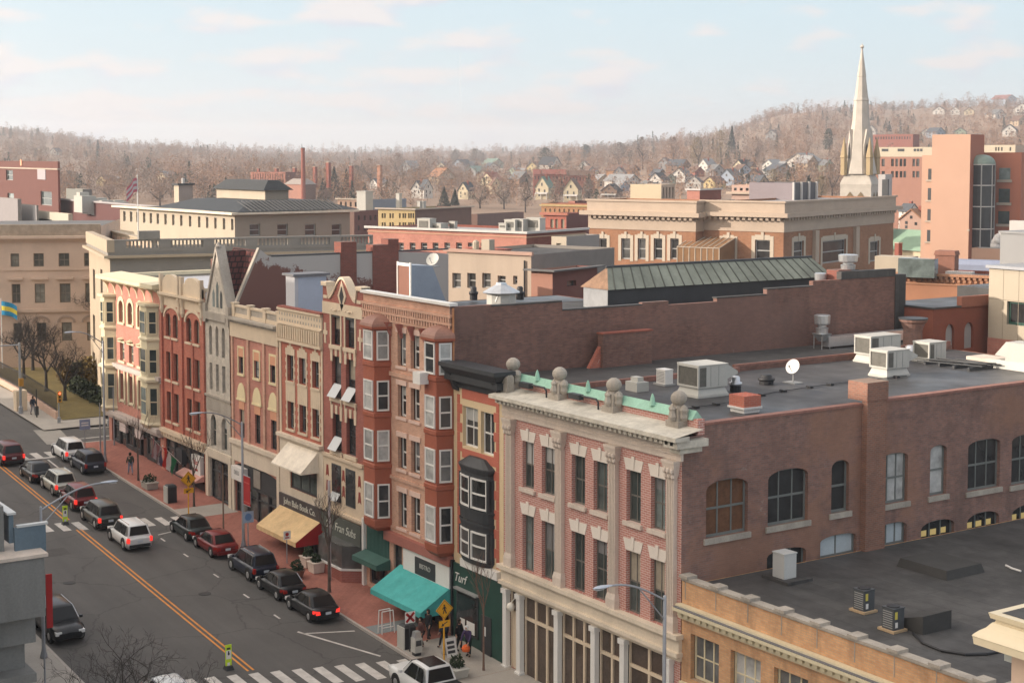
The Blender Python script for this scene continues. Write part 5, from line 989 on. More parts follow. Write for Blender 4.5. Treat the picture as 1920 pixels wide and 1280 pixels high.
def ped_sign(label, x, y, h, sc=1.):
    z = gz(x) + .14; N = NR; U = V((0, 1, 0)); e = thing('pedestrian_sign', label, 'road sign', (x, y, z), 'yellow pedestrian crossing signs'); m = MB(); m.cyl((x, y, z), (x, y, z + h + .3), .045, n=8); m.build('pole', YSIGN, e)
    C = V((x, y, z + h)) + N * .06; s = .54 * sc; m = MB(); m.prism([C + U * a * s + V((0, 0, b * s)) for a, b in ((-1, 0), (0, -1), (1, 0), (0, 1))], N * .015); o = m.build('diamond_panel', YSIGN, e); ORG[o.name] = org(e)
    m = MB(); k = .92; m2 = N * .016
    for a, b in (((-1, 0), (0, -1)), ((0, -1), (1, 0)), ((1, 0), (0, 1)), ((0, 1), (-1, 0))):
        p, q = V((0, a[0], a[1])) * s, V((0, b[0], b[1])) * s; m.prism([C + p * .9 + m2, C + q * .9 + m2, C + q * .86 + m2, C + p * .86 + m2], N * .003)
    m.build('border', BLACKP, o); walker(o, C + m2, U, N, s * 1.15)
    C2 = C - V((0, 0, s + .24)); m = MB(); m.obox(C2, U, N, -.34 * sc, .34 * sc, 0, .015, -.18, .18); o2 = m.build('arrow_plate', YSIGN, e); ORG[o2.name] = org(e); m = MB(); q = lambda u, w: C2 + U * u + V((0, 0, w)) + N * .018
    m.prism([q(.15, .12), q(.19, .08), q(-.1, -.06), q(-.14, -.02)], N * .004); m.prism([q(-.2, -.12), q(-.02, -.1), q(-.14, .06)], N * .004); m.build('arrow', BLACKP, o2)
ped_sign('yellow pedestrian sign on a yellow pole in front of the green shop', -68.95, 41.3, 2.75); ped_sign('yellow pedestrian sign at the far crossing by the pizza shop', -102.75, 40.45, 2.55, 1.08)
def marker(label, x, y):
    z = gz(x) + .005; e = thing('crossing_bollard', label, 'bollard', (x, y, z), 'in-street crossing markers'); m = MB(); m.frus(x - .25, x + .25, y - .22, y + .22, z, z + .2, .08, .06); m.build('base', BLACKP, e)
    m = MB(); m.box(x - .02, x + .02, y - .17, y + .17, z + .2, z + 1.3); o = m.build('post_panel', plain('marker_lime', (.55, .72, .03), .5, .03) if 'marker_lime' not in MATS else MATS['marker_lime'], e); ORG[o.name] = org(e)
    m = MB(); m.box(x + .02, x + .028, y - .14, y + .14, z + .55, z + 1.0); m.box(x + .02, x + .028, y - .07, y + .07, z + .2, z + .36); o2 = m.build('white_panel', WHITEP, o); m = MB(); m.box(x + .021, x + .027, y - .1, y + .1, z + 1.05, z + 1.15); m.lathe((x + .03, y, z + .84), [(.01, -.1), (.07, -.02), (.03, .06), (.05, .1), (.01, .14)], 6); m.build('symbol', BLACKP, o)
marker('lime yellow crossing bollard by the near striped crossing', -73.75, 31.1); marker('lime yellow crossing bollard in the far striped crossing, behind the lamp arm', -104.9, 32.3)
e, o, P, U = pole_sign('white sign with a red cross over the black waste bin', -70.95, 40.35, 2.2, .62, .62, WHITEP, CHARC, shape='rect'); m = MB()
for s in (1, -1): C = P + V((0, 0, .31)) + NR * .022; d = U * .24 + V((0, 0, .24 * s)); n = (U * -.05 * s + V((0, 0, .05))); m.prism([C - d - n, C + d - n, C + d + n, C - d + n], NR * .004)
m.build('red_cross', REDP, o)
e, o, P, U = pole_sign('small white parking sign on a thin post below the yellow awning', -88.75, 41.5, 2.1, .5, .55, WHITEP, ALU); m = MB(); m.cyl(P + V((0, 0, .33)) + NR * .021, P + V((0, 0, .33)) + NR * .026, .12, n=12); m.obox(P, U, NR, -.14, .14, .021, .026, .08, .16); m.build('marking', REDP, o)
e, o, P, U = pole_sign('pale blue round-marked sign on the lamp pole by the red sedan', -92.75, 40.6, 2.55, .75, .75, plain('sign_pale_blue', (.3, .38, .5), .5, .03), ALU, r=.04); m = MB(); m.cyl(P + V((0, 0, .38)) + NR * .022, P + V((0, 0, .38)) + NR * .027, .24, n=16); m.build('marking', plain('sign_blue', (.1, .2, .4), .5, 0), o)
e, o, P, U = pole_sign('grey-blue rectangular sign on a post at the far kerb', -125.4, 40.4, 2.7, .9, .85, plain('sign_slate_blue', (.26, .3, .42), .5, .05), ALU); m = MB(); m.obox(P, U, NR, -.3, .3, .021, .026, .3, .4); m.obox(P, U, NR, -.3, .3, .021, .026, .5, .6); m.build('marking', WHITEP, o)
for k, (x, y, lb) in enumerate(((-71.6, 40.55, 'black waste bin with grey side below the red cross sign'), (-106.6, 40.6, 'black waste bin standing by the far pedestrian sign'))):
    z = gz(x) + .145; e = thing('waste_bin', lb, 'bin', (x, y, z), 'pavement waste bins'); m = MB(); m.box(x - .35, x + .35, y - .35, y + .35, z, z + 1.15); m.build('body', BLACKP, e); m = MB(); m.box(x - .38, x + .38, y - .4, y - .34, z, z + 1.2); m.build('side_panel', UNITG, e); m = MB(); m.frus(x - .37, x + .37, y - .37, y + .37, z + 1.15, z + 1.3, .1, .1); m.build('lid', CHARC, e)
x, y = -70.3, 40.4; z = gz(x) + .15; e = thing('newspaper_box', 'pale grey newspaper box beside the black waste bin', 'newspaper box', (x, y, z)); m = MB(); m.box(x - .24, x + .24, y - .22, y + .22, z + .18, z + .95); m.build('body', UNITG, e); m = MB(); m.box(x - .18, x + .18, y - .18, y + .18, z, z + .18); m.build('base', BLACKP, e); m = MB(); m.frus(x - .2, x + .2, y - .2, y + .2, z + .95, z + 1.3, .05, .05); m.build('coin_head', STEEL, e); m = MB(); m.box(x + .24, x + .25, y - .17, y + .17, z + .55, z + .85); m.build('door_pane', CHARC, e)
x, y = -69.35, 41.9; z = gz(x) + .15; e = thing('sandwich_board', 'white sandwich board with dark print at the foot of the yellow sign', 'sandwich board', (x, y, z));
for s in (1, -1):
    m = MB(); m.prism([(x + s * .28, y - .33, z), (x + s * .28, y + .33, z), (x + s * .03, y + .33, z + .95), (x + s * .03, y - .33, z + .95)], (s * .02, 0, 0)); o = m.build('board', WHITEP, e); ORG[o.name] = org(e)
    m = MB(); sl = lambda t: x + s * (.28 - .25 * t)
    for t0, t1 in ((.2, .35), (.45, .6), (.7, .85)): m.prism([(sl(t0) + s * .024, y - .25, z + .95 * t0), (sl(t0) + s * .024, y + .2, z + .95 * t0), (sl(t1) + s * .024, y + .2, z + .95 * t1), (sl(t1) + s * .024, y - .25, z + .95 * t1)], (s * .003, 0, 0))
    m.build('print', CHARC, o)
x, y = -74.4, 40.7; z = gz(x) + .15; m = MB()
for s in (0, .45): m.tube([(x + s, y - .4, z), (x + s * .8, y - .35, z + 1.25), (x + s * .8, y + .35, z + 1.25), (x + s, y + .4, z)], .03, 6); m.cyl((x + s * .95, y - .38, z + .35), (x + s * .95, y + .38, z + .35), .025, n=6)
tag(m.build('sign_stand', WHITEP, loc=(x, y, z)), 'empty white metal sign frame standing open on the brick pavement', 'sign stand')
SHRUBM = plain('evergreen_shrub', (.028, .045, .02), .8, .4, 5); HEDGEM = plain('hedge_leaf', (.03, .04, .018), .85, .4, 4)
def leafy(m, c, rx, ry, rz, n, size, rng):
    for _ in range(n):
        while 1:
            p = V((rng.uniform(-1, 1), rng.uniform(-1, 1), rng.uniform(-1, 1)))
            if .25 < p.length < 1: break
        q = V(c) + V((p.x * rx, p.y * ry, p.z * rz)); a = V((rng.gauss(0, 1), rng.gauss(0, 1), rng.gauss(0, 1))).normalized(); b = a.orthogonal().normalized() * size * rng.uniform(.6, 1.3); a = a * size * rng.uniform(.6, 1.3); m.add([q - a * .5, q + b * .5, q + a, q - b * .5], [(0, 1, 2, 3)])
def planter(label, x, y, w, l, h, mat, sh=.5, rnd=False, name='planter', shrub=SHRUBM, group=None):
    rng = random.Random(int(abs(x * 77))); z = gz(x) + .15; e = thing(name, label, 'planter', (x, y, z), group); m = MB()
    if rnd: m.lathe((x, y, z), [(w * .36, 0), (w * .5, h * .85), (w * .55, h), (w * .46, h), (w * .44, h * .86), (.01, h * .86)], 14)
    else:
        m.frus(x - l / 2, x + l / 2, y - w / 2, y + w / 2, z, z + h, -.05, -.05); m.box(x - l / 2 - .09, x + l / 2 + .09, y - w / 2 - .09, y + w / 2 + .09, z + h, z + h + .06)
    m.build('pot', mat, e); m = MB(); leafy(m, (x, y, z + h + sh * .4), w * .5, (l if not rnd else w) * .42, sh, 260, .12, rng)
    m.build('shrub', shrub, e)
planter('round concrete planter of dark shrub behind the black sedan', -85.7, 40.75, .95, .95, .5, plain('planter_brown', (.2, .11, .08), .9, .15), .45, True)
planter('pale square planter with a low evergreen before the brick bay, one nearer the post', -86.2, 42.3, .7, .8, .6, STONE, .4, group='pale square planters'); planter('pale square planter with a low evergreen, beside the yellow awning', -87.5, 42.4, .7, .8, .6, STONE, .5, group='pale square planters')
planter('long concrete planter with leaning dead shrub near the walking man', -111.2, 40.7, .8, 1.3, .45, CONC, .45); planter('grey box planter of dry stems by the kerb behind the pickup', -66.7, 40.7, .7, 1.1, .4, UNITG, .5)
def flag(label, x, y, z0, out, ln, bands, name='wall_flag'):
    e = thing(name, label, 'flag', (x, y, z0)); d = V((.25, -out, .9)).normalized(); a = V((x, y, z0)); m = MB(); m.cyl(a, a + d * ln, .025, n=6); m.lathe(a + d * ln, [(.01, -.05), (.05, 0), (.01, .05)], 6); m.build('pole', WHITEP, e)
    tip = a + d * (ln - .05)
    n = len(bands); W = ln * .62; H = 1.5
    for k, c in enumerate(bands):
        m = MB(); rows = []
        for j in range(7):
            t = j / 6; rows.append([tip - d * (W * (k + i / 3) / n) * (1 - .25 * t) + V((.1 * math.sin(t * 5 + k), .08 * math.sin(t * 4 + k * 2 + i), -t * H - .1 * (k + i / 3) / n)) for i in range(4)])
        m.grid(rows); m.build('flag_band', cloth('flag_%d%d%d' % tuple(int(q * 9) for q in c), c), e)
flag('green, white and red flag hanging from the wall beside the pink awning', -112.0, FY - .1, 1.9 + 1.2, .9, 2.6, [(.5, .04, .03), (.7, .68, .64), (.03, .2, .09)])
flag('faded striped flag hanging by the corner building shops', -114.8, FY - .1, 3.3, .8, 2.5, [(.38, .18, .18), (.5, .42, .42), (.35, .16, .17), (.48, .42, .42), (.12, .1, .16)])
def pole_flag(label, x, y, z, h, W, H, cols, name='flagpole', r=.07, sag=.25, dirv=(-.55, .83, 0), vertical=False):
    e = thing(name, label, 'flagpole', (x, y, z)); m = MB(); m.lathe((x, y, z), [(r * 1.4, 0), (r, .3), (r * .6, h)], 8); m.lathe((x, y, z + h), [(.02, 0), (r, .08), (.02, .2)], 8); m.build('pole', WHITEP, e)
    d = V(dirv).normalized(); n = len(cols)
    for k, c in enumerate(cols):
        m = MB(); rows = []
        for j in range(9):
            t = j / 8; u0 = d * (W * t); wv = V((d.y, -d.x, 0)) * .14 * math.sin(t * 7)
            if vertical: rows.append(None)
            rows.append([V((x, y, z + h - .15)) + u0 + wv + V((0, 0, -H * (k + i) / n - sag * W * t * t)) for i in (0, 1)])
        m.grid([q for q in rows if q]); m.build('flag_band', cloth('flag_%d%d%d' % tuple(int(q * 9) for q in c), c), e)
    return e
def signal(label, x, y, h, faces=(1,), mast=False):
    z = gz(x) + .14; e = thing('traffic_signal', label, 'traffic signal', (x, y, z), 'junction signals'); m = MB(); m.lathe((x, y, z), [(.16, 0), (.16, .5), (.07, .55), (.06, h)], 8); m.build('pole', ALU, e)
    m = MB(); m.box(x + .08, x + .36, y - .17, y + .17, z + h - 1.0, z + h); o = m.build('signal_head', plain('signal_ochre', (.4, .2, .03), .6, .1) if 'signal_ochre' not in MATS else MATS['signal_ochre'], e); ORG[o.name] = org(e)
    for k, mt in enumerate((glow('signal_red_lit', (1., .1, .04), 1.5) if 'signal_red_lit' not in MATS else MATS['signal_red_lit'], BLACKP, BLACKP)):
        m = MB(); m.cyl((x + .36, y, z + h - .18 - k * .31), (x + .375, y, z + h - .18 - k * .31), .1, n=12); m.build('lens', mt, o)
signal('traffic signal showing red at the lawn corner', -137.6, 42.0, 2.9); signal('short traffic signal on the cross street, half hidden by thin posts', -134.4, 45.5, 2.3)
e = thing('signal_mast', 'tall pale mast with cross arm and ochre box at the lawn kerb', 'signal mast', (-143.3, 40.2, gz(-143.3))); x, y, z = -143.3, 40.2, gz(-143.3) + .14; m = MB(); m.lathe((x, y, z), [(.22, 0), (.2, .6), (.13, .7), (.1, 6.6)], 10); m.build('pole', ALU, e); m = MB(); m.tube([(x, y, z + 6.4), (x - 1, y - 2.2, z + 6.3), (x - 2, y - 5, z + 5.8)], .06); m.build('arm', ALU, e); m = MB(); m.box(x + .1, x + .45, y - .2, y + .2, z + 2.6, z + 3.3); m.build('signal_head', MATS['signal_ochre'], e)
e = thing('control_cabinet', 'pale stone-coloured cabinet beside the tall mast', 'cabinet', (-144.6, 39.9 + .6, gz(-144.6))); x, y, z = -144.8, 40.6, gz(-144.8) + .14; m = MB(); m.box(x - .5, x + .5, y - .5, y + .5, z, z + 1.9); m.build('body', BUFF, e); m = MB(); m.box(x + .5, x + .53, y - .42, y + .42, z + .3, z + 1.75); m.build('door', BUFF, e)
for k, (x, y, h, lb) in enumerate(((-141.0, 41.0, 2.6, 'slim dark post with a box by the iron fence'), (-126.6, 43.3, 5.0, 'slim pale post at the corner of the red-and-cream building'), (-124.2, 41.3, 4.2, 'slim grey post by the white stopped car'), (-96.6, 40.5, 4.8, 'slim brown post beside the lamp with the banner'), (-84.3, 42.3, 6.2, 'tall whitewashed post in front of the sandwich shop sign'))):
    z = gz(x) + .14; m = MB(); m.lathe((x, y, z), [(.11 if k == 4 else .08, 0), (.1 if k == 4 else .06, .4), (.09 if k == 4 else .05, h)], 8)
    if k == 0: m.box(x - .15, x + .15, y - .15, y + .15, z + .2, z + 1.0)
    tag(m.build('post', (CHARC, ALU, ALU, plain('brown_post', (.2, .14, .1), .7, .1), plain('whitewashed_post', (.5, .45, .45), .8, .2, 3))[k], loc=(x, y, z)), lb, 'post')
a, b = PG(-40, 690), PG(108, 788); a.z = b.z = 0; d = (b - a); L = d.length; d.normalize(); n = V((d.y, -d.x, 0))
e = thing('iron_fence', 'black iron railing on a low pink wall along the lawn', 'fence', (b.x, b.y, gz(b.x)))
m = MB(); N = 110
for k in range(N):
    p = a + d * (L * k / N); m.obox((p.x, p.y, gz(p.x)), d, n, -.03, .03, -.015, .015, .8, 2.5)
m.obox((a.x, a.y, gz(a.x)), d, n, 0, .06, 0, .05, .8, 2.5)
m.grid([[(a + d * (L * k / 20) + V((0, 0, gz((a + d * (L * k / 20)).x) + z))) for k in range(21)] for z in (2.32, 2.4)]); m.grid([[(a + d * (L * k / 20) + V((0, 0, gz((a + d * (L * k / 20)).x) + z))) for k in range(21)] for z in (.9, 1.0)]); m.build('railing', BLACKP, e)
m = MB()
for k in range(20):
    p, q = a + d * (L * k / 20), a + d * (L * (k + 1) / 20); m.obox((p.x, p.y, (gz(p.x) + gz(q.x)) / 2), d, n, 0, L / 20, -.18, .18, -.2, .78)
m.build('low_wall', plain('pink_granite', (.52, .36, .28), .85, .12), e)
m = MB(); rng = random.Random(4); a, b = PZ(142, 735, 3.4), PZ(200, 764, 3.0)
for k in range(18): p = a + (b - a) * (k / 17); leafy(m, (p.x, p.y, gz(p.x) + .9), 1.1, .9, .9, 110, .28, rng)
m2 = MB(); tag(m.build('hedge', HEDGEM, loc=(a.x, a.y, gz(a.x))), 'dark clipped hedge running across the lawn to the corner building', 'hedge')
for k, (u, v, r, lb) in enumerate(((150, 640, 1.15, 'round dark evergreen bush below the tan civic building wall'), (125, 655, 1.2, 'brownish conical bush beside the round evergreen'), (165, 660, 1.35, 'ochre bush at the corner of the balustraded building'))):
    p = PD(u, v + 55, 158); m = MB(); rng = random.Random(k); leafy(m, (p.x, p.y, gz(p.x) + r * 1.1), r * .8, r * .8, r * 1.2, 420, .3, rng); tag(m.build('bush', (HEDGEM, plain('brown_bush', (.12, .08, .03), .9, .3, 2), plain('ochre_bush', (.16, .11, .03), .9, .3, 2))[k], loc=(p.x, p.y, gz(p.x))), lb, 'bush')
pq = PD(5, 700, 168); e = pole_flag('white flagpole on the lawn flying a blue and yellow flag', pq.x, pq.y, gz(pq.x), PD(5, 562, 168).z - gz(pq.x), 1.7, 1.5, [(.03, .28, .5), (.75, .62, .08), (.03, .28, .5)], sag=.35, dirv=(.45, .89, 0))

CGAR = plain('board_marked_concrete', (.2, .2, .19), .85, .22, .8, streak=1, bump=.15); BLUEP = plain('blue_grey_panel', (.12, .17, .21), .5, .15); WRAIL = plain('pale_rail', (.55, .56, .55), .5, .08)
e = thing('parking_garage', 'grey concrete garage with blue-grey panels across the street', 'garage', (-72, 19.5, .3)); GX = -68.1
m = MB(); m.box(-100, GX, 12, 20, 6.4, 9.1); m.box(-100, GX - .2, 12.4, 19.6, 3.4, 3.8)
for x in (-69.9, -78, -88): m.box(x - .8, x + .5, 18.2, 19.4, 0, 6.4)
m.box(-70.4, -69.0, 17.9, 19.8, 5.0, 6.4); m.box(-70.6, -69.4, 17.2, 18.6, 9.1, 11.3); m.build('frame', CGAR, e)
m = MB(); m.box(-100, GX + .1, 11.8, 20.15, 9.1, 9.25); m.build('slab_edge', STONE, e)
m = MB(); m.box(-100, -69.3, 18.8, 19.0, 9.6, 10.9); m.box(-69.3, -69.15, 19.0, 20.4, 8.8, 10.3); m.build('panel', BLUEP, e); m = MB(); m.box(-100, -69.2, 18.7, 19.1, 10.9, 11.0); m.box(-69.35, -69.1, 19.1, 20.5, 10.3, 10.4); m.build('rail', WRAIL, e)
m = MB(); m.box(-100, -70.5, 13, 13.2, .4, 9); m.build('back_wall', CHARC, e); m = MB(); m.box(-74, -70.4, 17.0, 17.2, 9.25, 10.6); m.build('window', GLASSG, e)
m = MB()
for k in range(7): m.box(-70.6, -70.3, 17.05, 17.25, 9.4 + k * .22, 9.5 + k * .22)
m.build('ladder', CRM, e)
e = thing('red_banner', 'narrow red banner hung at the end of the concrete garage', 'banner', (-72.0, 22.4, 2)); m = MB(); p = PY(88, 1100, 22.2); m.box(p.x - .05, p.x + .05, 22.15, 22.45, 3.6, 6.3); m.build('banner_cloth', REDP, e); m = MB(); m.cyl((p.x, 22.0, .4), (p.x, 22.0, 6.6), .05, n=6); m.build('pole', ALU, e)
e = thing('shade_block', 'unseen tall block added to shade the street, long and plain with rows of windows', 'building', (-90, -20, 0)); m = MB(); wh = [(-144 + k * 5.4, -140.5 + k * 5.4, 6 + j * 6.2, 9.5 + j * 6.2) for k in range(20) for j in range(5)]  # added out of view to keep the sun off the near street
wall(m, (-34, -10, 0), V((-1, 0, 0)), V((0, 1, 0)), 112, 37.5, [(-34 - b, -34 - a, c, d) for a, b, c, d in wh]); m.quad((-34, -32, 0), (-34, -10, 0), (-34, -10, 37.5), (-34, -32, 37.5)); m.quad((-146, -32, 0), (-34, -32, 0), (-34, -32, 37.5), (-146, -32, 37.5)); m.quad((-146, -10, 0), (-146, -32, 0), (-146, -32, 37.5), (-146, -10, 37.5)); m.build('wall', TANW, e)
m = MB(); m.box(-178, -146.2, -32, -11, 0, 27); m.build('shade_wing', TANW, e); m = MB(); m.box(-145.9, -34.1, -31.9, -10.1, 37, 37.4); m.build('roof', ROOFD, e)  # lower wing added to shade only the foot of the corner building
for a, b, c, d in wh: m = MB(); m.quad((a, -10.2, c), (b, -10.2, c), (b, -10.2, d), (a, -10.2, d)); m.build('window', GLASS, e)
BARK = plain('grey_bark', (.11, .085, .07), .9, .25, 4); BARKD = plain('dark_bark', (.045, .038, .034), .9, .25, 4); BARKR = plain('reddish_twigs', (.17, .105, .08), .9, .25, 4)
def branch(m, p, d, L, r, depth, rng, spread=.5, up=.15, nseg=3, sides=5, kids=3, shrink=.66):
    p = V(p); d = V(d).normalized(); pts = [p]
    for k in range(nseg):
        d = (d + V((rng.gauss(0, .12), rng.gauss(0, .12), rng.gauss(0, .08) + up * .3))).normalized(); p = p + d * (L / nseg); pts.append(p)
    for i in range(nseg): m.cyl(pts[i], pts[i + 1], r * (1 - .45 * i / nseg), r * (1 - .45 * (i + 1) / nseg), n=sides if r > .03 else 3, caps=False)
    if depth <= 0: return
    for k in range(kids):
        t = rng.uniform(.35, 1.0) if k else 1.0; i = min(nseg - 1, int(t * nseg)); q = pts[i].lerp(pts[i + 1], t * nseg - i)
        a = rng.uniform(0, 2 * math.pi); s = d.orthogonal().normalized(); s = (Matrix.Rotation(a, 3, d) @ s); nd = (d * (1 - spread * .5) + s * spread * rng.uniform(.7, 1.3) + V((0, 0, up))).normalized()
        branch(m, q, nd, L * shrink * rng.uniform(.75, 1.15), max(.006, r * .52), depth - 1, rng, spread, up, nseg if depth > 2 else 2, sides, kids, shrink)
def bare_tree(label, x, y, z, trunk_h, r, L, depth, seed, mat=BARK, spread=.55, up=.2, kids=3, lean=(0, 0), name='bare_tree', limbs=4, group=None, shrink=.66):
    rng = random.Random(seed); e = thing(name, label, 'tree', (x, y, z), group); m = MB(); top = V((x + lean[0], y + lean[1], z + trunk_h))
    m.lathe((x, y, z), [(r * 1.5, -.1), (r * 1.15, .2), (r, .5)], 8); m.cyl((x, y, z + .45), top, r, r * .75, n=8); m.build('trunk', mat, e)
    m = MB()
    for k in range(limbs):
        a = 2 * math.pi * (k + rng.uniform(-.2, .2)) / limbs; d = V((math.cos(a) * spread, math.sin(a) * spread, 1 if k else 1.6)); branch(m, top - V((0, 0, .25 * trunk_h * (k % 3) / 3)), d, L, r * .62, depth, rng, spread, up, kids=kids, shrink=shrink)
    m.build('crown', mat, e); return e
bare_tree('dark bare tree with a wide fan of twigs at the kerb below the garage', -60.6, 21.2, gz(-60.6) + .1, 2.6, .13, 2.3, 5, 11, BARKD, .75, .12, 3, limbs=7)
bare_tree('young bare street tree rising in front of the sandwich shop', -82.2, 41.2, gz(-82) + .14, 3.0, .1, 1.5, 4, 3, BARK, .5, .25, 3)
bare_tree('thin bare sapling in front of the green shop front', -66.6, 42.3, gz(-66.6) + .14, 3.6, .055, 1.3, 3, 5, BARKR, .4, .35, 3)
bare_tree('thin bare street tree by the concrete planter', -113.9, 40.8, gz(-114) + .14, 3.0, .08, 1.2, 3, 8, BARK, .45, .3, 3)
bare_tree('bare street tree before the gothic stone front', -104.6, 41.6, gz(-104) + .14, 2.6, .08, 1.5, 4, 9, BARK, .5, .25, 3)
for k, (u, v, h, L, sd, lb) in enumerate(((87, 737, 2.0, 2.2, 21, 'spreading bare tree on the lawn, first behind the iron fence'), (122, 752, 1.6, 2.0, 22, 'forked bare tree leaning over the lawn near the hedge'), (45, 715, 2.0, 2.2, 23, 'bare tree by the white flagpole'), (62, 700, 2.0, 2.0, 24, 'small bare tree at the pink garden path'), (180, 690, 4.0, 2.6, 25, 'dark bare tree in front of the balustraded building wall'))):
    p = PZ(u, v, 3.2); bare_tree(lb, p.x, p.y, gz(p.x) + .2, h, .17, L, 4, sd, BARKD, .7, .12, 4)
ZR = 14.43
def rtu(label, u, v, w, l, h, zr=ZR, curb=.5, hood=1, group='rooftop ventilation units', flare=True):
    """rooftop unit whose near lower corner is seen at (u, v): coil face towards the street, hood at the far end"""
    c = PZ(u, v, zr); x1, y0 = c.x, c.y; x0, y1 = x1 - w, y0 + l; z = zr; e = thing('rooftop_unit', label, 'rooftop unit', ((x0 + x1) / 2, (y0 + y1) / 2, z), group)
    m = MB(); m.box(x0 - .05, x1 + .05, y0 - .05, y1 + .05, z, z + .12); m.frus(x0 - .02, x1 + .02, y0 - .02, y1 + .02, z + .12, z + curb, .14, .14); m.build('curb', UNITG, e)
    z += curb; m = MB(); m.box(x0, x1, y0 + .08, y1, z, z + h); m.box(x0 - .03, x1 + .03, y0 - .0, y1 + .03, z + h, z + h + .05)
    for a in (x0, x1 - .09): m.box(a, a + .09, y0, y0 + .08, z, z + h)
    m.box(x0 + .09, x1 - .09, y0, y0 + .08, z, z + .1); m.box(x0 + .09, x1 - .09, y0, y0 + .08, z + h - .1, z + h); o = m.build('body', UNITG, e); ORG[o.name] = org(e)
    m = MB(); m.quad((x0 + .09, y0 + .05, z + .1), (x1 - .09, y0 + .05, z + .1), (x1 - .09, y0 + .05, z + h - .1), (x0 + .09, y0 + .05, z + h - .1)); m.build('coil', UNITD, e)
    m = MB(); m.box(x1 + .001, x1 + .012, y0 + .1, y0 + .1 + l * .22, z + .08, z + h - .08); m.build('side_coil', UNITD, e)
    m = MB()
    for k in range(2): m.box(x1 + .001, x1 + .014, y0 + l * (.42 + .27 * k), y0 + l * (.42 + .27 * k) + .02, z + .05, z + h - .05)
    m.build('panel_seam', GREYP, e)
    if hood: m = MB(); m.prism([(x0 + .1, y1 + .03, z + h), (x0 + .1, y1 + .8, z + h * .62), (x0 + .1, y1 + .8, z + h * .5), (x0 + .1, y1 + .03, z + h * .3)], (w - .2, 0, 0)); m.build('hood', UNITG, e)
    return e
rtu('grey rooftop unit behind the last stone finial, largest of the near ones', 1309, 747, 1.7, 2.0, 1.15)
rtu('grey rooftop unit with a flared curb in front of the boxy pair', 1663, 709, 1.35, 1.8, 1.0)
rtu('grey rooftop unit half hidden behind another, below the steel duct', 1632, 682, 1.35, 2.6, 1.1, hood=0)
rtu('grey rooftop unit before the arched white windows', 1742, 681, 1.3, 1.5, 1.0, curb=.2, hood=0)
c = PZ(1890, 693, ZR); e = thing('rooftop_unit', 'grey rooftop unit with a slanted intake hood below the beige panelled building', 'rooftop unit', (c.x, c.y, ZR), 'rooftop ventilation units'); m = MB(); m.frus(c.x - 1.2, c.x + 3, c.y, c.y + 1.5, ZR, ZR + .5, .1, .1); m.build('curb', UNITG, e); m = MB(); m.box(c.x - .3, c.x + 3, c.y + .1, c.y + 1.4, ZR + .5, ZR + 1.6); m.build('body', UNITG, e); m = MB(); m.prism([(c.x - .3, c.y + .15, ZR + 1.6), (c.x - .3, c.y + .15, ZR + .7), (c.x - 1.1, c.y + .15, ZR + .75)], (0, 1.2, 0)); m.build('hood', UNITG, e)
def cond(label, u, v, zr, w=.8, l=.4, h=.75, pad=True, mat=WHITEP, grille=None, padm=None, group='outdoor condensers'):
    c = PZ(u, v, zr); x, y = c.x, c.y; e = thing('air_conditioner', label, 'air conditioner', (x, y, zr), group); m = MB(); m.box(x - w, x, y, y + l, zr + .1, zr + .1 + h); m.box(x - w - .02, x + .02, y - .02, y + l + .02, zr + .1 + h, zr + .14 + h); o = m.build('body', mat, e); ORG[o.name] = org(e)
    m = MB()
    for k in range(8): z = zr + .18 + k * (h - .12) / 8; m.box(x - w + .06, x - .06, y - .02, y - .001, z, z + .035)
    m.build('grille', grille or GREYP, e)
    m = MB(); m.box(x - w - .15, x + .1, y - .1, y + l + .1, zr + .005, zr + .1); m.build('pad', padm or GREYP, e)
    return x, y, e
cond('small white condenser with slatted front behind the carved finials', 1247, 724, ZR, .75, .55, .75)
ZL = 7.735; TANPAD = plain('timber_pad', (.42, .3, .18), .8, .15)
for u, v, lb in ((1620, 1151, 'dark fan condenser with a yellow sticker on a tan pad, farther from the hump'), (1675, 1187, 'dark fan condenser with a yellow sticker on a tan pad, beside the raised hump')):
    x, y, e = cond(lb, u, v, ZL, .62, .62, .85, mat=plain('condenser_dark', (.07, .075, .08), .5, .2) if 'condenser_dark' not in MATS else MATS['condenser_dark'], padm=TANPAD, group='dark condensers on the low roof')
    m = MB(); m.box(x + .001, x + .012, y + .08, y + .22, ZL + .55, ZL + .85); m.build('warning_sticker', plain('sticker_yellow', (.6, .5, .1), .5, 0) if 'sticker_yellow' not in MATS else MATS['sticker_yellow'], e); m = MB(); m.box(x + .001, x + .012, y + .1, y + .24, ZL + .2, ZL + .42); m.build('label_plate', WHITEP, e)
    m = MB(); m.lathe((x - .31, y + .31, ZL + 1.0), [(.27, 0), (.27, .03), (.05, .05)], 14); m.build('fan_guard', BLACKP, e)
c = PZ(1470, 1092, ZL); m = MB(); m.box(c.x - .75, c.x, c.y, c.y + .75, ZL + .1, ZL + 1.25); m.box(c.x - .78, c.x + .03, c.y - .03, c.y + .78, ZL + 1.25, ZL + 1.3); e = thing('vent_box', 'pale grey square vent box on a black curb by the side wall windows', 'vent box', (c.x, c.y, ZL)); m.build('body', plain('vent_pale_grey', (.5, .5, .48), .6, .06), e); m = MB(); m.box(c.x - 1.2, c.x + .5, c.y - .25, c.y + 1.3, ZL, ZL + .14); m.build('curb', ROOFD, e)
c = PZ(1775, 1088, ZL); m = MB(); m.frus(c.x - 3.0, c.x, c.y, c.y + 2.6, ZL, ZL + .4, .12, .12); tag(m.build('roof_hatch', plain('hatch_felt', (.055, .053, .05), .8, .2), loc=(c.x, c.y, ZL)), 'wide low covered hatch on the black roof near the lit transoms', 'roof hatch')
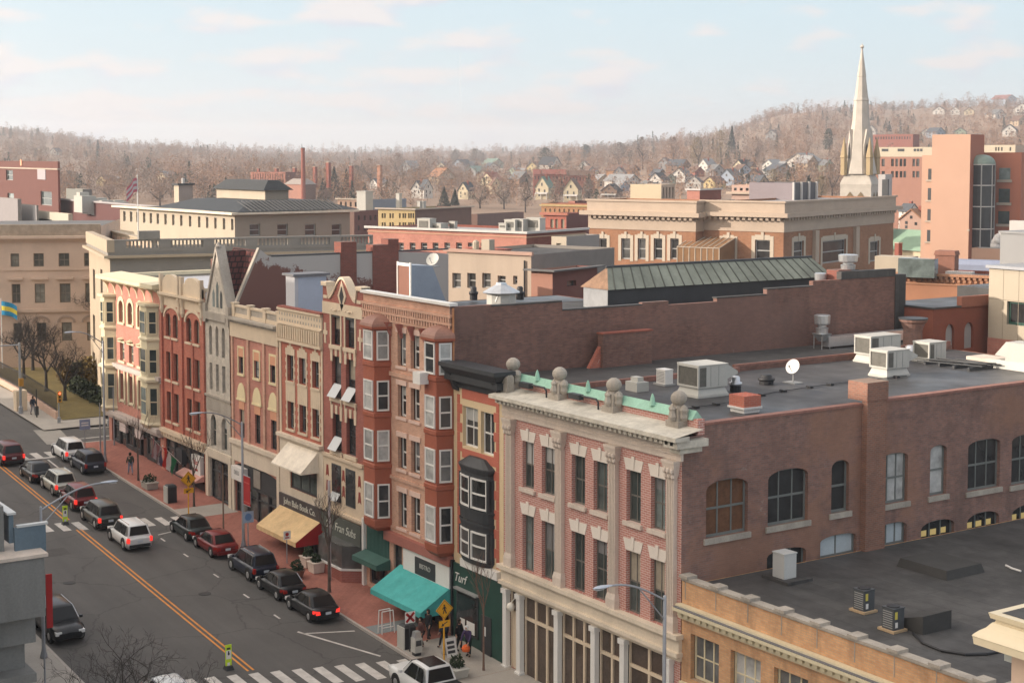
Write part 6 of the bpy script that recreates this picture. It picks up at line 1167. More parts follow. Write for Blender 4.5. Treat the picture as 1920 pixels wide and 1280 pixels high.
c = PZ(1730, 1190, ZL); m = MB(); m.prism([(c.x - 1.9, c.y, ZL), (c.x, c.y, ZL), (c.x, c.y, ZL + .75), (c.x - 1.9, c.y, ZL + .2)], (0, 1.7, 0)); tag(m.build('roof_hump', MATS['hatch_felt'], loc=(c.x, c.y, ZL)), 'raised black wedge-shaped hump beside the dark condensers', 'roof hump')
m = MB(); pts = [PZ(u, v, ZL + .05) for u, v in ((1712, 1186), (1730, 1204), (1765, 1219), (1810, 1226), (1850, 1225), (1885, 1218))]; m.tube(pts, .06, 6); tag(m.build('cable', BLACKP, loc=pts[0]), 'thick black cable curving across the low black roof', 'cable')
m = MB(); pts = [PZ(u, v, ZL + .1) for u, v in ((1886, 1059), (1898, 1065), (1914, 1070))]; m.tube(pts, .05, 6); tag(m.build('pipe', WHITEP, loc=pts[0]), 'short white pipe lying on the low black roof', 'pipe')
def mushroom(label, u, v, zr, r=.28, h=.7, group='roof vents', mat=STEEL, base=BLACKP):
    c = PZ(u, v, zr); e = thing('roof_vent', label, 'roof vent', (c.x, c.y, zr), group); m = MB(); m.lathe((c.x, c.y, zr), [(r, 0), (r, h * .4)], 12); m.build('base', base, e); m = MB(); m.lathe((c.x, c.y, zr + h * .4), [(r * 1.15, 0), (r * 1.2, h * .2), (r * .8, h * .24), (r * .8, h * .5), (r * .55, h * .6), (.02, h * .62)], 12); m.build('cap', mat, e, smooth=True)
mushroom('shiny steel mushroom vent beside the large near rooftop unit', 1379, 734, ZR, .3, .85); mushroom('squat black vent cap beside the white dish', 1437, 720, ZR, .4, .55, mat=BLACKP); mushroom('shiny round vent among the far rooftop units', 1708, 668, ZR, .45, .7)
c = PZ(1395, 776, ZR); e = thing('small_chimney', 'short square red brick chimney stub with a white band on the black roof', 'chimney', (c.x, c.y, ZR)); m = MB(); m.box(c.x - 1.1, c.x, c.y, c.y + 1.1, ZR + .3, ZR + .85); m.build('stack', BRK_RED, e); m = MB(); m.box(c.x - 1.05, c.x - .05, c.y + .05, c.y + 1.05, ZR, ZR + .2); m.box(c.x - 1.15, c.x + .05, c.y - .05, c.y + 1.15, ZR + .2, ZR + .3); m.build('flashing', WHITEP, e)
def dish(label, p, r, az, el, mat=WHITEP, h=.9, group='satellite dishes'):
    e = thing('satellite_dish', label, 'satellite dish', p, group); d = V((math.cos(az) * math.cos(el), math.sin(az) * math.cos(el), math.sin(el))); a = d.orthogonal().normalized(); b = d.cross(a); c = V(p) + V((0, 0, h)); m = MB()
    m.grid([[c + d * (.22 * r * q * q) + (a * math.cos(t) + b * math.sin(t)) * r * q for t in [2 * math.pi * k / 18 for k in range(19)]] for q in (.02, .35, .7, 1.0)]); m.build('reflector', mat, e, smooth=True)
    m = MB(); m.cyl(c - d * .03, V(p), .035, n=6); m.box(p[0] - .45, p[0] + .45, p[1] - .35, p[1] + .35, p[2], p[2] + .06); m.build('mast', GREYP, e); m = MB(); m.cyl(c - V((0, 0, r * .9)), c + d * r * 1.1 - V((0, 0, r * .3)), .02, n=5); q = c + d * r * 1.1 - V((0, 0, r * .3)); m.lathe(q, [(.04, -.05), (.06, .05)], 8); m.build('feed_arm', GREYP, e)
dish('white satellite dish on a sled in the middle of the black roof', tuple(PZ(1487, 718, ZR)), .42, R(-75), R(25))
q = PX(1128, 690, -71.4); dish('white satellite dish at the edge of the brick slab wall', (q.x - .1, q.y - .3, q.z), .36, R(-95), R(25), h=.4)
q = PX(812, 500, -96); dish('grey satellite dish above the slanted roof bulkhead', (q.x, q.y, q.z), .5, R(-60), R(30), mat=UNITG, h=.5)
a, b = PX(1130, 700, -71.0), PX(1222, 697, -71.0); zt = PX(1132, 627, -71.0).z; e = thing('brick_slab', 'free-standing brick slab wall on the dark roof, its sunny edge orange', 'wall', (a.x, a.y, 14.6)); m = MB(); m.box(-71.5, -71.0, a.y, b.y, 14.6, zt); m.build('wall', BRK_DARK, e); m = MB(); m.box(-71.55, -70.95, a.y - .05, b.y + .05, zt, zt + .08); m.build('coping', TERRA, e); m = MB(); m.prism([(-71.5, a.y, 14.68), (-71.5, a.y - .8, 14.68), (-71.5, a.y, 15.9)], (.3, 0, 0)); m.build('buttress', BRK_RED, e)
def fan(label, p, r, h, stand=0, group='kitchen exhaust fans'):
    e = thing('exhaust_fan', label, 'exhaust fan', p, group); p = V(p); m = MB(); m.lathe(p + V((0, 0, stand)), [(r * .75, 0), (r * .8, h * .3), (r * .55, h * .36), (r * .55, h * .45), (r * .95, h * .5), (r, h * .55), (r * 1.05, h * .97), (r * .9, h), (.02, h * 1.02)], 14); m.build('housing', STEEL, e)
    if stand:
        m = MB()
        for s in ((-.35, -.35), (.35, -.35), (.35, .35), (-.35, .35)): m.cyl(p + V((s[0], s[1], 0)), p + V((s[0], s[1], stand)), .03, n=5)
        m.build('legs', STEEL, e)
        m = MB(); m.frus(p.x - .45, p.x + .45, p.y - .45, p.y + .45, p.z + stand + .0, p.z + stand - .5, .3, .3); m.build('funnel', STEEL, e)
    return e
q = PX(1541, 640, -70.5); fan('steel exhaust fan on legs at the end of the long roof duct', (q.x, q.y, ZR), .5, 1.2, PX(1541, 625, -70.5).z - ZR)
q = PX(1590, 505, -73); fan('large steel exhaust fan on the black stub behind the end of the dark wall', (q.x, q.y, q.z), .62, 1.0); m = MB(); m.box(q.x - .6, q.x + .5, q.y - .5, q.y + .5, 17.2, q.z); tag(m.build('fan_stub', ROOFD, loc=(q.x, q.y, 17.2)), 'black square stub that carries the large exhaust fan', 'roof stub'); q2 = PX(1572, 525, -73); m = MB(); m.box(q2.x - .5, q2.x + .6, q2.y - .6, q2.y + .6, 17.2, q2.z + .7); tag(m.build('chimney', BRK_PEEL, loc=(q2.x, q2.y, 17.2)), 'low square brick chimney beside the black fan stub', 'chimney')
q = PX(1538, 540, -73.5); fan('small steel exhaust fan on a pale box by the green monitor roof', (q.x, q.y, q.z), .38, 1.0); m = MB(); m.box(q.x - .3, q.x + .3, q.y - .3, q.y + .3, 17.2, q.z); tag(m.build('fan_box', WHITEP, loc=(q.x, q.y, 17.2)), 'pale box carrying the small exhaust fan', 'roof stub')
a, b = PX(1552, 640, -70.2), PX(1700, 640, -70.2); e = thing('roof_duct', 'long rectangular steel duct raised along the foot of the dark brick wall', 'duct', (a.x, a.y, ZR)); m = MB(); m.box(-70.7, -70.1, a.y, b.y, a.z - .35, a.z + .3); m.build('duct', STEEL, e)
for k in range(4): m = MB(); y = a.y + .5 + k * (b.y - a.y - 1) / 3; m.cyl((-70.2, y, ZR), (-70.2, y, a.z - .35), .04, n=5); m.build('leg', CHARC, e)
c = PZ(1711, 655, ZR); e = thing('round_chimney', 'stout round brick chimney with a flared top behind the rooftop units', 'chimney', (c.x, c.y, ZR)); m = MB(); hh = PD(1711, 598, (V(c) - CAM).dot(_fh)).z - ZR; m.lathe((c.x, c.y, ZR), [(.62, 0), (.6, hh * .6), (.64, hh * .7), (.72, hh * .8), (.76, hh * .86), (.9, hh * .94), (.92, hh)], 20); m.build('stack', BRK_SIDE, e); m = MB(); m.lathe((c.x, c.y, ZR + hh), [(.95, 0), (.95, .08), (.7, .1)], 20); m.build('cap', CHARC, e)
a = PZ(1760, 690, ZR); e = thing('pipe_rack', 'tangle of low roof pipes and rails before a tan pan', 'pipe rack', (a.x, a.y, ZR)); m = MB()
for k in range(5): m.cyl((a.x - 2.0 + k * .3, a.y + .4 + k * .5, ZR + .2 + .08 * (k % 3)), (a.x + 2.2, a.y + 1.2 + k * .4, ZR + .25 + .1 * (k % 2)), .05, n=5)
for k in range(4): m.box(a.x - 1.6 + k * 1.1, a.x - 1.45 + k * 1.1, a.y + .5, a.y + 2.6, ZR, ZR + .2)
m.build('pipes', CHARC, e); m = MB(); m.box(a.x - .5, a.x + 1.8, a.y + 3.0, a.y + 4.6, ZR + .25, ZR + .45); m.build('pan', STONE, e)
m = MB(); pts = []; rng = random.Random(2)
e = thing('conduit', 'line of thin conduit on black blocks across the shiny roof', 'conduit', (-60, 52, ZR)); pts = [PZ(u, v, ZR + .06) for u, v in ((1290, 765), (1360, 755), (1450, 735), (1540, 722), (1620, 713), (1700, 704))]; m.tube(pts, .025, 4); m.build('pipe', CHARC, e); m = MB()
for p, q in zip(pts, pts[1:]):
    for t in (.2, .75): s = p.lerp(q, t); m.box(s.x - .17, s.x + .17, s.y - .12, s.y + .12, ZR, ZR + .12)
m.build('block', BLACKP, e)
c = PZ(1192, 735, ZR); m = MB(); m.box(c.x - .9, c.x + .1, c.y, c.y + .8, ZR, ZR + .5); m.box(c.x - .7, c.x - .1, c.y + .2, c.y + .6, ZR + .5, ZR + .75); tag(m.build('roof_scuttle', UNITG, loc=(c.x, c.y, ZR)), 'low grey metal roof scuttle behind the second copper spike', 'roof scuttle')
e = thing('monitor_roof', 'long old-copper monitor roof with standing seams and an orange end', 'roof monitor', (-78.2, 58.4, 17.3)); ya, yb = 58.2, 77.5; x0, x1 = -79.6, -77.0
m = MB(); m.box(x0, x1, ya, yb, 17.25, 18.62); m.build('wall', CHARC, e); m = MB(); m.box(x0 + .02, x1 - .02, ya - .03, ya - .001, 17.25, 18.6); m.build('end_panel', STEEL, e); xm = (x0 + x1) / 2
m = MB(); m.quad((x1 + .2, ya - .15, 18.55), (x1 + .2, yb + .2, 18.55), (xm, yb - .6, 19.85), (xm, ya + .9, 19.85)); m.quad((x0 - .2, yb + .2, 18.55), (x0 - .2, ya - .15, 18.55), (xm, ya + .9, 19.85), (xm, yb - .6, 19.85)); m.poly([(x1 + .2, yb + .2, 18.55), (x0 - .2, yb + .2, 18.55), (xm, yb - .6, 19.85)])
m.build('roof', VERDD, e); m = MB()
for k in range(24):
    t = (k + .5) / 24; p0 = V((x1 + .2, ya + t * (yb - ya), 18.56)); p1 = V((xm, ya + .9 + t * (yb - ya - 1.5), 19.86)); m.cyl(p0, p1, .05, n=4)
m.build('standing_seam', plain('seam_dark', (.09, .095, .08), .8, .1), e); m = MB(); m.poly([(x0 - .2, ya - .15, 18.55), (x1 + .2, ya - .15, 18.55), (xm, ya + .9, 19.85)]); m.build('hip_end', plain('orange_copper', (.2, .12, .075), .7, .5, 1.2), e); m = MB(); m.cyl((xm, ya + .8, 19.87), (xm, yb - .5, 19.87), .09, n=6); m.build('ridge', CHARC, e)  # end face has a browner, patchier copper than the slopes
q = PX(940, 552, -78.0); e = thing('roof_lantern', 'pale metal ten-sided roof lantern with torn sheets', 'roof lantern', (q.x, q.y, 17.3)); m = MB(); m.lathe((q.x, q.y, 17.28), [(.92, 0), (.92, q.z - 17.28 + .1)], 10); m.build('drum', UNITG, e); m = MB(); m.lathe((q.x, q.y, q.z + .1), [(1.15, 0), (1.17, .05), (.35, .5), (.32, .62), (.02, .64)], 10); m.build('cap', STEEL, e); m = MB(); m.quad((q.x + .2, q.y - .8, q.z - .1), (q.x + .5, q.y - .75, q.z - .4), (q.x + .7, q.y - .6, q.z + .2), (q.x + .4, q.y - .7, q.z + .35)); m.build('loose_sheet', WHITEP, e)
for u, lb in ((888, 'dark roof vent standing clear of the pale roof lantern'), (955, 'dark roof vent right beside the pale roof lantern, thinner one'), (975, 'dark roof vent on the far side of the pale roof lantern')): mushroom(lb, u, 562, 17.3, .26 if u != 955 else .2, .9, mat=BLACKP)
e = thing('roof_bulkhead', 'slanted blue-grey roof bulkhead with a white door frame', 'roof bulkhead', (-87.4, 51, 17.2)); a, b = PX(772, 540, -86.6), PX(842, 540, -86.6); zt = PX(775, 497, -86.6).z; m = MB(); m.prism([(-88.4, a.y, 17.2), (-88.4, b.y, 17.2), (-88.4, b.y - .3, 17.3 + .2), (-88.4, a.y + (b.y - a.y) * .55, zt - .1), (-88.4, a.y, zt)], (1.8, 0, 0)); m.build('body', plain('blue_grey_sheet', (.27, .31, .37), .45, .1), e); m = MB(); m.box(-88.4, -88.3, a.y - .1, a.y, 17.2, zt + .15); m.box(-86.75, -86.6, a.y - .1, a.y, 17.2, zt + .15); m.box(-88.3, -86.8, a.y - .1, a.y, zt - .1, zt + .1); m.build('door_frame', WHITEP, e); m = MB(); m.box(-88.3, -86.8, a.y - .04, a.y - .001, 17.2, zt - .1); m.build('door', plain('brown_door', (.22, .1, .07), .6, .1), e)
e = thing('siding_penthouse', 'blue-white clapboard penthouse rising behind the pierced parapet', 'penthouse', (-95.5, 48, 15.2)); c = PX(553, 578, -95.2); m = MB(); yz = PX(612, 550, -95.2).y; m.box(-96.6, -95.2, c.y, yz, 15.2, 18.75); m.build('wall', plain('pale_corner_board', (.5, .5, .52), .6, .06), e); m = MB()
for k in range(26): z = 15.3 + k * .13; m.prism([(-95.199, c.y + .25, z), (-95.17, c.y + .25, z), (-95.195, c.y + .25, z + .128)], (0, yz - c.y - .25, 0))
m.build('clapboards', plain('blue_white_siding', (.42, .46, .54), .6, .06), e); m = MB(); m.box(-96.8, -95.0, c.y - .2, yz + .2, 18.75, 18.9); m.build('roof', ROOFG, e)
_plain, _brick = plain, brick
def plain(name, col, *a, **k): return _plain(name, tuple(c * TONE for c in col), *a, **k)
def brick(name, c1, c2, m_, **k): return _brick(name, *(tuple(c * TONE for c in q) for q in (c1, c2, m_)), **k)
TONE = .66; ROOFTG = plain('town_grey_roof', (.2, .195, .19), .8, .2, .3); ROOFT = plain('town_pale_roof', (.46, .44, .43), .7, .15, .3); STONET = plain('town_stone', (.6, .5, .4), .8, .12, .5); WHITET = plain('town_white', (.74, .70, .66), .6, .06)
TCOT = plain('terracotta_cream', (.60, .47, .36), .7, .1, .5); TCBRK = brick('orange_brown_brick', (.46, .22, .12), (.40, .185, .10), (.45, .3, .2), w=.5, h=.2, ms=.015); POSTST = plain('pale_buff_wall', (.62, .53, .41), .8, .08, .4, streak=1); TANST = plain('tan_rose_stone', (.86, .64, .49), .85, .12, .5)
REDB = brick('town_red_brick', (.34, .105, .075), (.29, .09, .066), (.3, .16, .13), w=.5, h=.2, ms=.014); CORAL = brick('coral_brick', (.66, .29, .215), (.60, .26, .2), (.6, .34, .28), w=.5, h=.2, ms=.012); HOTEL = plain('peach_orange_render', (.68, .42, .30), .8, .05, .3); HOTELR = plain('red_orange_render', (.52, .19, .115), .8, .06, .3); YELB = plain('yellow_brick_wall', (.60, .45, .22), .85, .08); BRNB = plain('brown_brick_wall', (.24, .145, .115), .9, .12); SLATE = plain('dark_slate_roof', (.04, .044, .045), .55, .25, 1.2)
GREYB = plain('grey_brick_wall', (.3, .275, .25), .9, .12); BEIGEP = plain('beige_metal_panel', (.60, .52, .40), .5, .05, .4)
class Blk:
    """an upright block of the street grid: near corner seen at column uc with its top at row vt, d metres ahead; faces run to columns ul (street side) and ur"""
    def __init__(s, name, label, cat, uc, vt, d, ul, ur, zb=2., group=None):
        p = PD(uc, vt, d); s.x1, s.y0, s.zt = p.x, p.y, p.z; s.x0 = PY(ul, vt, s.y0).x; s.y1 = PX(ur, vt, s.x1).y; s.uc, s.d = uc, d; s.zb = zb
        s.e = thing(name, label, cat, ((s.x0 + s.x1) / 2, (s.y0 + s.y1) / 2, zb), group); s.hl, s.hr = [], []
    def z(s, v, u=None):
        return PY(s.uc, v, s.y0).z
    def L(s, cols, rows, rise=0.):
        for (a, b) in cols:
            for (c, d_) in rows: u = (a + b) / 2; xa, xb = PY(a, c, s.y0).x, PY(b, c, s.y0).x; s.hl.append((xa, xb, PY(u, d_, s.y0).z, PY(u, c, s.y0).z, rise))
    def Rr(s, cols, rows, rise=0.):
        for (a, b) in cols:
            for (c, d_) in rows: u = (a + b) / 2; ya, yb = PX(a, c, s.x1).y, PX(b, c, s.x1).y; s.hr.append((ya, yb, PX(u, d_, s.x1).z, PX(u, c, s.x1).z, rise))
    def Ln(s, n, frac, rows, m=.04, rise=0.):
        w = s.x1 - s.x0; st = w * (1 - 2 * m) / n
        for k in range(n):
            a = s.x0 + w * m + st * (k + .5 - frac / 2)
            for c, d_ in rows: s.hl.append((a, a + st * frac, s.z(d_), s.z(c), rise))
    def Rn(s, n, frac, rows, m=.04, rise=0.):
        w = s.y1 - s.y0; st = w * (1 - 2 * m) / n
        for k in range(n):
            a = s.y0 + w * m + st * (k + .5 - frac / 2)
            for c, d_ in rows: s.hr.append((a, a + st * frac, s.z(d_), s.z(c), rise))
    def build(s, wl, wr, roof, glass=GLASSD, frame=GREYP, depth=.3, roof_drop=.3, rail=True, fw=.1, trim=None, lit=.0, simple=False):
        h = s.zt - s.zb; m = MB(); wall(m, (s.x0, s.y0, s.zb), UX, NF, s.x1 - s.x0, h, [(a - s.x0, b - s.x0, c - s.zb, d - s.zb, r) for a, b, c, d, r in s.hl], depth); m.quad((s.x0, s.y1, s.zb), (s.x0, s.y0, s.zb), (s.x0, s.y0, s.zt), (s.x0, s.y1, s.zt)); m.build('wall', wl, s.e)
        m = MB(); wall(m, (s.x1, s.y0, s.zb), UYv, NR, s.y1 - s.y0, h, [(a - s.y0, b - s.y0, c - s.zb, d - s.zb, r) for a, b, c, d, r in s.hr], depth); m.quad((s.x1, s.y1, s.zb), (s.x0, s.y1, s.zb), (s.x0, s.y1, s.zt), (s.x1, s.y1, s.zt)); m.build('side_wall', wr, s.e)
        m = MB(); m.box(s.x0 + .02, s.x1 - .02, s.y0 + .02, s.y1 - .02, s.zt - roof_drop - .3, s.zt - roof_drop); m.build('roof', roof, s.e)
        for (P, U, N, hs) in (((0, s.y0, 0), UX, NF, s.hl), ((s.x1, 0, 0), UYv, NR, s.hr)):
            for q in hs:
                if simple:
                    m = MB(); P_ = V(P); Z = V((0, 0, 1)); n = -depth * .9
                    m.quad(P_ + U * q[0] + Z * q[2] + N * n, P_ + U * q[1] + Z * q[2] + N * n, P_ + U * q[1] + Z * q[3] + N * n, P_ + U * q[0] + Z * q[3] + N * n); m.build('window', glass, s.e)
                else: window(s.e, P, U, N, q[:4], frame, glass, depth=depth * .8, fw=fw, rail=rail)
                if trim: t_ = MB(); w_ = trim[1]; t_.obox(P, U, N, q[0] - w_, q[0], 0, .06, q[2] - w_ * .5, q[3] + w_); t_.obox(P, U, N, q[1], q[1] + w_, 0, .06, q[2] - w_ * .5, q[3] + w_); t_.obox(P, U, N, q[0], q[1], 0, .06, q[3], q[3] + w_ * 1.3); t_.obox(P, U, N, (q[0] + q[1]) / 2 - w_ * .4, (q[0] + q[1]) / 2 + w_ * .4, .06, .14, q[3], q[3] + w_ * 2); t_.build('window_surround', trim[0], s.e)
        return s
    def band(s, name, mat, v0, v1, out, faces='LR', dent=None, zz=None):
        z1, z0 = zz or (s.z(v0), s.z(v1)); m = MB()
        m.box(s.x0 - (out if 'L' in faces else 0), s.x1 + out, s.y0 - out, s.y0 - .002, z0, z1)
        if 'R' in faces: m.box(s.x1 + .002, s.x1 + out, s.y0 - .002, s.y1 + out, z0, z1)
        if dent:
            n = int((s.x1 - s.x0) / dent[0])
            for k in range(n): a = s.x0 + (k + .3) * dent[0]; m.box(a, a + dent[0] * .5, s.y0 - dent[1], s.y0 - .002, z0 - dent[2], z0)
            n = int((s.y1 - s.y0) / dent[0])
            if 'R' in faces:
                for k in range(n): a = s.y0 + (k + .3) * dent[0]; m.box(s.x1 + .002, s.x1 + dent[1], a, a + dent[0] * .5, z0 - dent[2], z0)
        return m.build(name, mat, s.e)
    def hip(s, mat, rise, inset, over=.5, z=None):
        z = s.zt if z is None else z; m = MB(); inset = min(inset, (s.x1 - s.x0) * .42, (s.y1 - s.y0) * .42); m.frus(s.x0 - over, s.x1 + over, s.y0 - over, s.y1 + over, z, z + rise, inset, inset); return m.build('hip_roof', mat, s.e)
ROT[0] = R(20)
WSUR = plain('cream_window_stone', (.66, .56, .44), .7, .06)
b1 = Blk('civic_building', 'wide cream and orange brick building with dentil cornice, below the church spire', 'building', 1470, 378, 212, 1319, 1676)
b1.zt = b1.z(381); b1.L([(1416, 1444)], [(450, 490)]); b1.L([(1356, 1376)], [(450, 490)]); b1.Rr([(1488, 1507), (1631, 1648)], [(452, 490)]); b1.Rr([(1542, 1586)], [(450, 492)])
b1.build(TCBRK, TCBRK, ROOFT, trim=(WSUR, .55), fw=.16); b1.band('frieze', TCOT, 412, 436, .12); b1.band('cornice', TCOT, 400, 408, 1.1, dent=(.9, .7, .45)); b1.band('parapet', TCOT, 380, 400, .25); b1.band('coping', TCOT, 377.5, 381, .45)
m = MB()
for u in (1527, 1603): y = PX(u, 450, b1.x1).y; m.box(b1.x1 + .002, b1.x1 + .5, y - .6, y + .6, b1.z(500), b1.z(437))
m.build('pilaster', TCOT, b1.e)
p = PY(1319, 450, b1.y0).x; y0w = b1.y0 - 2.2; xl = PY(1105, 400, y0w).x
b2 = Blk('civic_wing', 'projecting cream-topped wing with five tall white-framed windows', 'building', 1319, 378, 212, 1105, 1330)
b2.y0 = y0w; b2.x1 = p - .05; b2.x0 = xl; b2.y1 = b1.y0 + 8; b2.uc = 1319; b2.zt = PY(1319, 379, y0w).z; q = V(((b2.x0 + b2.x1) / 2, (b2.y0 + b2.y1) / 2, 2)); b2.e.location = turned(q); ORG[b2.e.name] = q
b2.L([(1123, 1138), (1165, 1182), (1196, 1211), (1226, 1242), (1257, 1273)], [(447, 486)]); b2.build(TCBRK, TCBRK, ROOFT, trim=(WSUR, .5), fw=.16); b2.band('frieze', TCOT, 411, 435, .12); b2.band('cornice', TCOT, 400, 408, 1.1, dent=(.9, .7, .45)); b2.band('parapet', TCOT, 380, 400, .25); b2.band('coping', TCOT, 377, 381, .45)
b = Blk('greenhouse', 'glass lean-to greenhouse with a copper tint against the cream and brick building', 'greenhouse', 1320, 468, 206, 1286, 1380, zb=2); zt = b.zt; m = MB(); y1 = b1.y0 - .1
b.y1 = y1; b.x1 = PY(1378, 460, y1).x; b.x0 = PY(1300, 460, y1).x; b.y0 = y1 - 4.5
gl = plain('greenhouse_glass', (.33, .19, .1), .12, .2, .8); m.prism([(b.x0, b.y0, 8), (b.x0, y1, 8), (b.x0, y1, b1.z(450)), (b.x0, b.y0, b1.z(466))], (b.x1 - b.x0, 0, 0)); m.build('glazing', gl, b.e); m = MB()
for k in range(8): x = b.x0 + (b.x1 - b.x0) * k / 7; m.cyl((x, b.y0 - .02, b1.z(466)), (x, y1, b1.z(449.5)), .07, n=4); m.box(x - .06, x + .06, b.y0 - .07, b.y0 - .001, 8, b1.z(466))
m.box(b.x0, b.x1, b.y0 - .1, b.y0 + .1, b1.z(467), b1.z(465.5)); m.build('glazing_bars', STONET, b.e)
b = Blk('plant_room', 'mauve-grey plant room with a louvred end on the cream building roof', 'plant room', 1487, 343, 236, 1405, 1530, zb=12); b.build(plain('mauve_grey', (.34, .29, .31), .7, .06), plain('dark_louvre', (.12, .12, .13), .6, .2), ROOFTG); m = MB()
for k in range(4): y = b.y0 + (b.y1 - b.y0) * k / 3; m.box(b.x1 + .002, b.x1 + .25, y - .2, y + .2, b.zb, b.zt + .1)
m.build('white_post', WHITET, b.e)
b = Blk('cream_box_building', 'plain cream box building with dark striped end behind the wide cornice', 'building', 1240, 346, 300, 1182, 1266, zb=2); b.Rn(4, .45, [(352, 372)]); b.build(plain('cream_render', (.70, .58, .40), .8, .04), TCOT, ROOFT, simple=True)
b = Blk('brick_shed', 'low dark red brick shed with pale eaves beside the cream box building', 'building', 1312, 356, 310, 1288, 1352, zb=2); b.build(CORAL, REDB, ROOFT); b.band('eaves', WHITET, 354, 357, .3)
b = Blk('stepped_roof_building', 'pink stepped canopy building beside the mauve-grey plant room', 'building', 1408, 347, 290, 1372, 1420, zb=2); b.Ln(3, .5, [(352, 358)]); b.build(plain('pink_render', (.62, .42, .34), .8, .05), HOTEL, ROOFT, simple=True); b.band('canopy', TCOT, 360, 364, .8)
def spire():
    d = 330; p = PD(1612, 375, d); px = FPX / d; e = thing('church_spire', 'slender pale stone church spire with corner pinnacles against the hill', 'church spire', (p.x, p.y, 2)); SP = plain('spire_stone', (.66, .60, .52), .85, .15, .6); c = V((p.x, p.y, 0)); zz = lambda v: PD(1612, v, d).z; w = lambda q: q / px / 2 * .93
    rot = Matrix.Rotation(R(8), 3, 'Z')
    def ring(r, z, n=8, ph=.5): return [c + rot @ V((r * math.cos(2 * math.pi * (k + ph) / n), r * math.sin(2 * math.pi * (k + ph) / n), 0)) + V((0, 0, z)) for k in range(n)]
    m = MB(); rows = [ring(w(82) * 1.1, 2, 4), ring(w(82) * 1.1, zz(378), 4), ring(w(80) * 1.1, zz(352), 4), ring(w(82) * 1.1, zz(345), 4), ring(w(78) * 1.1, zz(340), 4), ring(w(62) * 1.05, zz(325), 4)]; m.grid([r + r[:1] for r in rows]); m.poly(rows[-1]); m.build('tower', SP, e)
    m = MB(); rows = [ring(w(66), zz(326)), ring(w(52), zz(290)), ring(w(34), zz(225)), ring(w(29), zz(190)), ring(w(31), zz(188)), ring(w(27), zz(183)), ring(w(17), zz(145)), ring(w(18), zz(143)), ring(w(4), zz(97)), ring(w(4), zz(92))]; m.grid([r + r[:1] for r in rows]); m.poly(rows[-1]); m.build('spire', SP, e)
    m = MB(); m.lathe(c + V((0, 0, zz(92))), [(.1, 0), (.5, .4), (.1, .8)], 8); m.box(c.x - .07, c.x + .07, c.y - .07, c.y + .07, zz(90), zz(82)); m.box(c.x - .4, c.x + .4, c.y - .06, c.y + .06, zz(86), zz(85)); m.build('cross', SP, e)
    for k in range(4):
        q = ring(w(64) * 1.15, 0, 4)[k]; m = MB(); m.lathe((q.x, q.y, zz(328)), [(.75, 0), (.75, 3.6), (.9, 3.7), (.05, 8.0)], 6); m.build('pinnacle', plain('spire_ochre', (.56, .42, .24), .85, .15) if 'spire_ochre' not in MATS else MATS['spire_ochre'], e)
    for k in range(8):
        r0 = ring(w(52) + .15, 0); q = (r0[k] + r0[(k + 1) % 8]) / 2; dd = (q - c).normalized(); t = V((-dd.y, dd.x, 0)); zb = zz(300)
        if k % 2 == 0: m = MB(); m.prism([q + t * .7 + V((0, 0, zb)), q - t * .7 + V((0, 0, zb)), q - t * .7 + V((0, 0, zb + 3)), q + V((0, 0, zb + 6.5)), q + t * .7 + V((0, 0, zb + 3))], -dd * 1.2); m.build('lucarne', SP, e); m = MB(); q2 = q + dd * .03; m.prism([q2 + t * .35 + V((0, 0, zb + .3)), q2 - t * .35 + V((0, 0, zb + .3)), q2 - t * .35 + V((0, 0, zb + 2.6)), q2 + V((0, 0, zb + 3.6)), q2 + t * .35 + V((0, 0, zb + 2.6))], dd * .02); m.build('louvre', CHARC, e)
    r4 = ring(w(82) * 1.1, 0, 4)
    for k in range(4):
        a, b_ = r4[k], r4[(k + 1) % 4]; U = (b_ - a).normalized(); N = V((U.y, -U.x, 0)); L = (b_ - a).length
        for t in (.33, .67):
            q = a + U * (L * t) + N * .02; m = MB(); z0, z1 = zz(378), zz(359); m.prism([q - U * .8 + V((0, 0, z0)), q + U * .8 + V((0, 0, z0)), q + U * .8 + V((0, 0, z1 - 1)), q + V((0, 0, z1)), q - U * .8 + V((0, 0, z1 - 1))], N * .03); m.build('belfry_arch', plain('belfry_shade', (.25, .18, .1), .8, .2) if 'belfry_shade' not in MATS else MATS['belfry_shade'], e)
spire()
b = Blk('white_panel_tower', 'slim pale grey tower with dark vertical strips beside the church spire', 'building', 1660, 327, 300, 1647, 1673, zb=2); b.build(plain('pale_grey_panel', (.55, .53, .52), .6, .05), plain('pale_grey_panel_side', (.55, .53, .52), .6, .05), ROOFT); m = MB(); m.box(b.x0 + .8, b.x0 + 2.0, b.y0 - .05, b.y0 - .002, 6, b.zt - 1); m.box(b.x1 + .002, b.x1 + .05, b.y0 + 1, b.y0 + 1.8, 6, b.zt - 1); m.build('dark_strip', CHARC, b.e)
DG = plain('curved_dark_glass', (.05, .055, .06), .1, .3, .6)
b = Blk('hotel_tower', 'tall peach and orange tower with a curved glass stair under a green half dome', 'building', 1820, 252, 262, 1748, 1846, zb=2); hb = b; b.build(HOTEL, HOTELR, ROOFT); e = b.e
o = b; m = MB(); xw = PY(1729, 300, b.y0 + 1).x; m.box(xw, b.x0, b.y0 + 1, b.y1 + 6, 2, b.z(291)); m.build('shoulder', HOTEL, e);
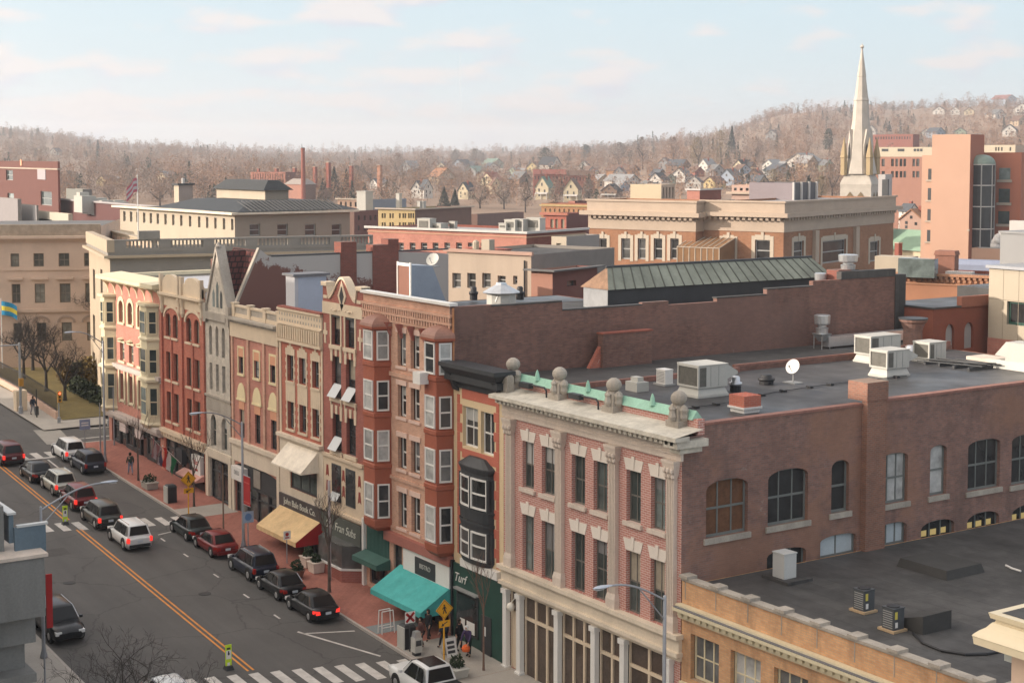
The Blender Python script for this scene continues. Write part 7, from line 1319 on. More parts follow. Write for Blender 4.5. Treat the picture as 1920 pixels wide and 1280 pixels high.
for v0, v1 in ((317, 338), (354, 377), (394, 416), (434, 456)):
    m = MB(); x = PY(1744, 330, b.y0 + 1).x; m.box(x - .35, x + .35, b.y0 + .96, b.y0 + .999, b.z(v1), b.z(v0)); w_ = m.build('slit_window', CHARC, e); m = MB(); m.box(x - .7, x + .6, b.y0 + .8, b.y0 + .998, b.z(v1 + 3), b.z(v1)); ORG[w_.name] = org(e); m.build('sill', STONET, w_)
q_ = PD(1841, 330, 264.5); cx_, cy_, rr = q_.x, q_.y, 2.1
def half(r, z, n=20): return [(cx_ + r * math.cos(2 * math.pi * k / n), cy_ + r * math.sin(2 * math.pi * k / n), z) for k in range(n + 1)]
m = MB(); m.grid([half(rr, b.z(500)), half(rr, b.z(308))]); m.build('stair_glass', DG, e)
m = MB()
for v in (308, 347, 387, 429): m.grid([half(rr + .12, b.z(v + 1.8)), half(rr + .12, b.z(v))]); m.grid([half(rr + .12, b.z(v)), half(rr - .1, b.z(v))])
m.build('white_band', WHITET, e)
m = MB(); m.grid([half(rr * math.cos(t) + .15, b.z(308) + (b.z(290) - b.z(308)) * math.sin(t)) for t in [k * math.pi / 14 for k in range(8)]]); m.build('half_dome', plain('pale_green_copper', (.3, .38, .32), .5, .12), e)
m = MB(); k_ = half(rr + .05, 0)
for k in (1, 4, 13, 16, 19): m.cyl((k_[k][0], k_[k][1], b.z(500)), (k_[k][0], k_[k][1], b.z(308)), .12, n=4)
m.build('mullion', GREYP, e)
yw = b.y1 + .6; xr = PY(1914, 350, yw).x; m = MB(); m.box(b.x1 - 8, xr, yw, yw + 14, 2, PY(1880, 286, yw).z); m.build('wing', HOTELR, e)
for v0, v1 in ((315, 337), (354, 380), (396, 420)):
    m = MB(); za, zb_ = PY(1884, v1, yw).z, PY(1884, v0, yw).z; xa, xb = PY(1873, 350, yw).x, PY(1894, 350, yw).x; m.box(xa, xb, yw - .04, yw - .002, za, zb_); w_ = m.build('window', GLASSG, e); ORG[w_.name] = org(e); m = MB(); m.box(xa - .3, xb + .3, yw - .25, yw - .002, za - .45, za); m.build('sill', STONET, w_)
m = MB(); m.box(b.x0 + 6.5, b.x1 + .2, b.y0 - .25, b.y0 - .002, b.z(433), b.z(430)); m.build('string_course', STONET, e)
b = Blk('brick_annex', 'low orange brick annex in front of the peach tower', 'building', 1888, 467, 235, 1822, 1900, zb=2); b.build(HOTEL, GREYP, ROOFTG)
e = thing('roof_pipe', 'fat white bent ventilation pipe on the low orange annex', 'ventilation pipe', tuple(PD(1872, 466, 240))); pts = [PD(u, v, 240) for u, v in ((1868, 468), (1869, 458), (1874, 449), (1884, 444), (1900, 443), (1945, 443))]; m = MB(); m.tube(pts, .95, 12); [m.lathe(tuple(q - V((0, 0, .95))), [(.3, 0), (.8, .3), (.95, .95), (.8, 1.6), (.3, 1.9)], 10) for q in pts[1:-1]]; m.build('pipe', WHITET, e, smooth=True); q = PD(1905, 440, 240); m = MB(); m.box(q.x - .8, q.x + 1.6, q.y - .8, q.y + .8, q.z - .8, q.z + 2.2); m.build('fan_box', WHITET, e)
b = Blk('brick_apartments', 'long pink brick apartment block with a cream attic storey beside the spire', 'building', 1752, 294, 420, 1638, 1790, zb=2); b.L([(1646, 1650), (1653, 1659), (1671, 1676), (1679, 1684), (1687, 1692), (1694, 1699), (1711, 1716), (1718, 1724)], [(298, 312), (321, 333)]); b.build(plain('pink_brick_far', (.44, .23, .17), .9, .06), REDB, ROOFT, simple=True, glass=GLASSD)
m = MB(); m.box(b.x0 + .5, b.x1 - .3, b.y0 + .5, b.y0 + 12, b.zt - .1, PY(1700, 276, b.y0).z); m.build('attic', plain('attic_cream', (.66, .58, .44), .8, .04), b.e); m = MB()
for u in (1641, 1654, 1658, 1662, 1684, 1688, 1692, 1714, 1720, 1726): x = PY(u, 285, b.y0).x; m.box(x - .35, x + .35, b.y0 + .45, b.y0 + .499, PY(1700, 284, b.y0).z, PY(1700, 279, b.y0).z)
m.build('attic_windows', CHARC, b.e)
b = Blk('cream_attic_block', 'cream attic block with small dark windows behind the peach tower', 'building', 1904, 272, 420, 1842, 1935, zb=2); b.L([(1866, 1869), (1871, 1874), (1877, 1880), (1893, 1896)], [(276, 283)]); b.build(MATS['attic_cream'], TCOT, ROOFT, simple=True); b.band('brick_below', plain('orange_brick_far', (.5, .2, .13), .9, .06), 286, 420, .1)
b = Blk('brick_terrace', 'long dark red brick terrace on the slope above the pink apartment block', 'building', 1712, 252, 760, 1637, 1724, zb=15); b.Ln(14, .5, [(256, 261)]); b.build(plain('terrace_brick', (.36, .15, .12), .9, .06), REDB, ROOFT, simple=True)
b = Blk('coral_building', 'long coral brick building with a white flat roof edge and a row of square windows', 'building', 987, 437, 178, 690, 1098); b.L([(747, 757), (768, 779), (789, 801), (811, 822), (833, 844), (855, 866), (877, 888), (901, 908)], [(455, 470)]); b.build(CORAL, REDB, ROOFT, fw=.12); b.band('roof_edge', WHITET, 431.5, 437, .35, zz=(b.zt + .18, b.zt - .08)); b.band('pale_course', plain('peach_course', (.68, .42, .28), .8, .05), 444, 446, .08)  # shade of the side face is put into its deeper red brick
for k, (u, w_, h_, lb) in enumerate(((800, 1.6, 1.7, 'tallest white rooftop box on the coral brick building'), (819, 2.0, .9, 'low white rooftop box next to the tallest one on the coral brick building'), (850, .7, 1.2, 'slim white rooftop vent on the coral brick building'), (945, .9, .9, 'small cream rooftop box, first of four toward the end of the coral building'), (960, 1.3, 1.5, 'second cream rooftop box toward the end of the coral building'), (975, 1.3, 1.6, 'third cream rooftop box toward the end of the coral building'), (1005, 1.6, 1.8, 'cream rooftop box at the very end of the coral building, on the dark side'))):
    q = PD(u, 434, 188); w_ *= .62; h_ *= .72; m = MB(); m.box(q.x - w_, q.x + w_, q.y - w_ * .6, q.y + w_ * .6, b.zt - .3, b.zt + h_); m.box(q.x - w_ - .05, q.x + w_ + .05, q.y - w_ * .6 - .05, q.y + w_ * .6 + .05, b.zt + h_, b.zt + h_ + .08); e = thing('rooftop_box', lb, 'rooftop box', (q.x, q.y, b.zt), 'boxes on the coral building roof'); m.build('casing', plain('far_unit_white', (.6, .58, .52), .6, .05) if 'far_unit_white' not in MATS else MATS['far_unit_white'], e); m = MB(); m.box(q.x - w_ * .7, q.x + w_ * .7, q.y - w_ * .6 - .06, q.y - w_ * .6 - .055, b.zt + .2, b.zt + h_ - .2); m.build('grille', UNITD, e)
b = Blk('white_box_building', 'small cream and grey box building in front of the cream and brick civic wing', 'building', 1062, 444, 160, 1034, 1124); b.L([(1043, 1052)], [(456, 468)]); b.build(POSTST, plain('pale_grey_wall', (.42, .38, .35), .8, .05), ROOFT, glass=plain('painted_window', (.5, .46, .36), .6, .1), simple=True)
b = Blk('tan_low_building', 'low tan building with square dark windows and a grey side, behind the peeling wall', 'building', 996, 478, 132, 838, 1152); b.L([(848, 864), (876, 892), (904, 920)], [(512, 540)]); b.L([(933, 948), (962, 970)], [(517, 533)]); b.build(plain('tan_brick_front', (.58, .47, .37), .85, .12, .6, streak=1), GREYB, ROOFD, glass=GLASSD); b.band('coping', plain('rosy_coping', (.58, .38, .3), .8, .05), 472, 478, .25, 'L', zz=(b.zt + .25, b.zt - .05)); m = MB(); x = PY(985, 500, b.y0).x; m.cyl((x, b.y0 - .12, 2), (x, b.y0 - .12, b.zt - .5), .08, n=6); m.build('downpipe', BLACKP, b.e)
bt = b; b = Blk('lean_to', 'small flat-roofed brick lean-to against the grey side of the tan building', 'building', 1036, 508, 124, 996, 1120); b.Rr([(1063, 1080)], [(526, 536)]); b.build(plain('rose_brick_leanto', (.5, .26, .19), .9, .08), plain('shaded_rose_brick', (.26, .11, .09), .9, .08), ROOFTG, simple=True); b.band('roof_edge', ROOFTG, 506, 509, .5)  # side wall is the rose brick with shade put into its colour
q = PD(915, 472, 140); m = MB(); m.box(q.x - .45, q.x + .45, q.y - .4, q.y + .4, bt.zt - .3, bt.zt + .9); m.lathe((q.x - 1.4, q.y, bt.zt - .3), [(.3, 0), (.3, .9), (.1, 1.1)], 8); tag(m.build('roof_vents', POSTST, loc=(q.x, q.y, bt.zt)), 'pair of cream vents at the roof edge of the tan low building', 'roof vent')
for u, v, lb in ((897, 465, 'small brick chimney stub at one side of the cream vents'), (937, 468, 'small brick chimney stub at the other side of the cream vents, by the green roof')): q = PD(u, v, 142); m = MB(); m.box(q.x - .9, q.x + .9, q.y - .5, q.y + .5, bt.zt - .3, q.z); m.box(q.x - 1, q.x + 1, q.y - .6, q.y + .6, q.z, q.z + .1); tag(m.build('chimney', BRK_MAR, loc=(q.x, q.y, bt.zt)), lb, 'chimney', 'brick stubs on the tan building')
ROT[0] = R(4)
b = Blk('post_office', 'long pale buff building with slit windows and dark hipped roofs', 'building', 440, 404, 192, 225, 656); pb = b
b.L([(u, u + 4.6) for u in (231, 243.5, 255.5, 268, 280.5, 293.5, 308, 322.5, 337.5, 354, 371, 386, 401.5, 417.5, 434 - 1)], [(407 + 0, 429)]); b.Rr([(468, 488), (520, 540), (572, 592), (622, 640)], [(420, 442)])
b.zt = b.z(402); b.hl = [(a, c, b.z(432), b.z(410), 0) for a, c, *_ in b.hl]; b.build(POSTST, plain('grey_buff_wall', (.46, .38, .30), .8, .06), ROOFT, fw=.12); b.band('eaves', CREAMSTONE, 398.5, 402.5, .9); m = MB(); zt = b.zt + .3  # side wall's shade is put into its greyer colour
x0, x1, y0, y1 = b.x0 + 14, b.x1 + .6, b.y0 + 1.5, b.y1 + .6; m.frus(b.x0 + 12, b.x1 + .9, b.y0 - .1, b.y1 + .9, zt, zt + 1.2, 4, 4); o = m.build('hip_roof', SLATE, b.e); m = MB()
for k in range(22): y = b.y0 + 2 + k * (b.y1 - b.y0 - 3) / 22; m.cyl((b.x1 + .9, y, zt + .05), (b.x1 - 3.1, y, zt + 1.25), .08, n=4)
ORG[o.name] = org(b.e); m.build('roof_rib', plain('roof_rib_grey', (.12, .12, .12), .6, .1), o)
q = PD(497, 378, 200); m = MB(); bx = Blk('roof_pavilion', 'square buff pavilion with its own dark hipped roof above the long buff building', 'pavilion', 497, 357, 203, 406, 541, zb=14); bx.build(POSTST, plain('shaded_buff_wall_b', (.46, .38, .30), .8, .06), ROOFT); bx.hip(SLATE, 1.3, 5, .5, bx.zt)  # pavilion side coloured darker for shade, as on the block below
b = Blk('wide_chimney', 'broad square buff chimney with a dark cap on the long buff building', 'chimney', 335, 347, 226, 326, 361, zb=14); b.build(POSTST, plain('chimney_mauve', (.40, .33, .29), .85, .06), ROOFD); b.band('cap', CHARC, 344, 347.5, .25); m = MB(); m.cyl(((b.x0 + b.x1) / 2, (b.y0 + b.y1) / 2, b.zt), ((b.x0 + b.x1) / 2, (b.y0 + b.y1) / 2, b.zt + 1.0), .25, n=8); m.build('vent', WHITET, b.e)
q = PD(259, 432, 168); pole_flag('tall white flagpole with a faded red striped flag before the buff building', q.x, q.y, 3, PD(259, 331, 168).z - 3, 2.2, 1.5, [(.7, .2, .25), (.75, .7, .68), (.7, .2, .25), (.75, .7, .68), (.7, .2, .25)], r=.1, sag=.5, dirv=(.6, -.8, 0))
ROT[0] = R(-12)
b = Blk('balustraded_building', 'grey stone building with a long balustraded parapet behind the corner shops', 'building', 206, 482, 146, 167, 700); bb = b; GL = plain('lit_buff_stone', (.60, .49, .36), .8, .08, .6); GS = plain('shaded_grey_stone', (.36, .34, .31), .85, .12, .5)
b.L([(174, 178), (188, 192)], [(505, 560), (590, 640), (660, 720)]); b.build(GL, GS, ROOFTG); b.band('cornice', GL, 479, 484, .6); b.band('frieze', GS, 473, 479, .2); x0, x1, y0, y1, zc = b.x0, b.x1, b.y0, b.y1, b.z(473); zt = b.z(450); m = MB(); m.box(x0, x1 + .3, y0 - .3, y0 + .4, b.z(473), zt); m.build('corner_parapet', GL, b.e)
def balus(name, P, U, N, L, z0, z1, n, step=4.2, mat=GS):
    m = MB(); h = z1 - z0; m.obox(P, U, N, 0, L, -.25, .25, z0, z0 + h * .28); m.obox(P, U, N, 0, L, -.3, .3, z1 - h * .14, z1)
    k = 0.
    while k < L: m.obox(P, U, N, k, min(L, k + 1.1), -.27, .27, z0 + h * .28, z1 - h * .14); k += step
    k = 1.1; i = 0
    while k < L:
        if (k % step) > 1.1: q = V(P) + U * k; m.frus(q.x - .1, q.x + .1, q.y - .1, q.y + .1, z0 + h * .28, z1 - h * .14, .03, .03)
        k += .36
    return m.build('balustrade', mat, b.e)
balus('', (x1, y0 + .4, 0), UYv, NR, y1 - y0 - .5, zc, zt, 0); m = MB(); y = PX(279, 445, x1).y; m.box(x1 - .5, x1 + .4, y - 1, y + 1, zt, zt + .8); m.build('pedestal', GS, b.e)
ROT[0] = 0.
pa, pb = PD(192, 431, 185), PD(284, 447, 160); z1 = pa.z; pa.z = pb.z = 0; U = pb - pa; L = U.length; U.normalize(); N = V((U.y, -U.x, 0)); e = thing('parapet_wall', 'sunlit pale parapet wall with panels between the tan civic hall and the balustrade', 'wall', (pb.x, pb.y, 3)); m = MB(); m.obox(pa, U, N, 0, L, -.6, 0, 3, z1); m.build('wall', GL, e); m = MB(); m.obox(pa, U, N, -.1, L + .1, -.7, .1, z1, z1 + .15); m.build('coping', GL, e); m = MB()
for k in range(9): m.obox(pa, U, N, .5 + k * (L - 1) / 9, .5 + (k + .6) * (L - 1) / 9, .002, .08, z1 - 1.0, z1 - .3)
m.build('panel', TANST, e)
ROT[0] = 0.
p0, p1 = PD(-60, 424, 168), PD(188, 424, 170); p0.z = p1.z = 0; U = (p1 - p0).normalized(); N = V((U.y, -U.x, 0)); L = (p1 - p0).length; zf = lambda v: PD(100, v, 169).z
t = thing('civic_hall', 'tan rose stone civic hall with a stained parapet and arched ground windows behind the lawn', 'building', ((p0 + p1) / 2).to_tuple()[:2] + (3.2,)); fu = lambda u: (PD(u, 500, 169) - p0).dot(U)
H = []
for a, b_ in ((21, 37), (63, 82), (109, 129), (156, 172)): H += [(fu(a), fu(b_), zf(500), zf(475)), (fu(a + 1), fu(b_ + 1), zf(568), zf(532)), (fu(a + 3), fu(b_ + 2), zf(640), zf(605))]
m = MB(); zb = 2.8; wall(m, p0 + V((0, 0, zb)), U, N, L, zf(425) - zb, [(a, b_, c - zb, d - zb) for a, b_, c, d in H], .35); m.quad(p1 + V((0, 0, zb)), p1 - N * 20 + V((0, 0, zb)), p1 - N * 20 + V((0, 0, zf(425))), p1 + V((0, 0, zf(425)))); m.build('wall', TANST, t)
m = MB(); m.poly([p0 + V((0, 0, zf(428))), p1 + V((0, 0, zf(428))), p1 - N * 20 + V((0, 0, zf(428))), p0 - N * 20 + V((0, 0, zf(428)))]); m.build('roof', ROOFTG, t)
TG = glassy('tan_hall_glass', (.10, .095, .08), (.34, .32, .26), .6)
for h in H: window(t, p0, U, N, h, plain('hall_sash', (.3, .25, .19), .6, .05) if 'hall_sash' not in MATS else MATS['hall_sash'], TG, depth=.25, fw=.09, cols=2)
m = MB(); m.obox(p0, U, N, -.5, L + .5, .002, .8, zf(447), zf(442)); m.obox(p0, U, N, -.2, L + .2, .002, .35, zf(452), zf(447)); m.obox(p0, U, N, 0, L, .002, .25, zf(585), zf(579)); m.obox(p0, U, N, 0, L, .002, .12, zf(507), zf(503))
for a, b_ in ((21, 37), (63, 82), (109, 129), (156, 172)): m.obox(p0, U, N, fu(a - 5), fu(b_ + 7), .002, .35, zf(524), zf(520))
m.build('cornice', TANST, t); m = MB(); m.obox(p0, U, N, 0, L, -.5, .15, zf(442), zf(421)); m.build('parapet', plain('stained_parapet', (.5, .4, .3), .9, .35, .25, fine=2), t)
m = MB()
for a, b_ in ((63, 82), (109, 129), (156, 172)):
    c_ = p0 + U * ((fu(a + 3) + fu(b_ + 2)) / 2) + N * .06;
    for k in range(8):
        a0, a1 = math.pi * k / 8, math.pi * (k + 1) / 8; zc_ = zf(605); f = lambda r, t_: c_ + U * r * math.cos(t_) + V((0, 0, zc_ + r * math.sin(t_) * .8)); m.prism([f(.75, a0), f(1.0, a0), f(1.0, a1), f(.75, a1)], N * .08)
m.build('window_arch', plain('tan_arch', (.54, .40, .31), .85, .08), t)
b = Blk('tall_brick_building', 'dark red brick building with a pale band and a boarded upper window', 'building', 108, 303, 270, -40, 112, zb=2); b.L([(11, 24)], [(319, 338)]); b.L([(76, 97)], [(359, 385)]); b.L([(14, 26)], [(362, 376)]); b.build(plain('far_dark_brick', (.2, .085, .07), .9, .08), REDB, ROOFTG, glass=GLASSG); b.band('pale_band', STONET, 316, 318.5, .15); m = MB(); xa, xb = PY(71, 325, b.y0).x, PY(86, 325, b.y0).x; m.box(xa, xb, b.y0 - .1, b.y0 - .002, b.z(338), b.z(317)); m.build('boarded_window', plain('pale_boarding', (.52, .46, .48), .7, .06), b.e); m = MB(); xa = PY(39, 308, b.y0).x; m.box(xa, xa + 1.0, b.y0 - .15, b.y0 - .002, b.z(312), b.z(300)); m.build('peach_panel', PEACH, b.e)
b = Blk('pale_flat_building', 'long pale flat-roofed building above the tan civic hall parapet', 'building', 128, 401, 215, -40, 136, zb=2); b.L([(46, 97)], [(409, 421)]); b.build(plain('pale_cream_wall', (.60, .56, .46), .8, .04), STONET, ROOFT, glass=plain('grey_shutter', (.22, .22, .22), .7, .1), simple=True)
b = Blk('grey_roof_box', 'plain mauve-grey box on the pale flat building', 'roof box', 33, 373, 222, -30, 40, zb=10); b.build(plain('mauve_box', (.36, .33, .33), .8, .05), GREYB, ROOFTG); b = Blk('white_roof_box', 'small whitish box on the pale flat building beside the mauve-grey one', 'roof box', 68, 385, 222, 34, 72, zb=10); b.build(plain('whitish_box', (.52, .5, .5), .8, .05), GREYB, ROOFT)
b = Blk('low_red_building', 'low dark red brick building with a pale roof edge beside the buff building', 'building', 300, 389, 235, 66, 330, zb=2); b.Ln(3, .15, [(408, 416)]); b.build(plain('low_dark_brick', (.18, .08, .075), .9, .06), REDB, ROOFT, simple=True); b.band('roof_edge', plain('roof_edge_pale', (.5, .46, .46), .7, .05), 386, 389.5, .3)
b = Blk('grey_green_shed', 'grey-green shed with small vents behind the dark red brick building', 'building', 155, 355, 330, 124, 172, zb=2); b.build(plain('grey_green_wall', (.28, .28, .25), .8, .06), GREYB, ROOFTG)
for k, (u, v, w_, h_) in enumerate(((157, 376, 2.2, 1.4), (170, 379, 1.6, 1.0), (190, 381, 3.2, .9), (222, 383, 2.2, .7))): q = PD(u, v, 262); m = MB(); m.box(q.x - w_, q.x + w_, q.y - 1, q.y + 1, q.z - 2, q.z + h_ * .6); m.box(q.x - w_ * .6, q.x + w_ * .2, q.y - .8, q.y + .8, q.z + h_ * .6, q.z + h_); tag(m.build('rooftop_box', MATS.get('far_unit_white'), loc=(q.x, q.y, q.z - 2)), ('whitest rooftop box beyond the dark red brick building, beside the tall brick one', 'smaller pale rooftop box next to the whitest one', 'long pink-white rooftop box in the middle of the low roofs', 'flat pale rooftop box closest to the flagpole')[k], 'rooftop box', 'boxes on the low roofs')
ROT[0] = R(22)
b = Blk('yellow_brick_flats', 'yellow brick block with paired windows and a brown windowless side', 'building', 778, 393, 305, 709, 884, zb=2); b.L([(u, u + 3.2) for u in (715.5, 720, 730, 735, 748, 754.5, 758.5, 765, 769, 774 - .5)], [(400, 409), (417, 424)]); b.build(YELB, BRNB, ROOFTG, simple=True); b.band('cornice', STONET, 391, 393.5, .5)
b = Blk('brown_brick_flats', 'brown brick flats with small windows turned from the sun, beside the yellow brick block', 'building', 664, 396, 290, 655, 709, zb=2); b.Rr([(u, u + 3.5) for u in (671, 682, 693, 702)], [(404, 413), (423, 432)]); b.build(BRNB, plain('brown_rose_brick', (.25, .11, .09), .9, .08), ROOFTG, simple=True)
b = Blk('tan_small_block', 'small rosy tan block with a dentil top behind the brown flats', 'building', 673, 374, 340, 633, 690, zb=2); b.Ln(4, .4, [(379, 388)]); b.build(plain('rosy_tan_wall', (.46, .31, .23), .9, .06), BRNB, ROOFTG, simple=True); b.band('cornice', STONET, 372.5, 374.5, .4)
b = Blk('blue_grey_hall', 'blue-grey metal hall with white vents above the yellow brick block', 'building', 690, 375, 330, 677, 762, zb=2); b.build(ROOFT, plain('blue_grey_metal', (.3, .34, .4), .5, .06), plain('blue_grey_roof', (.3, .34, .4), .5, .06))
for u, v, h, lb in ((684, 360, 4.5, 'square white rooftop stair house on the blue-grey hall'), (748, 364, 4.2, 'slim white chimney on the end of the blue-grey hall'), (787, 379, 2.2, 'white chimney pot on the brown side of the yellow brick block, first of two'), (793, 379, 2.4, 'white chimney pot on the brown side of the yellow brick block, second of two')): q = PD(u, v, 322); w_ = 1.2 if u == 684 else .45; m = MB(); m.box(q.x - w_, q.x + w_, q.y - w_, q.y + w_, q.z - h, q.z); m.box(q.x - w_ * 1.1, q.x + w_ * 1.1, q.y - w_ * 1.1, q.y + w_ * 1.1, q.z, q.z + .2); tag(m.build('rooftop_box' if u == 684 else 'chimney', MATS['far_unit_white'], loc=(q.x, q.y, q.z - h)), lb, 'chimney' if u != 684 else 'rooftop box', 'pale rooftop stacks')
b = Blk('brown_warehouse', 'long brown warehouse with a dark roof between the yellow block and the coral building', 'building', 895, 402, 330, 884, 982, zb=2); b.build(BRNB, plain('mauve_brown_brick', (.27, .19, .17), .9, .1), ROOFD);
b = Blk('small_red_block', 'bright red brick front with cream windows, its dark side away from the sun', 'building', 1062, 401, 262, 1019, 1102, zb=2); b.L([(1032, 1038), (1041, 1046), (1052, 1058)], [(411, 428)]); b.build(plain('vivid_red_brick', (.50, .17, .12), .9, .06), plain('shaded_maroon_brick', (.2, .08, .075), .9, .06), ROOFD, simple=True, glass=plain('cream_blinds', (.5, .45, .33), .7, .1)); b.band('cornice', plain('red_cornice', (.52, .2, .14), .8, .05), 399, 404, .5, 'L')  # side away from the sun gets its shade from a darker brick colour
b = Blk('orange_frieze_block', 'low orange block with a yellow frieze beyond the small red brick front', 'building', 1102, 383, 330, 1015, 1130, zb=2); b.Ln(9, .35, [(393, 399)]); b.build(plain('orange_brown_wall', (.48, .25, .13), .9, .06), REDB, ROOFTG, simple=True, glass=MATS['cream_blinds']); b.band('frieze', YELB, 385, 388, .3); b = Blk('maroon_roof_box', 'small maroon brick box on top of the orange block', 'roof box', 1078, 377, 345, 1066, 1100, zb=8); b.build(CORAL, MATS['shaded_maroon_brick'], ROOFTG)
b = Blk('brick_factory', 'old red brick factory with vertical strips of windows by the tall chimney', 'factory', 535, 323, 620, 470, 566, zb=5); b.Ln(13, .35, [(326, 345)]); b.build(plain('factory_brick', (.42, .18, .13), .9, .06), plain('factory_brick_dark', (.27, .13, .11), .9, .06), ROOFTG, simple=True, glass=plain('factory_glass', (.2, .13, .11), .6, .1)); b = Blk('factory_hall', 'pink factory hall with an arched roof line at the foot of the tall chimney', 'factory', 573, 346, 560, 534, 592, zb=5); b.build(plain('pink_factory_wall', (.52, .26, .19), .9, .06), BRNB, ROOFTG); b.hip(plain('pale_factory_roof', (.42, .36, .32), .7, .06), 2.0, 3, .3)
def stack(label, u, vt, vb, d, w, mat, name='factory_chimney', sq=False):
    p = PD(u, vb, d); h = PD(u, vt, d).z - p.z; r = w / FPX * d / 2; e = thing(name, label, 'chimney', (p.x, p.y, p.z)); m = MB()
    if sq: m.box(p.x - r, p.x + r, p.y - r, p.y + r, p.z, p.z + h)
    else: m.lathe(p, [(r * 1.25, 0), (r * .95, h * .96), (r * 1.05, h * .965), (r * 1.05, h)], 14)
    m.build('shaft', mat, e); m = MB(); (m.box(p.x - r * 1.15, p.x + r * 1.15, p.y - r * 1.15, p.y + r * 1.15, p.z + h, p.z + h + r * .3) if sq else m.lathe(p + V((0, 0, h)), [(r * .9, 0), (r * .9, r * .3)], 14)); m.build('cap', CHARC if not sq else STONET, e)
CHB = plain('chimney_red_brick', (.36, .12, .085), .9, .1); stack('tall round red brick factory chimney rising above the skyline', 569, 278, 380, 560, 7.5, CHB)
for u, vt, d, w, lb in ((485, 316, 640, 4, 'dark slim chimney at the edge of the old factory'), (519, 316, 640, 6, 'square brick stack on the factory roof, closest to its middle'), (553, 315, 640, 6, 'square brick stack on the factory roof, beside the tall chimney'), (591, 313, 600, 6, 'square brick stack just beyond the tall round chimney'), (616, 305, 600, 7, 'square brick stack with a narrow top among the evergreens'), (659, 311, 640, 6, 'square brick stack behind the evergreens'), (712, 310, 680, 7, 'small peach brick stack in the bare trees')): stack(lb, u, vt, 352, d, w, plain('peach_brick', (.5, .24, .15), .9, .06) if u == 712 else CHB, 'brick_stack', True)
ROT[0] = 0.
q = PY(1750, 580, 79.5); e = thing('arched_brick_building', 'red brick building with two bricked white arched windows behind the black roof', 'building', (q.x, q.y, 5)); x1, y0 = q.x, 79.5; zt = q.z; x0 = -74; y1 = PX(1856, 572, x1).y
hs = [(PX(1773, 630, x1).y, PX(1789, 630, x1).y, PX(1781, 655, x1).z, PX(1781, 607, x1).z, .6), (PX(1808, 630, x1).y, PX(1825, 630, x1).y, PX(1816, 653, x1).z, PX(1816, 604, x1).z, .6)]
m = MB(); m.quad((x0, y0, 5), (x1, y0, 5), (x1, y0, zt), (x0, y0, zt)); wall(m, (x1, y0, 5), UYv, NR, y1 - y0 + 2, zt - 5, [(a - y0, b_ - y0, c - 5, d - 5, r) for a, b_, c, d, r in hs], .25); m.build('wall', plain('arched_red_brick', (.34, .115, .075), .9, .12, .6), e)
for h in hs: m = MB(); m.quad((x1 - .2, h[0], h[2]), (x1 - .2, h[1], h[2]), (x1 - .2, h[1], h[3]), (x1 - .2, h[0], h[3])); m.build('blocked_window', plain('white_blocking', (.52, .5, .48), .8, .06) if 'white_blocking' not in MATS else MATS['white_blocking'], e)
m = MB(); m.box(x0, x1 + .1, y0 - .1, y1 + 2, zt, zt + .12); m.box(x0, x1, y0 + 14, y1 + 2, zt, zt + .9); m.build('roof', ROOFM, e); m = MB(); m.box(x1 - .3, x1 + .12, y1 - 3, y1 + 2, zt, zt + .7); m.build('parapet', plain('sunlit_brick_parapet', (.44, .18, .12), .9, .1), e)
ROT[0] = R(26)
b = Blk('frieze_building', 'orange brick building with a patterned corbel frieze behind the black felt roof', 'building', 1868, 519, 136, 1640, 1900, zb=3); zt = b.zt; b.build(plain('frieze_orange_brick', (.52, .25, .145), .9, .08), REDB, ROOFTG); m = MB(); m.box(b.x0, b.x1, b.y0 - .35, b.y0 - .002, b.z(522), b.zt + .1); n = int((b.x1 - b.x0) / .5)
for k in range(n): x = b.x0 + k * .5; m.box(x, x + .26, b.y0 - .25, b.y0 - .002, b.z(527), b.z(522)); m.box(x + .1, x + .34, b.y0 - .18, b.y0 - .002, b.z(533), b.z(527.5))
m.box(b.x0, b.x1, b.y0 - .12, b.y0 - .002, b.z(539), b.z(536)); m.build('corbel_frieze', plain('frieze_peach_brick', (.58, .3, .18), .9, .06), b.e)
q = PD(1774, 512, 142); m = MB(); h = PD(1774, 478, 142).z; m.box(q.x - .9, q.x + .9, q.y - .6, q.y + .9, q.z - 1, h); m.frus(q.x - 1, q.x + 1, q.y - .7, q.y + 1, h, h + .4, .1, .1); tag(m.build('chimney', plain('weathered_chimney_brick', (.36, .17, .12), .9, .2), loc=(q.x, q.y, q.z - 1)), 'weathered brick chimney standing on the frieze building roof', 'chimney')
q = PD(1700, 505, 141); m = MB(); m.box(q.x - 3, q.x + .5, q.y, q.y + 2, q.z - .5, PD(1700, 482, 141).z); tag(m.build('roof_house', POSTST, loc=(q.x, q.y, q.z - .5)), 'cream and grey roof house on the frieze building beside the cream civic corner', 'roof house'); q = PD(1718, 511, 139); m = MB(); m.box(q.x - 1.5, q.x + 1.8, q.y - .6, q.y + .6, q.z - .4, q.z + 1.3); tag(m.build('skylight', GLASSG, loc=(q.x, q.y, q.z - .4)), 'glazed greenish skylight in front of the cream roof house', 'skylight')
q = PD(1800, 514, 140); m = MB(); m.box(q.x - 1.2, q.x + 1.2, q.y - .5, q.y + .5, q.z - .4, q.z + .25); tag(m.build('rooftop_box', WHITET, loc=(q.x, q.y, q.z - .4)), 'low white box beside the weathered chimney on the frieze building', 'rooftop box')
q = PD(1840, 505, 150); m = MB(); m.box(q.x - 5, q.x + 4, q.y, q.y + 3, q.z - 2, q.z + .4); m.frus(q.x - 5, q.x + 4, q.y, q.y + 3, q.z + .4, q.z + .8, .5, .5); tag(m.build('blue_roof_shed', plain('blue_tarp_sheet', (.34, .38, .5), .5, .1), loc=(q.x, q.y, q.z - 2)), 'blue-grey sheeted shed behind the weathered chimney', 'shed')
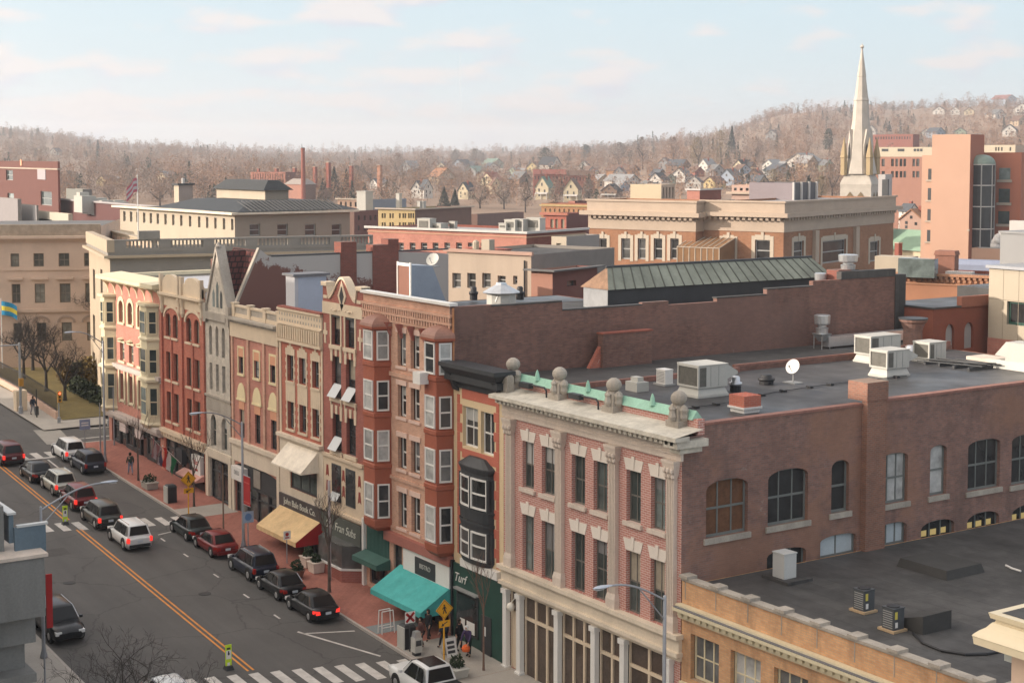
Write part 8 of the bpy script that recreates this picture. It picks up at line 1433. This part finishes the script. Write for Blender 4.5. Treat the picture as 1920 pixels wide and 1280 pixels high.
ROT[0] = 0.
q = PD(1855, 502, 104); e = thing('beige_panel_building', 'beige metal-panelled building with a green-framed window beyond the rooftop units', 'building', (q.x, q.y, 8)); x0, y0, zt = q.x, q.y, q.z; zz = lambda v: PD(1870, v, 104).z; hx = (PY(1888, 580, y0).x, PY(1930, 580, y0).x)
m = MB(); wall(m, (x0, y0, zz(632)), UX, NF, 14, zt - zz(632), [(hx[0] - x0, hx[1] - x0, zz(604) - zz(632), zz(561) - zz(632))], .3); m.quad((x0, y0 + 14, zz(632)), (x0, y0, zz(632)), (x0, y0, zt), (x0, y0 + 14, zt)); m.build('panelled_wall', BEIGEP, e); m = MB(); m.box(x0 - .02, x0 + 14, y0 - .02, y0 + 12, 5, zz(632)); m.build('brick_base', CORAL, e); window(e, (0, y0, 0), UX, NF, (*hx, zz(604), zz(561)), GREENP, GLASSD, depth=.2, fw=.15, rail=False)
m = MB(); m.box(x0 - .15, x0 + 14, y0 - .2, y0 + 14, zt, zt + .2); m.build('roof_edge', ALU, e); m = MB()
for k in range(4): x = x0 + 1.2 + k * 1.25; m.box(x - .015, x + .015, y0 - .012, y0 - .002, zz(632), zt)
m.box(x0, x0 + 14, y0 - .012, y0 - .002, zz(559.5), zz(558.5)); m.build('panel_joint', plain('joint_tan', (.4, .34, .26), .6, 0), e)
q = PD(1905, 497, 108); m = MB(); m.box(q.x - 1.4, q.x + 5, q.y, q.y + 4, q.z - 1, q.z + 2.2); m.box(q.x - 1.5, q.x + 5.1, q.y - .1, q.y + 4.1, q.z + 2.2, q.z + 2.35); tag(m.build('roof_house', plain('grey_roof_house', (.36, .36, .36), .6, .06), loc=(q.x, q.y, q.z - 1)), 'grey roof house with a blue window band on the beige panelled building', 'roof house')
DS = [250, 350, 450, 600, 900, 1300, 1900, 2600, 3600, 5200]
US = [-600, 0, 300, 600, 900, 1100, 1300, 1500, 1700, 1920, 2600]
VT = {-600: (561, 476, 428, 374, 330, 286, 248, 240, 262, 280), 0: (561, 476, 428, 374, 332, 292, 258, 252, 270, 284), 300: (561, 476, 428, 374, 338, 312, 290, 284, 287, 289), 600: (561, 476, 428, 376, 345, 324, 308, 298, 286, 289), 900: (561, 476, 428, 378, 350, 330, 312, 300, 284, 288), 1100: (561, 476, 428, 378, 345, 312, 292, 287, 281, 288),
      1300: (561, 476, 428, 376, 328, 288, 268, 272, 284, 289), 1500: (561, 476, 428, 372, 316, 262, 212, 222, 270, 289), 1700: (561, 476, 428, 366, 306, 250, 204, 216, 270, 289), 1920: (561, 476, 428, 360, 294, 234, 198, 214, 270, 289), 2600: (561, 476, 428, 350, 270, 205, 170, 200, 270, 289)}
def lerp_tab(xs, ys, x):
    if x <= xs[0]: return ys[0]
    for a, b, p, q in zip(xs, xs[1:], ys, ys[1:]):
        if x <= b: t = (x - a) / (b - a); return p + (q - p) * t
    return ys[-1]
def vground(u, d):
    us = US; k = 0
    if u <= us[0]: return lerp_tab(DS, VT[us[0]], d)
    for a, b in zip(us, us[1:]):
        if u <= b: t = (u - a) / (b - a); t = t * t * (3 - 2 * t); return lerp_tab(DS, VT[a], d) * (1 - t) + lerp_tab(DS, VT[b], d) * t
    return lerp_tab(DS, VT[us[-1]], d)
def bump_(u, d): return .35 * math.sin(u * .021 + d * .004) + .3 * math.sin(u * .057 - d * .0031 + 1.3)
def gpt(u, d):
    v = vground(u, d); p = PD(u, v, d); s = d / FPX; p.z += bump_(u, d) * 4 * s * min(1, d / 900); return p
dl = []; d = 250.
while d < 5200: dl.append(d); d *= 1.06
dl.append(5200.)
m = MB(); m.grid([[gpt(u, d) for u in range(-600, 2601, 50)] for d in dl]); tag(m.build('hills', plain('winter_hillside', (.38, .26, .18), .95, .3, .012, fine=.15)), None, None, kind='structure')
def dist_for(u, v, lo=300, hi=2600):
    d = lo
    while d < hi:
        if gpt(u, d) is not None and vground(u, d) <= v: return d
        d += 6
    return hi
HW = {k: plain('house_' + k, tuple(q * 1.12 for q in c), .8, .08, .5) for k, c in dict(white=(.70, .66, .60), cream=(.68, .58, .40), yellow=(.66, .52, .26), grey=(.34, .34, .34), tan=(.5, .38, .26), brown=(.25, .16, .11), pink=(.55, .36, .28), green=(.36, .42, .32), blue=(.36, .42, .5), red=(.4, .13, .09), orange=(.52, .26, .12)).items()}
HR = {k: plain('roofing_' + k, c, .8, .15, .8) for k, c in dict(slate=(.10, .11, .125), grey=(.2, .2, .2), brown=(.2, .12, .085), red=(.34, .11, .08), rust=(.42, .2, .1), green=(.2, .3, .24), black=(.05, .05, .055), pale=(.36, .36, .36)).items()}
HOUSES = []
def house(label, u, v, wpx, hpx, wall_, roof_, turn=0, d=None, chim=True, porch=False, ratio=1.25, group='houses on the slopes', wing=False):
    """gabled house: foot at (u, v), gable front wpx wide; turn: degrees the gable end is swung from the viewer"""
    d = d or dist_for(u, v); p = PD(u, v, d); k = d / FPX; w = wpx * k / 2; h = hpx * k; eave = h * .55; L = w * 2 * ratio; HOUSES.append((u, d, wpx))
    a = math.atan2(_fh.y, _fh.x) + R(turn) + math.pi; fwd = V((math.cos(a), math.sin(a), 0)); sd_ = V((-fwd.y, fwd.x, 0)); Z = V((0, 0, 1)); e = thing('house', label, 'house', (p.x, p.y, p.z), group); c = V((p.x, p.y, p.z)) - fwd * 0; P3 = lambda s, f, z: c + sd_ * s + fwd * f + Z * z; zb = -3 * 1.0
    m = MB(); m.poly([P3(-w, 0, zb), P3(w, 0, zb), P3(w, 0, eave), P3(0, 0, h), P3(-w, 0, eave)]); m.poly([P3(w, -L, zb), P3(-w, -L, zb), P3(-w, -L, eave), P3(0, -L, h), P3(w, -L, eave)]); m.quad(P3(w, 0, zb), P3(w, -L, zb), P3(w, -L, eave), P3(w, 0, eave)); m.quad(P3(-w, -L, zb), P3(-w, 0, zb), P3(-w, 0, eave), P3(-w, -L, eave)); m.build('wall', HW[wall_], e)
    m = MB(); o = w * .12; sl = (h - eave) / w; t = .25
    for s in (1, -1): q = [P3(s * (w + o), o, eave - o * sl + .05), P3(s * (w + o), -L - o, eave - o * sl + .05), P3(0, -L - o, h + .08), P3(0, o, h + .08)]; m.prism(q, Z * t)
    rf = m.build('roof', HR[roof_], e); ORG[rf.name] = org(e)
    if chim: m = MB(); q = P3(w * .3, -L * .45, h * .75); m.box(q.x - .35, q.x + .35, q.y - .35, q.y + .35, q.z, p.z + h + .9); m.build('chimney', CHB, rf)
    for (s, z0) in ((-.42, .14), (.42, .3), (-.42, .34), (0, .6)):
        m = MB(); ww = w * .11; z = h * z0; m.obox(P3(s * w, 0, 0), sd_, fwd, -ww, ww, .005, .05, z, z + h * .14); m.build('window', GLASSD, e)
    if turn:
        sgn = 1 if turn < 0 else -1
        for f in (.25, .6):
            for z0 in (.12, .36): m = MB(); m.obox(P3(sgn * w, -L * f, 0), -fwd, sd_ * sgn, -w * .14, w * .14, .005, .05, h * z0, h * z0 + h * .14); m.build('window', GLASSD, e)
    if porch: m = MB(); m.prism([P3(-w * .95, 0, h * .3), P3(w * .95, 0, h * .3), P3(w * .95, w * .55, h * .24), P3(-w * .95, w * .55, h * .24)], Z * .2); [m.obox(P3(s * w, w * .5, 0), sd_, fwd, -.12, .12, -.12, .12, zb, h * .25) for s in (-.9, 0, .9)]; m.build('porch', HW['white'], e)
    if wing: m = MB(); q0 = [P3(w, -L * .3, zb), P3(w * 2.1, -L * .3, zb), P3(w * 2.1, -L * .3, eave * .8), P3(w, -L * .3, eave * .8)]; m.prism(q0, -fwd * L * .5); m.build('wing', HW[wall_], e); m = MB(); m.prism([P3(w, -L * .25, eave * .8), P3(w * 2.2, -L * .25, eave * .8), P3(w * 2.2, -L * .55, h * .85), P3(w, -L * .55, h * .85)], Z * .2); m.prism([P3(w, -L * .85, eave * .8), P3(w * 2.2, -L * .85, eave * .8), P3(w * 2.2, -L * .55, h * .85), P3(w, -L * .55, h * .85)], Z * .2); m.build('wing_roof', HR[roof_], e)
    return e
hs = [('white gabled house with a slate roof at the clearing beyond the blue-grey hall', 781, 372, 22, 32, 'white', 'slate', -28, 1, 0), ('tall white house with two steep slate gables beside the large conifer', 803, 374, 18, 36, 'white', 'slate', 25, 0, 0), ('big brown-roofed house with a wide dormer gable among bare trees', 838, 348, 34, 32, 'tan', 'rust', 30, 1, 0), ('grey-roofed house with pale gables below the brown-roofed one', 868, 375, 22, 32, 'cream', 'slate', -30, 1, 0), ('low house with a grey-green roof behind the brown-roofed one', 882, 332, 26, 20, 'grey', 'green', -40, 0, 0), ('red-roofed house with a cream gable before the bare thicket', 912, 352, 26, 28, 'cream', 'red', -35, 1, 0), ('narrow cream gabled house in front of the red-roofed one', 931, 364, 18, 30, 'cream', 'brown', 12, 0, 0), ('house with a pale green roof on the rise above the red-roofed one', 934, 318, 26, 20, 'green', 'green', 40, 0, 0), ('small white gable end beside the round evergreen', 952, 336, 12, 18, 'white', 'brown', 15, 0, 0), ('white gable peeping from trees beside the dark round evergreen', 968, 322, 12, 14, 'white', 'brown', 10, 0, 0), ('yellowish house under the dark round evergreen', 998, 326, 24, 22, 'yellow', 'brown', -30, 1, 0),
      ('yellow-green gabled house with white porch, between bare trees', 1016, 374, 26, 42, 'cream', 'green', -22, 1, 1), ('tall cream gabled house with a white two-storey porch', 1070, 378, 28, 42, 'cream', 'brown', -15, 0, 1), ('white-trimmed steep gable above the dark red roofs', 1094, 326, 24, 24, 'white', 'brown', -10, 0, 0), ('broad beige house with a hipped look beside the white long house', 1133, 352, 36, 24, 'tan', 'pale', 35, 1, 0), ('dark house with white-edged gable in front of the beige one', 1142, 372, 30, 26, 'brown', 'black', -20, 0, 1), ('grey-white gable house above the beige one', 1160, 336, 20, 22, 'grey', 'slate', -18, 1, 0), ('long white house with a row of windows below the multi-gabled brick one', 1188, 352, 42, 24, 'white', 'pale', 50, 0, 0), ('brick house with many small windows above the long white one', 1190, 330, 40, 20, 'orange', 'brown', 60, 1, 0), ('grey house with a white-edged gable at the edge of the wood', 1244, 318, 20, 22, 'grey', 'brown', -22, 0, 0), ('dark mauve house below the white-edged gable', 1242, 342, 22, 24, 'brown', 'slate', 30, 1, 0), ('grey-roofed house with a white gable beside the dark mauve one', 1272, 342, 26, 26, 'white', 'grey', -30, 1, 0), ('bright white gabled house above the brick shed', 1300, 358, 28, 28, 'white', 'slate', -15, 0, 0), ('tan-roofed house beside the bright white gable', 1330, 356, 28, 24, 'yellow', 'brown', -42, 0, 0), ('grey house with steep slate roof and white dormer', 1362, 350, 30, 32, 'blue', 'grey', -35, 1, 0), ('brown gabled house with red chimney above the pink canopy', 1412, 346, 28, 28, 'brown', 'brown', -25, 1, 0), ('reddish house high in the trees above the grey slate one', 1312, 332, 22, 18, 'red', 'brown', 30, 1, 0), ('orange-brown house glimpsed above the tan-roofed one', 1345, 326, 20, 16, 'orange', 'rust', -30, 0, 0),
      ('large house with broad pale grey roofs on the rise before the spire', 1495, 318, 44, 30, 'white', 'pale', -38, 1, 0), ('dark grey house with a white gable below the pale-roofed one', 1470, 334, 40, 26, 'grey', 'slate', 15, 0, 0), ('second pale-roofed house right beside the spire', 1524, 322, 26, 30, 'tan', 'pale', 30, 0, 0), ('grey house at the edge of the wood above the mauve-grey plant room', 1446, 262, 22, 18, 'grey', 'black', -25, 0, 0), ('white house with dark roof just behind the spire', 1633, 254, 18, 18, 'white', 'grey', -20, 0, 0), ('white gabled house high on the ridge, first after the spire', 1760, 216, 22, 16, 'white', 'brown', -25, 0, 0), ('white gabled house high on the ridge between two others', 1790, 216, 18, 15, 'white', 'brown', -18, 0, 0), ('cream gabled house high on the ridge, farther along than the two white ones', 1817, 216, 18, 14, 'cream', 'brown', -20, 0, 0), ('white house on the ridge with a row of dark windows', 1876, 224, 24, 18, 'white', 'grey', 20, 0, 0), ('large white house with a cream porch at the frame edge of the ridge', 1915, 216, 30, 22, 'white', 'brown', -30, 0, 1), ('red-roofed blue house at the top of the ridge', 1896, 194, 28, 16, 'blue', 'red', 30, 0, 0), ('white gable above the long dark terrace', 1736, 256, 16, 14, 'white', 'slate', -20, 0, 0), ('blue-grey house above the long dark terrace', 1764, 258, 22, 18, 'blue', 'slate', 30, 0, 0), ('pale green gabled house above the peach tower', 1800, 256, 22, 16, 'green', 'slate', -20, 0, 0), ('white house with steep slate roof near the frame edge below the ridge', 1892, 256, 24, 22, 'white', 'slate', -25, 0, 0), ('tan brick house below the ridge at the frame edge', 1918, 236, 20, 18, 'tan', 'brown', 20, 0, 0),
      ('small white house in the wood above the tall brick building', 100, 292, 14, 14, 'white', 'slate', -20, 0, 0), ('whitish house roof on the wooded slope, highest one at this end', 82, 284, 16, 10, 'cream', 'grey', 30, 0, 0), ('ochre house below a thin white steeple on the wooded slope', 190, 350, 26, 20, 'yellow', 'brown', -30, 0, 0), ('white house between dark conifers behind the striped flag', 264, 330, 18, 16, 'white', 'grey', 30, 0, 0), ('cream house with pale roof among bare trees beyond the flag', 303, 342, 22, 20, 'cream', 'pale', -35, 0, 0), ('tiny white house alone on the far wooded slope', 352, 310, 8, 10, 'white', 'slate', -10, 0, 0), ('reddish house with white neighbour on the far slope', 408, 322, 18, 14, 'red', 'brown', 20, 0, 0), ('white low house beside the reddish one on the far slope', 424, 321, 16, 8, 'white', 'pale', 30, 0, 0), ('grey house with long pale roof behind the flagpole', 225, 345, 30, 12, 'grey', 'pale', 55, 0, 0)]
for lb, u, v, w_, h_, a, r_, tn, ch, po in hs: house(lb, u, v, w_, h_, a, r_, tn, chim=bool(ch), porch=bool(po))
RG = random.Random(77)
refs = ((700, 'past the tall factory chimney'), (760, 'above the blue-grey hall'), (826, 'near the white twin-gabled house'), (858, 'behind the brown-roofed house'), (905, 'uphill of the red-roofed house'), (925, 'among twigs by the narrow cream gable'), (960, 'beside the dark round evergreen'), (985, 'below the dark round evergreen'), (1044, 'between the two cream gables'), (1110, 'past the white two-storey porch'), (1120, 'uphill of the broad beige house'), (1172, 'in front of the long white house'), (1218, 'beside the white-edged gable'), (1228, 'below the wood edge'), (1258, 'by the grey-roofed white gable'), (1286, 'behind the bright white gable'), (1318, 'over the brick shed'), (1348, 'beside the tan-roofed house'), (1384, 'by the slate-roofed house with a dormer'), (1398, 'uphill of the brown gabled house'), (1432, 'beyond the pink canopy'), (1440, 'uphill of the mauve-grey plant room'), (1555, 'in the twigs before the spire'), (1660, 'behind the white panel tower'))
cw, cr_ = ('white', 'grey', 'cream', 'blue', 'tan', 'white', 'green', 'brown'), ('slate', 'grey', 'brown', 'pale', 'black')
for k, (u, ref) in enumerate(refs):
    a, b_ = cw[k % 8], cr_[(k * 3) % 5]; v = RG.uniform(322, 362) if u < 1450 else RG.uniform(300, 330); w_ = RG.uniform(18, 28); house('%s house with %s roof half hidden %s' % (a, dict(slate='slate').get(b_, b_), ref), u, v, w_, w_ * RG.uniform(.8, 1.15), a, b_, RG.choice((-45, -30, -20, 20, 35, 50)), chim=k % 2 == 0, wing=k % 3 == 0)
house('peach house with a big brown roof between the cream civic corner and the peach tower', 1708, 434, 46, 40, 'pink', 'rust', -40, d=340); house('white gable with a dark roof right beside the peach tower', 1714, 412, 24, 28, 'white', 'slate', 25, d=400)
p = PD(1702, 455, 300); e = thing('green_roofed_hall', 'long hall with a mint green roof and cream walls by the peach tower', 'building', (p.x, p.y, 2)); m = MB(); m.box(p.x - 9, p.x + 9, p.y - 4, p.y + 4, 2, PD(1702, 466, 300).z); m.build('wall', HW['cream'], e); m = MB(); z0, z1 = PD(1702, 466, 300).z, PD(1702, 430, 300).z; m.prism([(p.x - 9.5, p.y - 4.6, z0), (p.x - 9.5, p.y + 4.6, z0), (p.x - 9.5, p.y, z1)], (19, 0, 0)); m.build('roof', plain('mint_green_roof', (.3, .46, .33), .6, .12), e); m = MB()
for k in range(8): m.box(p.x - 8 + k * 2.1, p.x - 7.2 + k * 2.1, p.y - 4.06, p.y - 4.002, z0 - 3, z0 - 1)
m.build('windows_strip', BRNB, e)
stack('brick chimney of the hall by the cream civic corner', 1684, 456, 500, 280, 10, CHB, 'brick_stack', True)
for u0, u1, v0, v1, rf, lb in ((1000, 1062, 318, 338, 'red', 'long red-roofed brick row, sunlit half'), (1060, 1116, 320, 346, 'brown', 'long maroon-roofed brick row, shaded half with a line of windows')):
    d = 720; a, b_ = PD(u0, v1, d), PD(u1, v1, d); U = (b_ - a); L = U.length; U.normalize(); N = V((U.y, -U.x, 0)); zt = PD(u0, v0 + 9, d).z; zr = PD(u0, v0, d).z; e = thing('brick_row', lb, 'building', (a.x, a.y, a.z)); m = MB(); a.z = 0; m.obox(a, U, N, 0, L, -9, 0, 4, zt); m.build('wall', HW['red'], e); m = MB(); m.prism([a + V((0, 0, zt)) + N * .6, a + V((0, 0, zt)) - N * 9.6, a + V((0, 0, zr)) - N * 4.5], U * L); m.build('roof', HR[rf], e)
    for k in range(9): m = MB(); m.obox(a, U, N, L * (k + .3) / 9, L * (k + .6) / 9, .002, .05, zt - 2.4, zt - .8); m.build('window', GLASSD, e)
p = PD(183, 345, 1000); e = thing('church_steeple', 'thin white steeple above the ochre house on the wooded slope', 'steeple', tuple(p)); m = MB(); m.frus(p.x - 1.6, p.x + 1.6, p.y - 1.6, p.y + 1.6, p.z - 2, p.z + 5, .2, .2); m.frus(p.x - 1.3, p.x + 1.3, p.y - 1.3, p.y + 1.3, p.z + 5, p.z + 12, 1.25, 1.25); m.build('tower', HW['white'], e)
p = PD(863, 280, 3300); m = MB(); m.cyl((p.x, p.y, p.z - 30), (p.x, p.y, PD(863, 100, 3300).z), .3, .2, n=6); tag(m.build('radio_mast', WHITEP, loc=(p.x, p.y, p.z - 30)), 'hair-thin radio mast far beyond the blue ridge', 'mast')
rng = random.Random(12)
def twig_mat(name, c):
    return plain(name, c, .9, .2, .02, fine=.4)
WOODM = [twig_mat('bare_wood_rose', (.43, .25, .155)), twig_mat('bare_wood_brown', (.35, .215, .135)), twig_mat('bare_wood_grey', (.30, .22, .175)), twig_mat('wood_evergreen', (.07, .085, .055))]
import numpy as np
NR_ = np.random.default_rng(5)
def blades(c, r, h, n, size, conifer=False):
    """n small twig blades filling a crown: (n, 3, 3) array of triangle corners; twigs gather on a few boughs"""
    g = NR_; a = g.uniform(0, 6.283, n)
    if conifer: z = g.random(n) ** 1.4; rad = r * (1 - z) * (.45 + .55 * g.random(n))
    else:
        z = g.random(n); nb = 7; ba = g.uniform(0, 6.283, nb); k = g.integers(0, nb, n); a = np.where(g.random(n) < .7, ba[k] + g.normal(0, .38, n), a); rad = r * np.sqrt(np.maximum(.03, 1 - (2 * z - .85) ** 2 * .75)) * g.random(n) ** .5 * (.75 + .35 * np.sin(k * 2.3))
    q = np.stack([c[0] + rad * np.cos(a), c[1] + rad * np.sin(a), c[2] + h * z], 1); ax = np.stack([g.normal(0, .8, n), g.normal(0, .8, n), g.normal(.55, .7, n)], 1); ax *= (size * g.uniform(.6, 1.4, n) / np.sqrt((ax ** 2).sum(1) + .01))[:, None]
    b = np.stack([-ax[:, 1], ax[:, 0], np.zeros(n)], 1); b *= (size * (.3 if not conifer else .5) / np.sqrt((b ** 2).sum(1) + .01))[:, None]
    return np.stack([q - b, q + b, q + ax], 1)
def tri_mesh(name, arr, mat, parent=None, off=(0, 0, 0)):
    arr = (np.concatenate(arr) - np.array(off)).astype(np.float32); n = len(arr); me = bpy.data.meshes.new(name); me.vertices.add(n * 3); me.vertices.foreach_set('co', arr.ravel()); me.loops.add(n * 3); me.loops.foreach_set('vertex_index', np.arange(n * 3, dtype=np.int32)); me.polygons.add(n); me.polygons.foreach_set('loop_start', np.arange(0, n * 3, 3, dtype=np.int32)); me.polygons.foreach_set('loop_total', np.full(n, 3, dtype=np.int32)); me.update(); me.validate(); me.materials.append(mat); return newobj(name, me, parent)
def in_house(u, d, pad=1.0):
    for hu, hd, hw in HOUSES:
        if abs(u - hu) < hw * .62 * pad and hd - 75 < d < hd + 25 and d > 380: return True
    return False
woods = [[] for _ in WOODM]
for k in range(15000):
    u = rng.uniform(-420, 2380); q = rng.random(); d = 560 * (3600 / 560) ** (q ** .85); dens = 1.0
    if 690 < u < 1450 and d < 800: dens = .36
    if u > 1400 and d < 620: dens = .3
    if u > 1690 and 1300 < d < 2000: dens = .55
    if u < 500 and d < 700: dens = .8
    if .5 * math.sin(u * .013 + d * .006) + .5 * math.sin(u * .031 - d * .0043 + 2) > .62 and d > 700: dens *= .35
    if rng.random() > dens or in_house(u, d, 1.1): continue
    p = gpt(u, d); tall = rng.uniform(.75, 1.35); ev = rng.random() < (.03 + .12 * (math.sin(u * .017 + d * .003) > .55)); far = d / 1000
    r = rng.choice((2.4, 3.2, 3.6, 4.2, 5.2)) * rng.uniform(.85, 1.15) * (1 + .2 * max(0, far - 1)); h = r * rng.uniform(1.5, 2.2) * tall; n = int(58 * r / (1 + .6 * far)); size = .46 * (1 + .75 * far); s = 3 if ev else rng.choices((0, 1, 2), (.62, .25, .13) if math.sin(u * .009 + d * .0035) + math.sin(u * .023 - d * .002 + 1) > -.2 else (.2, .4, .4))[0]
    if ev: woods[3].append(blades(p, r * .5, h * 1.05, n, size * 1.3, rng.random() < .6))
    else:
        w = .2 * (1 + .4 * far); woods[s] += [blades((p.x, p.y, p.z + h * .16), r, h, n, size), np.array([[(p.x - w, p.y, p.z - 1), (p.x + w, p.y, p.z - 1), (p.x, p.y, p.z + h * .6)]])]
for ar, mt, nm in zip(woods, WOODM, ('rosy bare', 'brown bare', 'grey bare', 'dark evergreen')):
    tag(tri_mesh('woodland', ar, mt), nm + ' trees massed on the far hillsides', 'woodland', kind='stuff')
def town_tree(label, u, v, wpx, hpx, mat, conifer=False, d=None, n=1500, name='bare_tree'):
    d = d or dist_for(u, v); p = PD(u, v, d); k = d / FPX; r, h = wpx * k / 2, hpx * k; e = thing(name, label, 'tree', (p.x, p.y, p.z), 'single trees among the houses'); m = MB(); m.cyl((p.x, p.y, p.z - 1), (p.x, p.y, p.z + h * .5), max(.18, r * .06), max(.1, r * .03), n=6); rg = random.Random(int(u * 7 + v))
    for j in range(6): a = rg.uniform(0, 6.28); m.cyl((p.x, p.y, p.z + h * rg.uniform(.22, .45)), (p.x + r * .6 * math.cos(a), p.y + r * .6 * math.sin(a), p.z + h * rg.uniform(.6, .8)), max(.1, r * .025), .05, n=4)
    m.build('trunk', BARKD, e); tri_mesh('crown', [blades((p.x, p.y, p.z + h * (.06 if conifer else .18)), r, h * (.94 if conifer else .82), n, max(.36, 2.5 * k), conifer)], mat, e, p)
TW = plain('town_twigs', (.38, .265, .205), .9, .25, .3); TWG = plain('town_twigs_grey', (.28, .225, .19), .9, .25, .3); TWY = plain('town_twigs_ochre', (.38, .29, .17), .9, .25, .3); EV = plain('town_evergreen', (.06, .075, .048), .9, .3, .3)
tt = [('large dark conifer group behind the buff building, tallest one', 627, 372, 34, 58, EV, 1), ('dark conifer beside the tallest one behind the buff building', 650, 372, 26, 54, EV, 1), ('shorter dark conifer at the factory hall', 606, 376, 26, 42, EV, 1), ('wide dark round evergreen above the red-roofed row', 1021, 322, 50, 44, EV, 0), ('dark conifer standing by the white twin-gabled house', 833, 392, 30, 40, EV, 1), ('dark conifer below the grey-roofed house', 853, 386, 20, 30, EV, 1), ('tall dark pine silhouetted on the far wooded slope', 184, 300, 12, 36, EV, 1), ('dark broad conifer on the slope behind the flag', 240, 322, 24, 28, EV, 1), ('dark evergreen by the church spire, on the wooded rise', 1555, 290, 30, 48, EV, 0), ('dark evergreen on the near ridge above the grey houses', 1372, 290, 22, 52, EV, 1), ('dark evergreen crown above the steep white-trimmed gable', 1097, 300, 26, 28, EV, 0),
      ('broad rosy bare tree on the skyline above the brown-roofed house', 805, 336, 60, 56, TW, 0), ('rosy bare tree on the skyline beside the broad one', 745, 338, 46, 50, TW, 0), ('grey bare tree before the blue ridge', 853, 318, 34, 36, TWG, 0), ('tall grey bare tree before the blue ridge, nearest the red-roofed house', 890, 318, 40, 38, TWG, 0), ('rosy bare tree beyond the tall factory chimney', 695, 350, 50, 52, TW, 0), ('bare tree between the factory and the conifers', 668, 362, 36, 52, TWG, 0), ('spreading bare tree in front of the red-roofed houses', 900, 392, 64, 44, TW, 0), ('spreading bare tree beside the narrow cream gable', 945, 392, 56, 50, TWG, 0), ('bare tree in front of the yellow-green gabled house', 985, 398, 50, 56, TW, 0), ('bare tree between the two cream gabled houses', 1042, 392, 32, 56, TW, 0), ('bare tree by the white porch of the tall cream house', 1104, 384, 34, 48, TWG, 0), ('dark bare tree mass above the broad beige house', 1160, 318, 54, 50, TWG, 0), ('dark bare tree high above the long white house', 1205, 316, 48, 58, TWG, 0), ('bare tree beside the white-edged gable', 1262, 314, 40, 56, TW, 0), ('ochre bare tree at the wood edge above the tan-roofed house', 1310, 318, 40, 60, TWY, 0), ('large olive bare tree on the slope above the slate-roofed house', 1352, 318, 56, 72, TWY, 0), ('bare tree above the brown gabled house', 1416, 318, 46, 60, TW, 0), ('wide rosy bare tree before the spire', 1560, 372, 52, 62, TW, 0), ('bare tree in front of the dark grey house with a white gable', 1450, 352, 46, 34, TWY, 0), ('bare tree at the foot of the church tower', 1540, 374, 36, 44, TWY, 0), ('bare tree rising between the civic corner and the peach tower', 1692, 470, 34, 66, TW, 0), ('tall bare tree against the brick apartments', 1712, 392, 40, 52, TW, 0), ('rosy bare tree behind the pale flat building', 205, 380, 60, 34, TW, 0), ('rosy bare tree behind the broad square chimney', 300, 388, 70, 44, TW, 0), ('ochre-rose bare tree beside the broad square chimney', 385, 372, 60, 40, TW, 0), ('rosy bare tree beside the roof pavilion', 440, 350, 60, 36, TW, 0), ('bare tree in front of the factory hall', 560, 376, 44, 36, TW, 0), ('bare tree beside the rosy tan block', 610, 390, 40, 34, TW, 0), ('bare tree behind the grey-green shed', 130, 362, 46, 42, TWG, 0)]
for lb, u, v, w_, h_, mt, cf in tt: town_tree(lb, u, v, w_, h_, mt, bool(cf), name='evergreen_tree' if mt is EV else 'bare_tree')
pts = [gpt(u, d) for u in (-600, 0, 600, 1300, 1920, 2600) for d in (250, 1900, 5200)]
m = MB(); m.box(min(p.x for p in pts) - 60, 260, -460, max(p.y for p in pts) + 60, min(min(p.z for p in pts), -12) - 1.0, max(p.z for p in pts) + 40)
hz = bpy.data.materials.new('air'); hz.use_nodes = True; nt = hz.node_tree; nt.nodes.remove(nt.nodes['Principled BSDF']); pv = nt.nodes.new('ShaderNodeVolumePrincipled'); pv.inputs['Color'].default_value = (.9, .92, .97, 1); pv.inputs['Density'].default_value = HAZE; pv.inputs['Anisotropy'].default_value = .35; nt.links.new(pv.outputs[0], nt.nodes['Material Output'].inputs['Volume'])
if HAZE: tag(m.build('haze', hz), 'pale winter haze filling the valley', 'haze', kind='stuff')
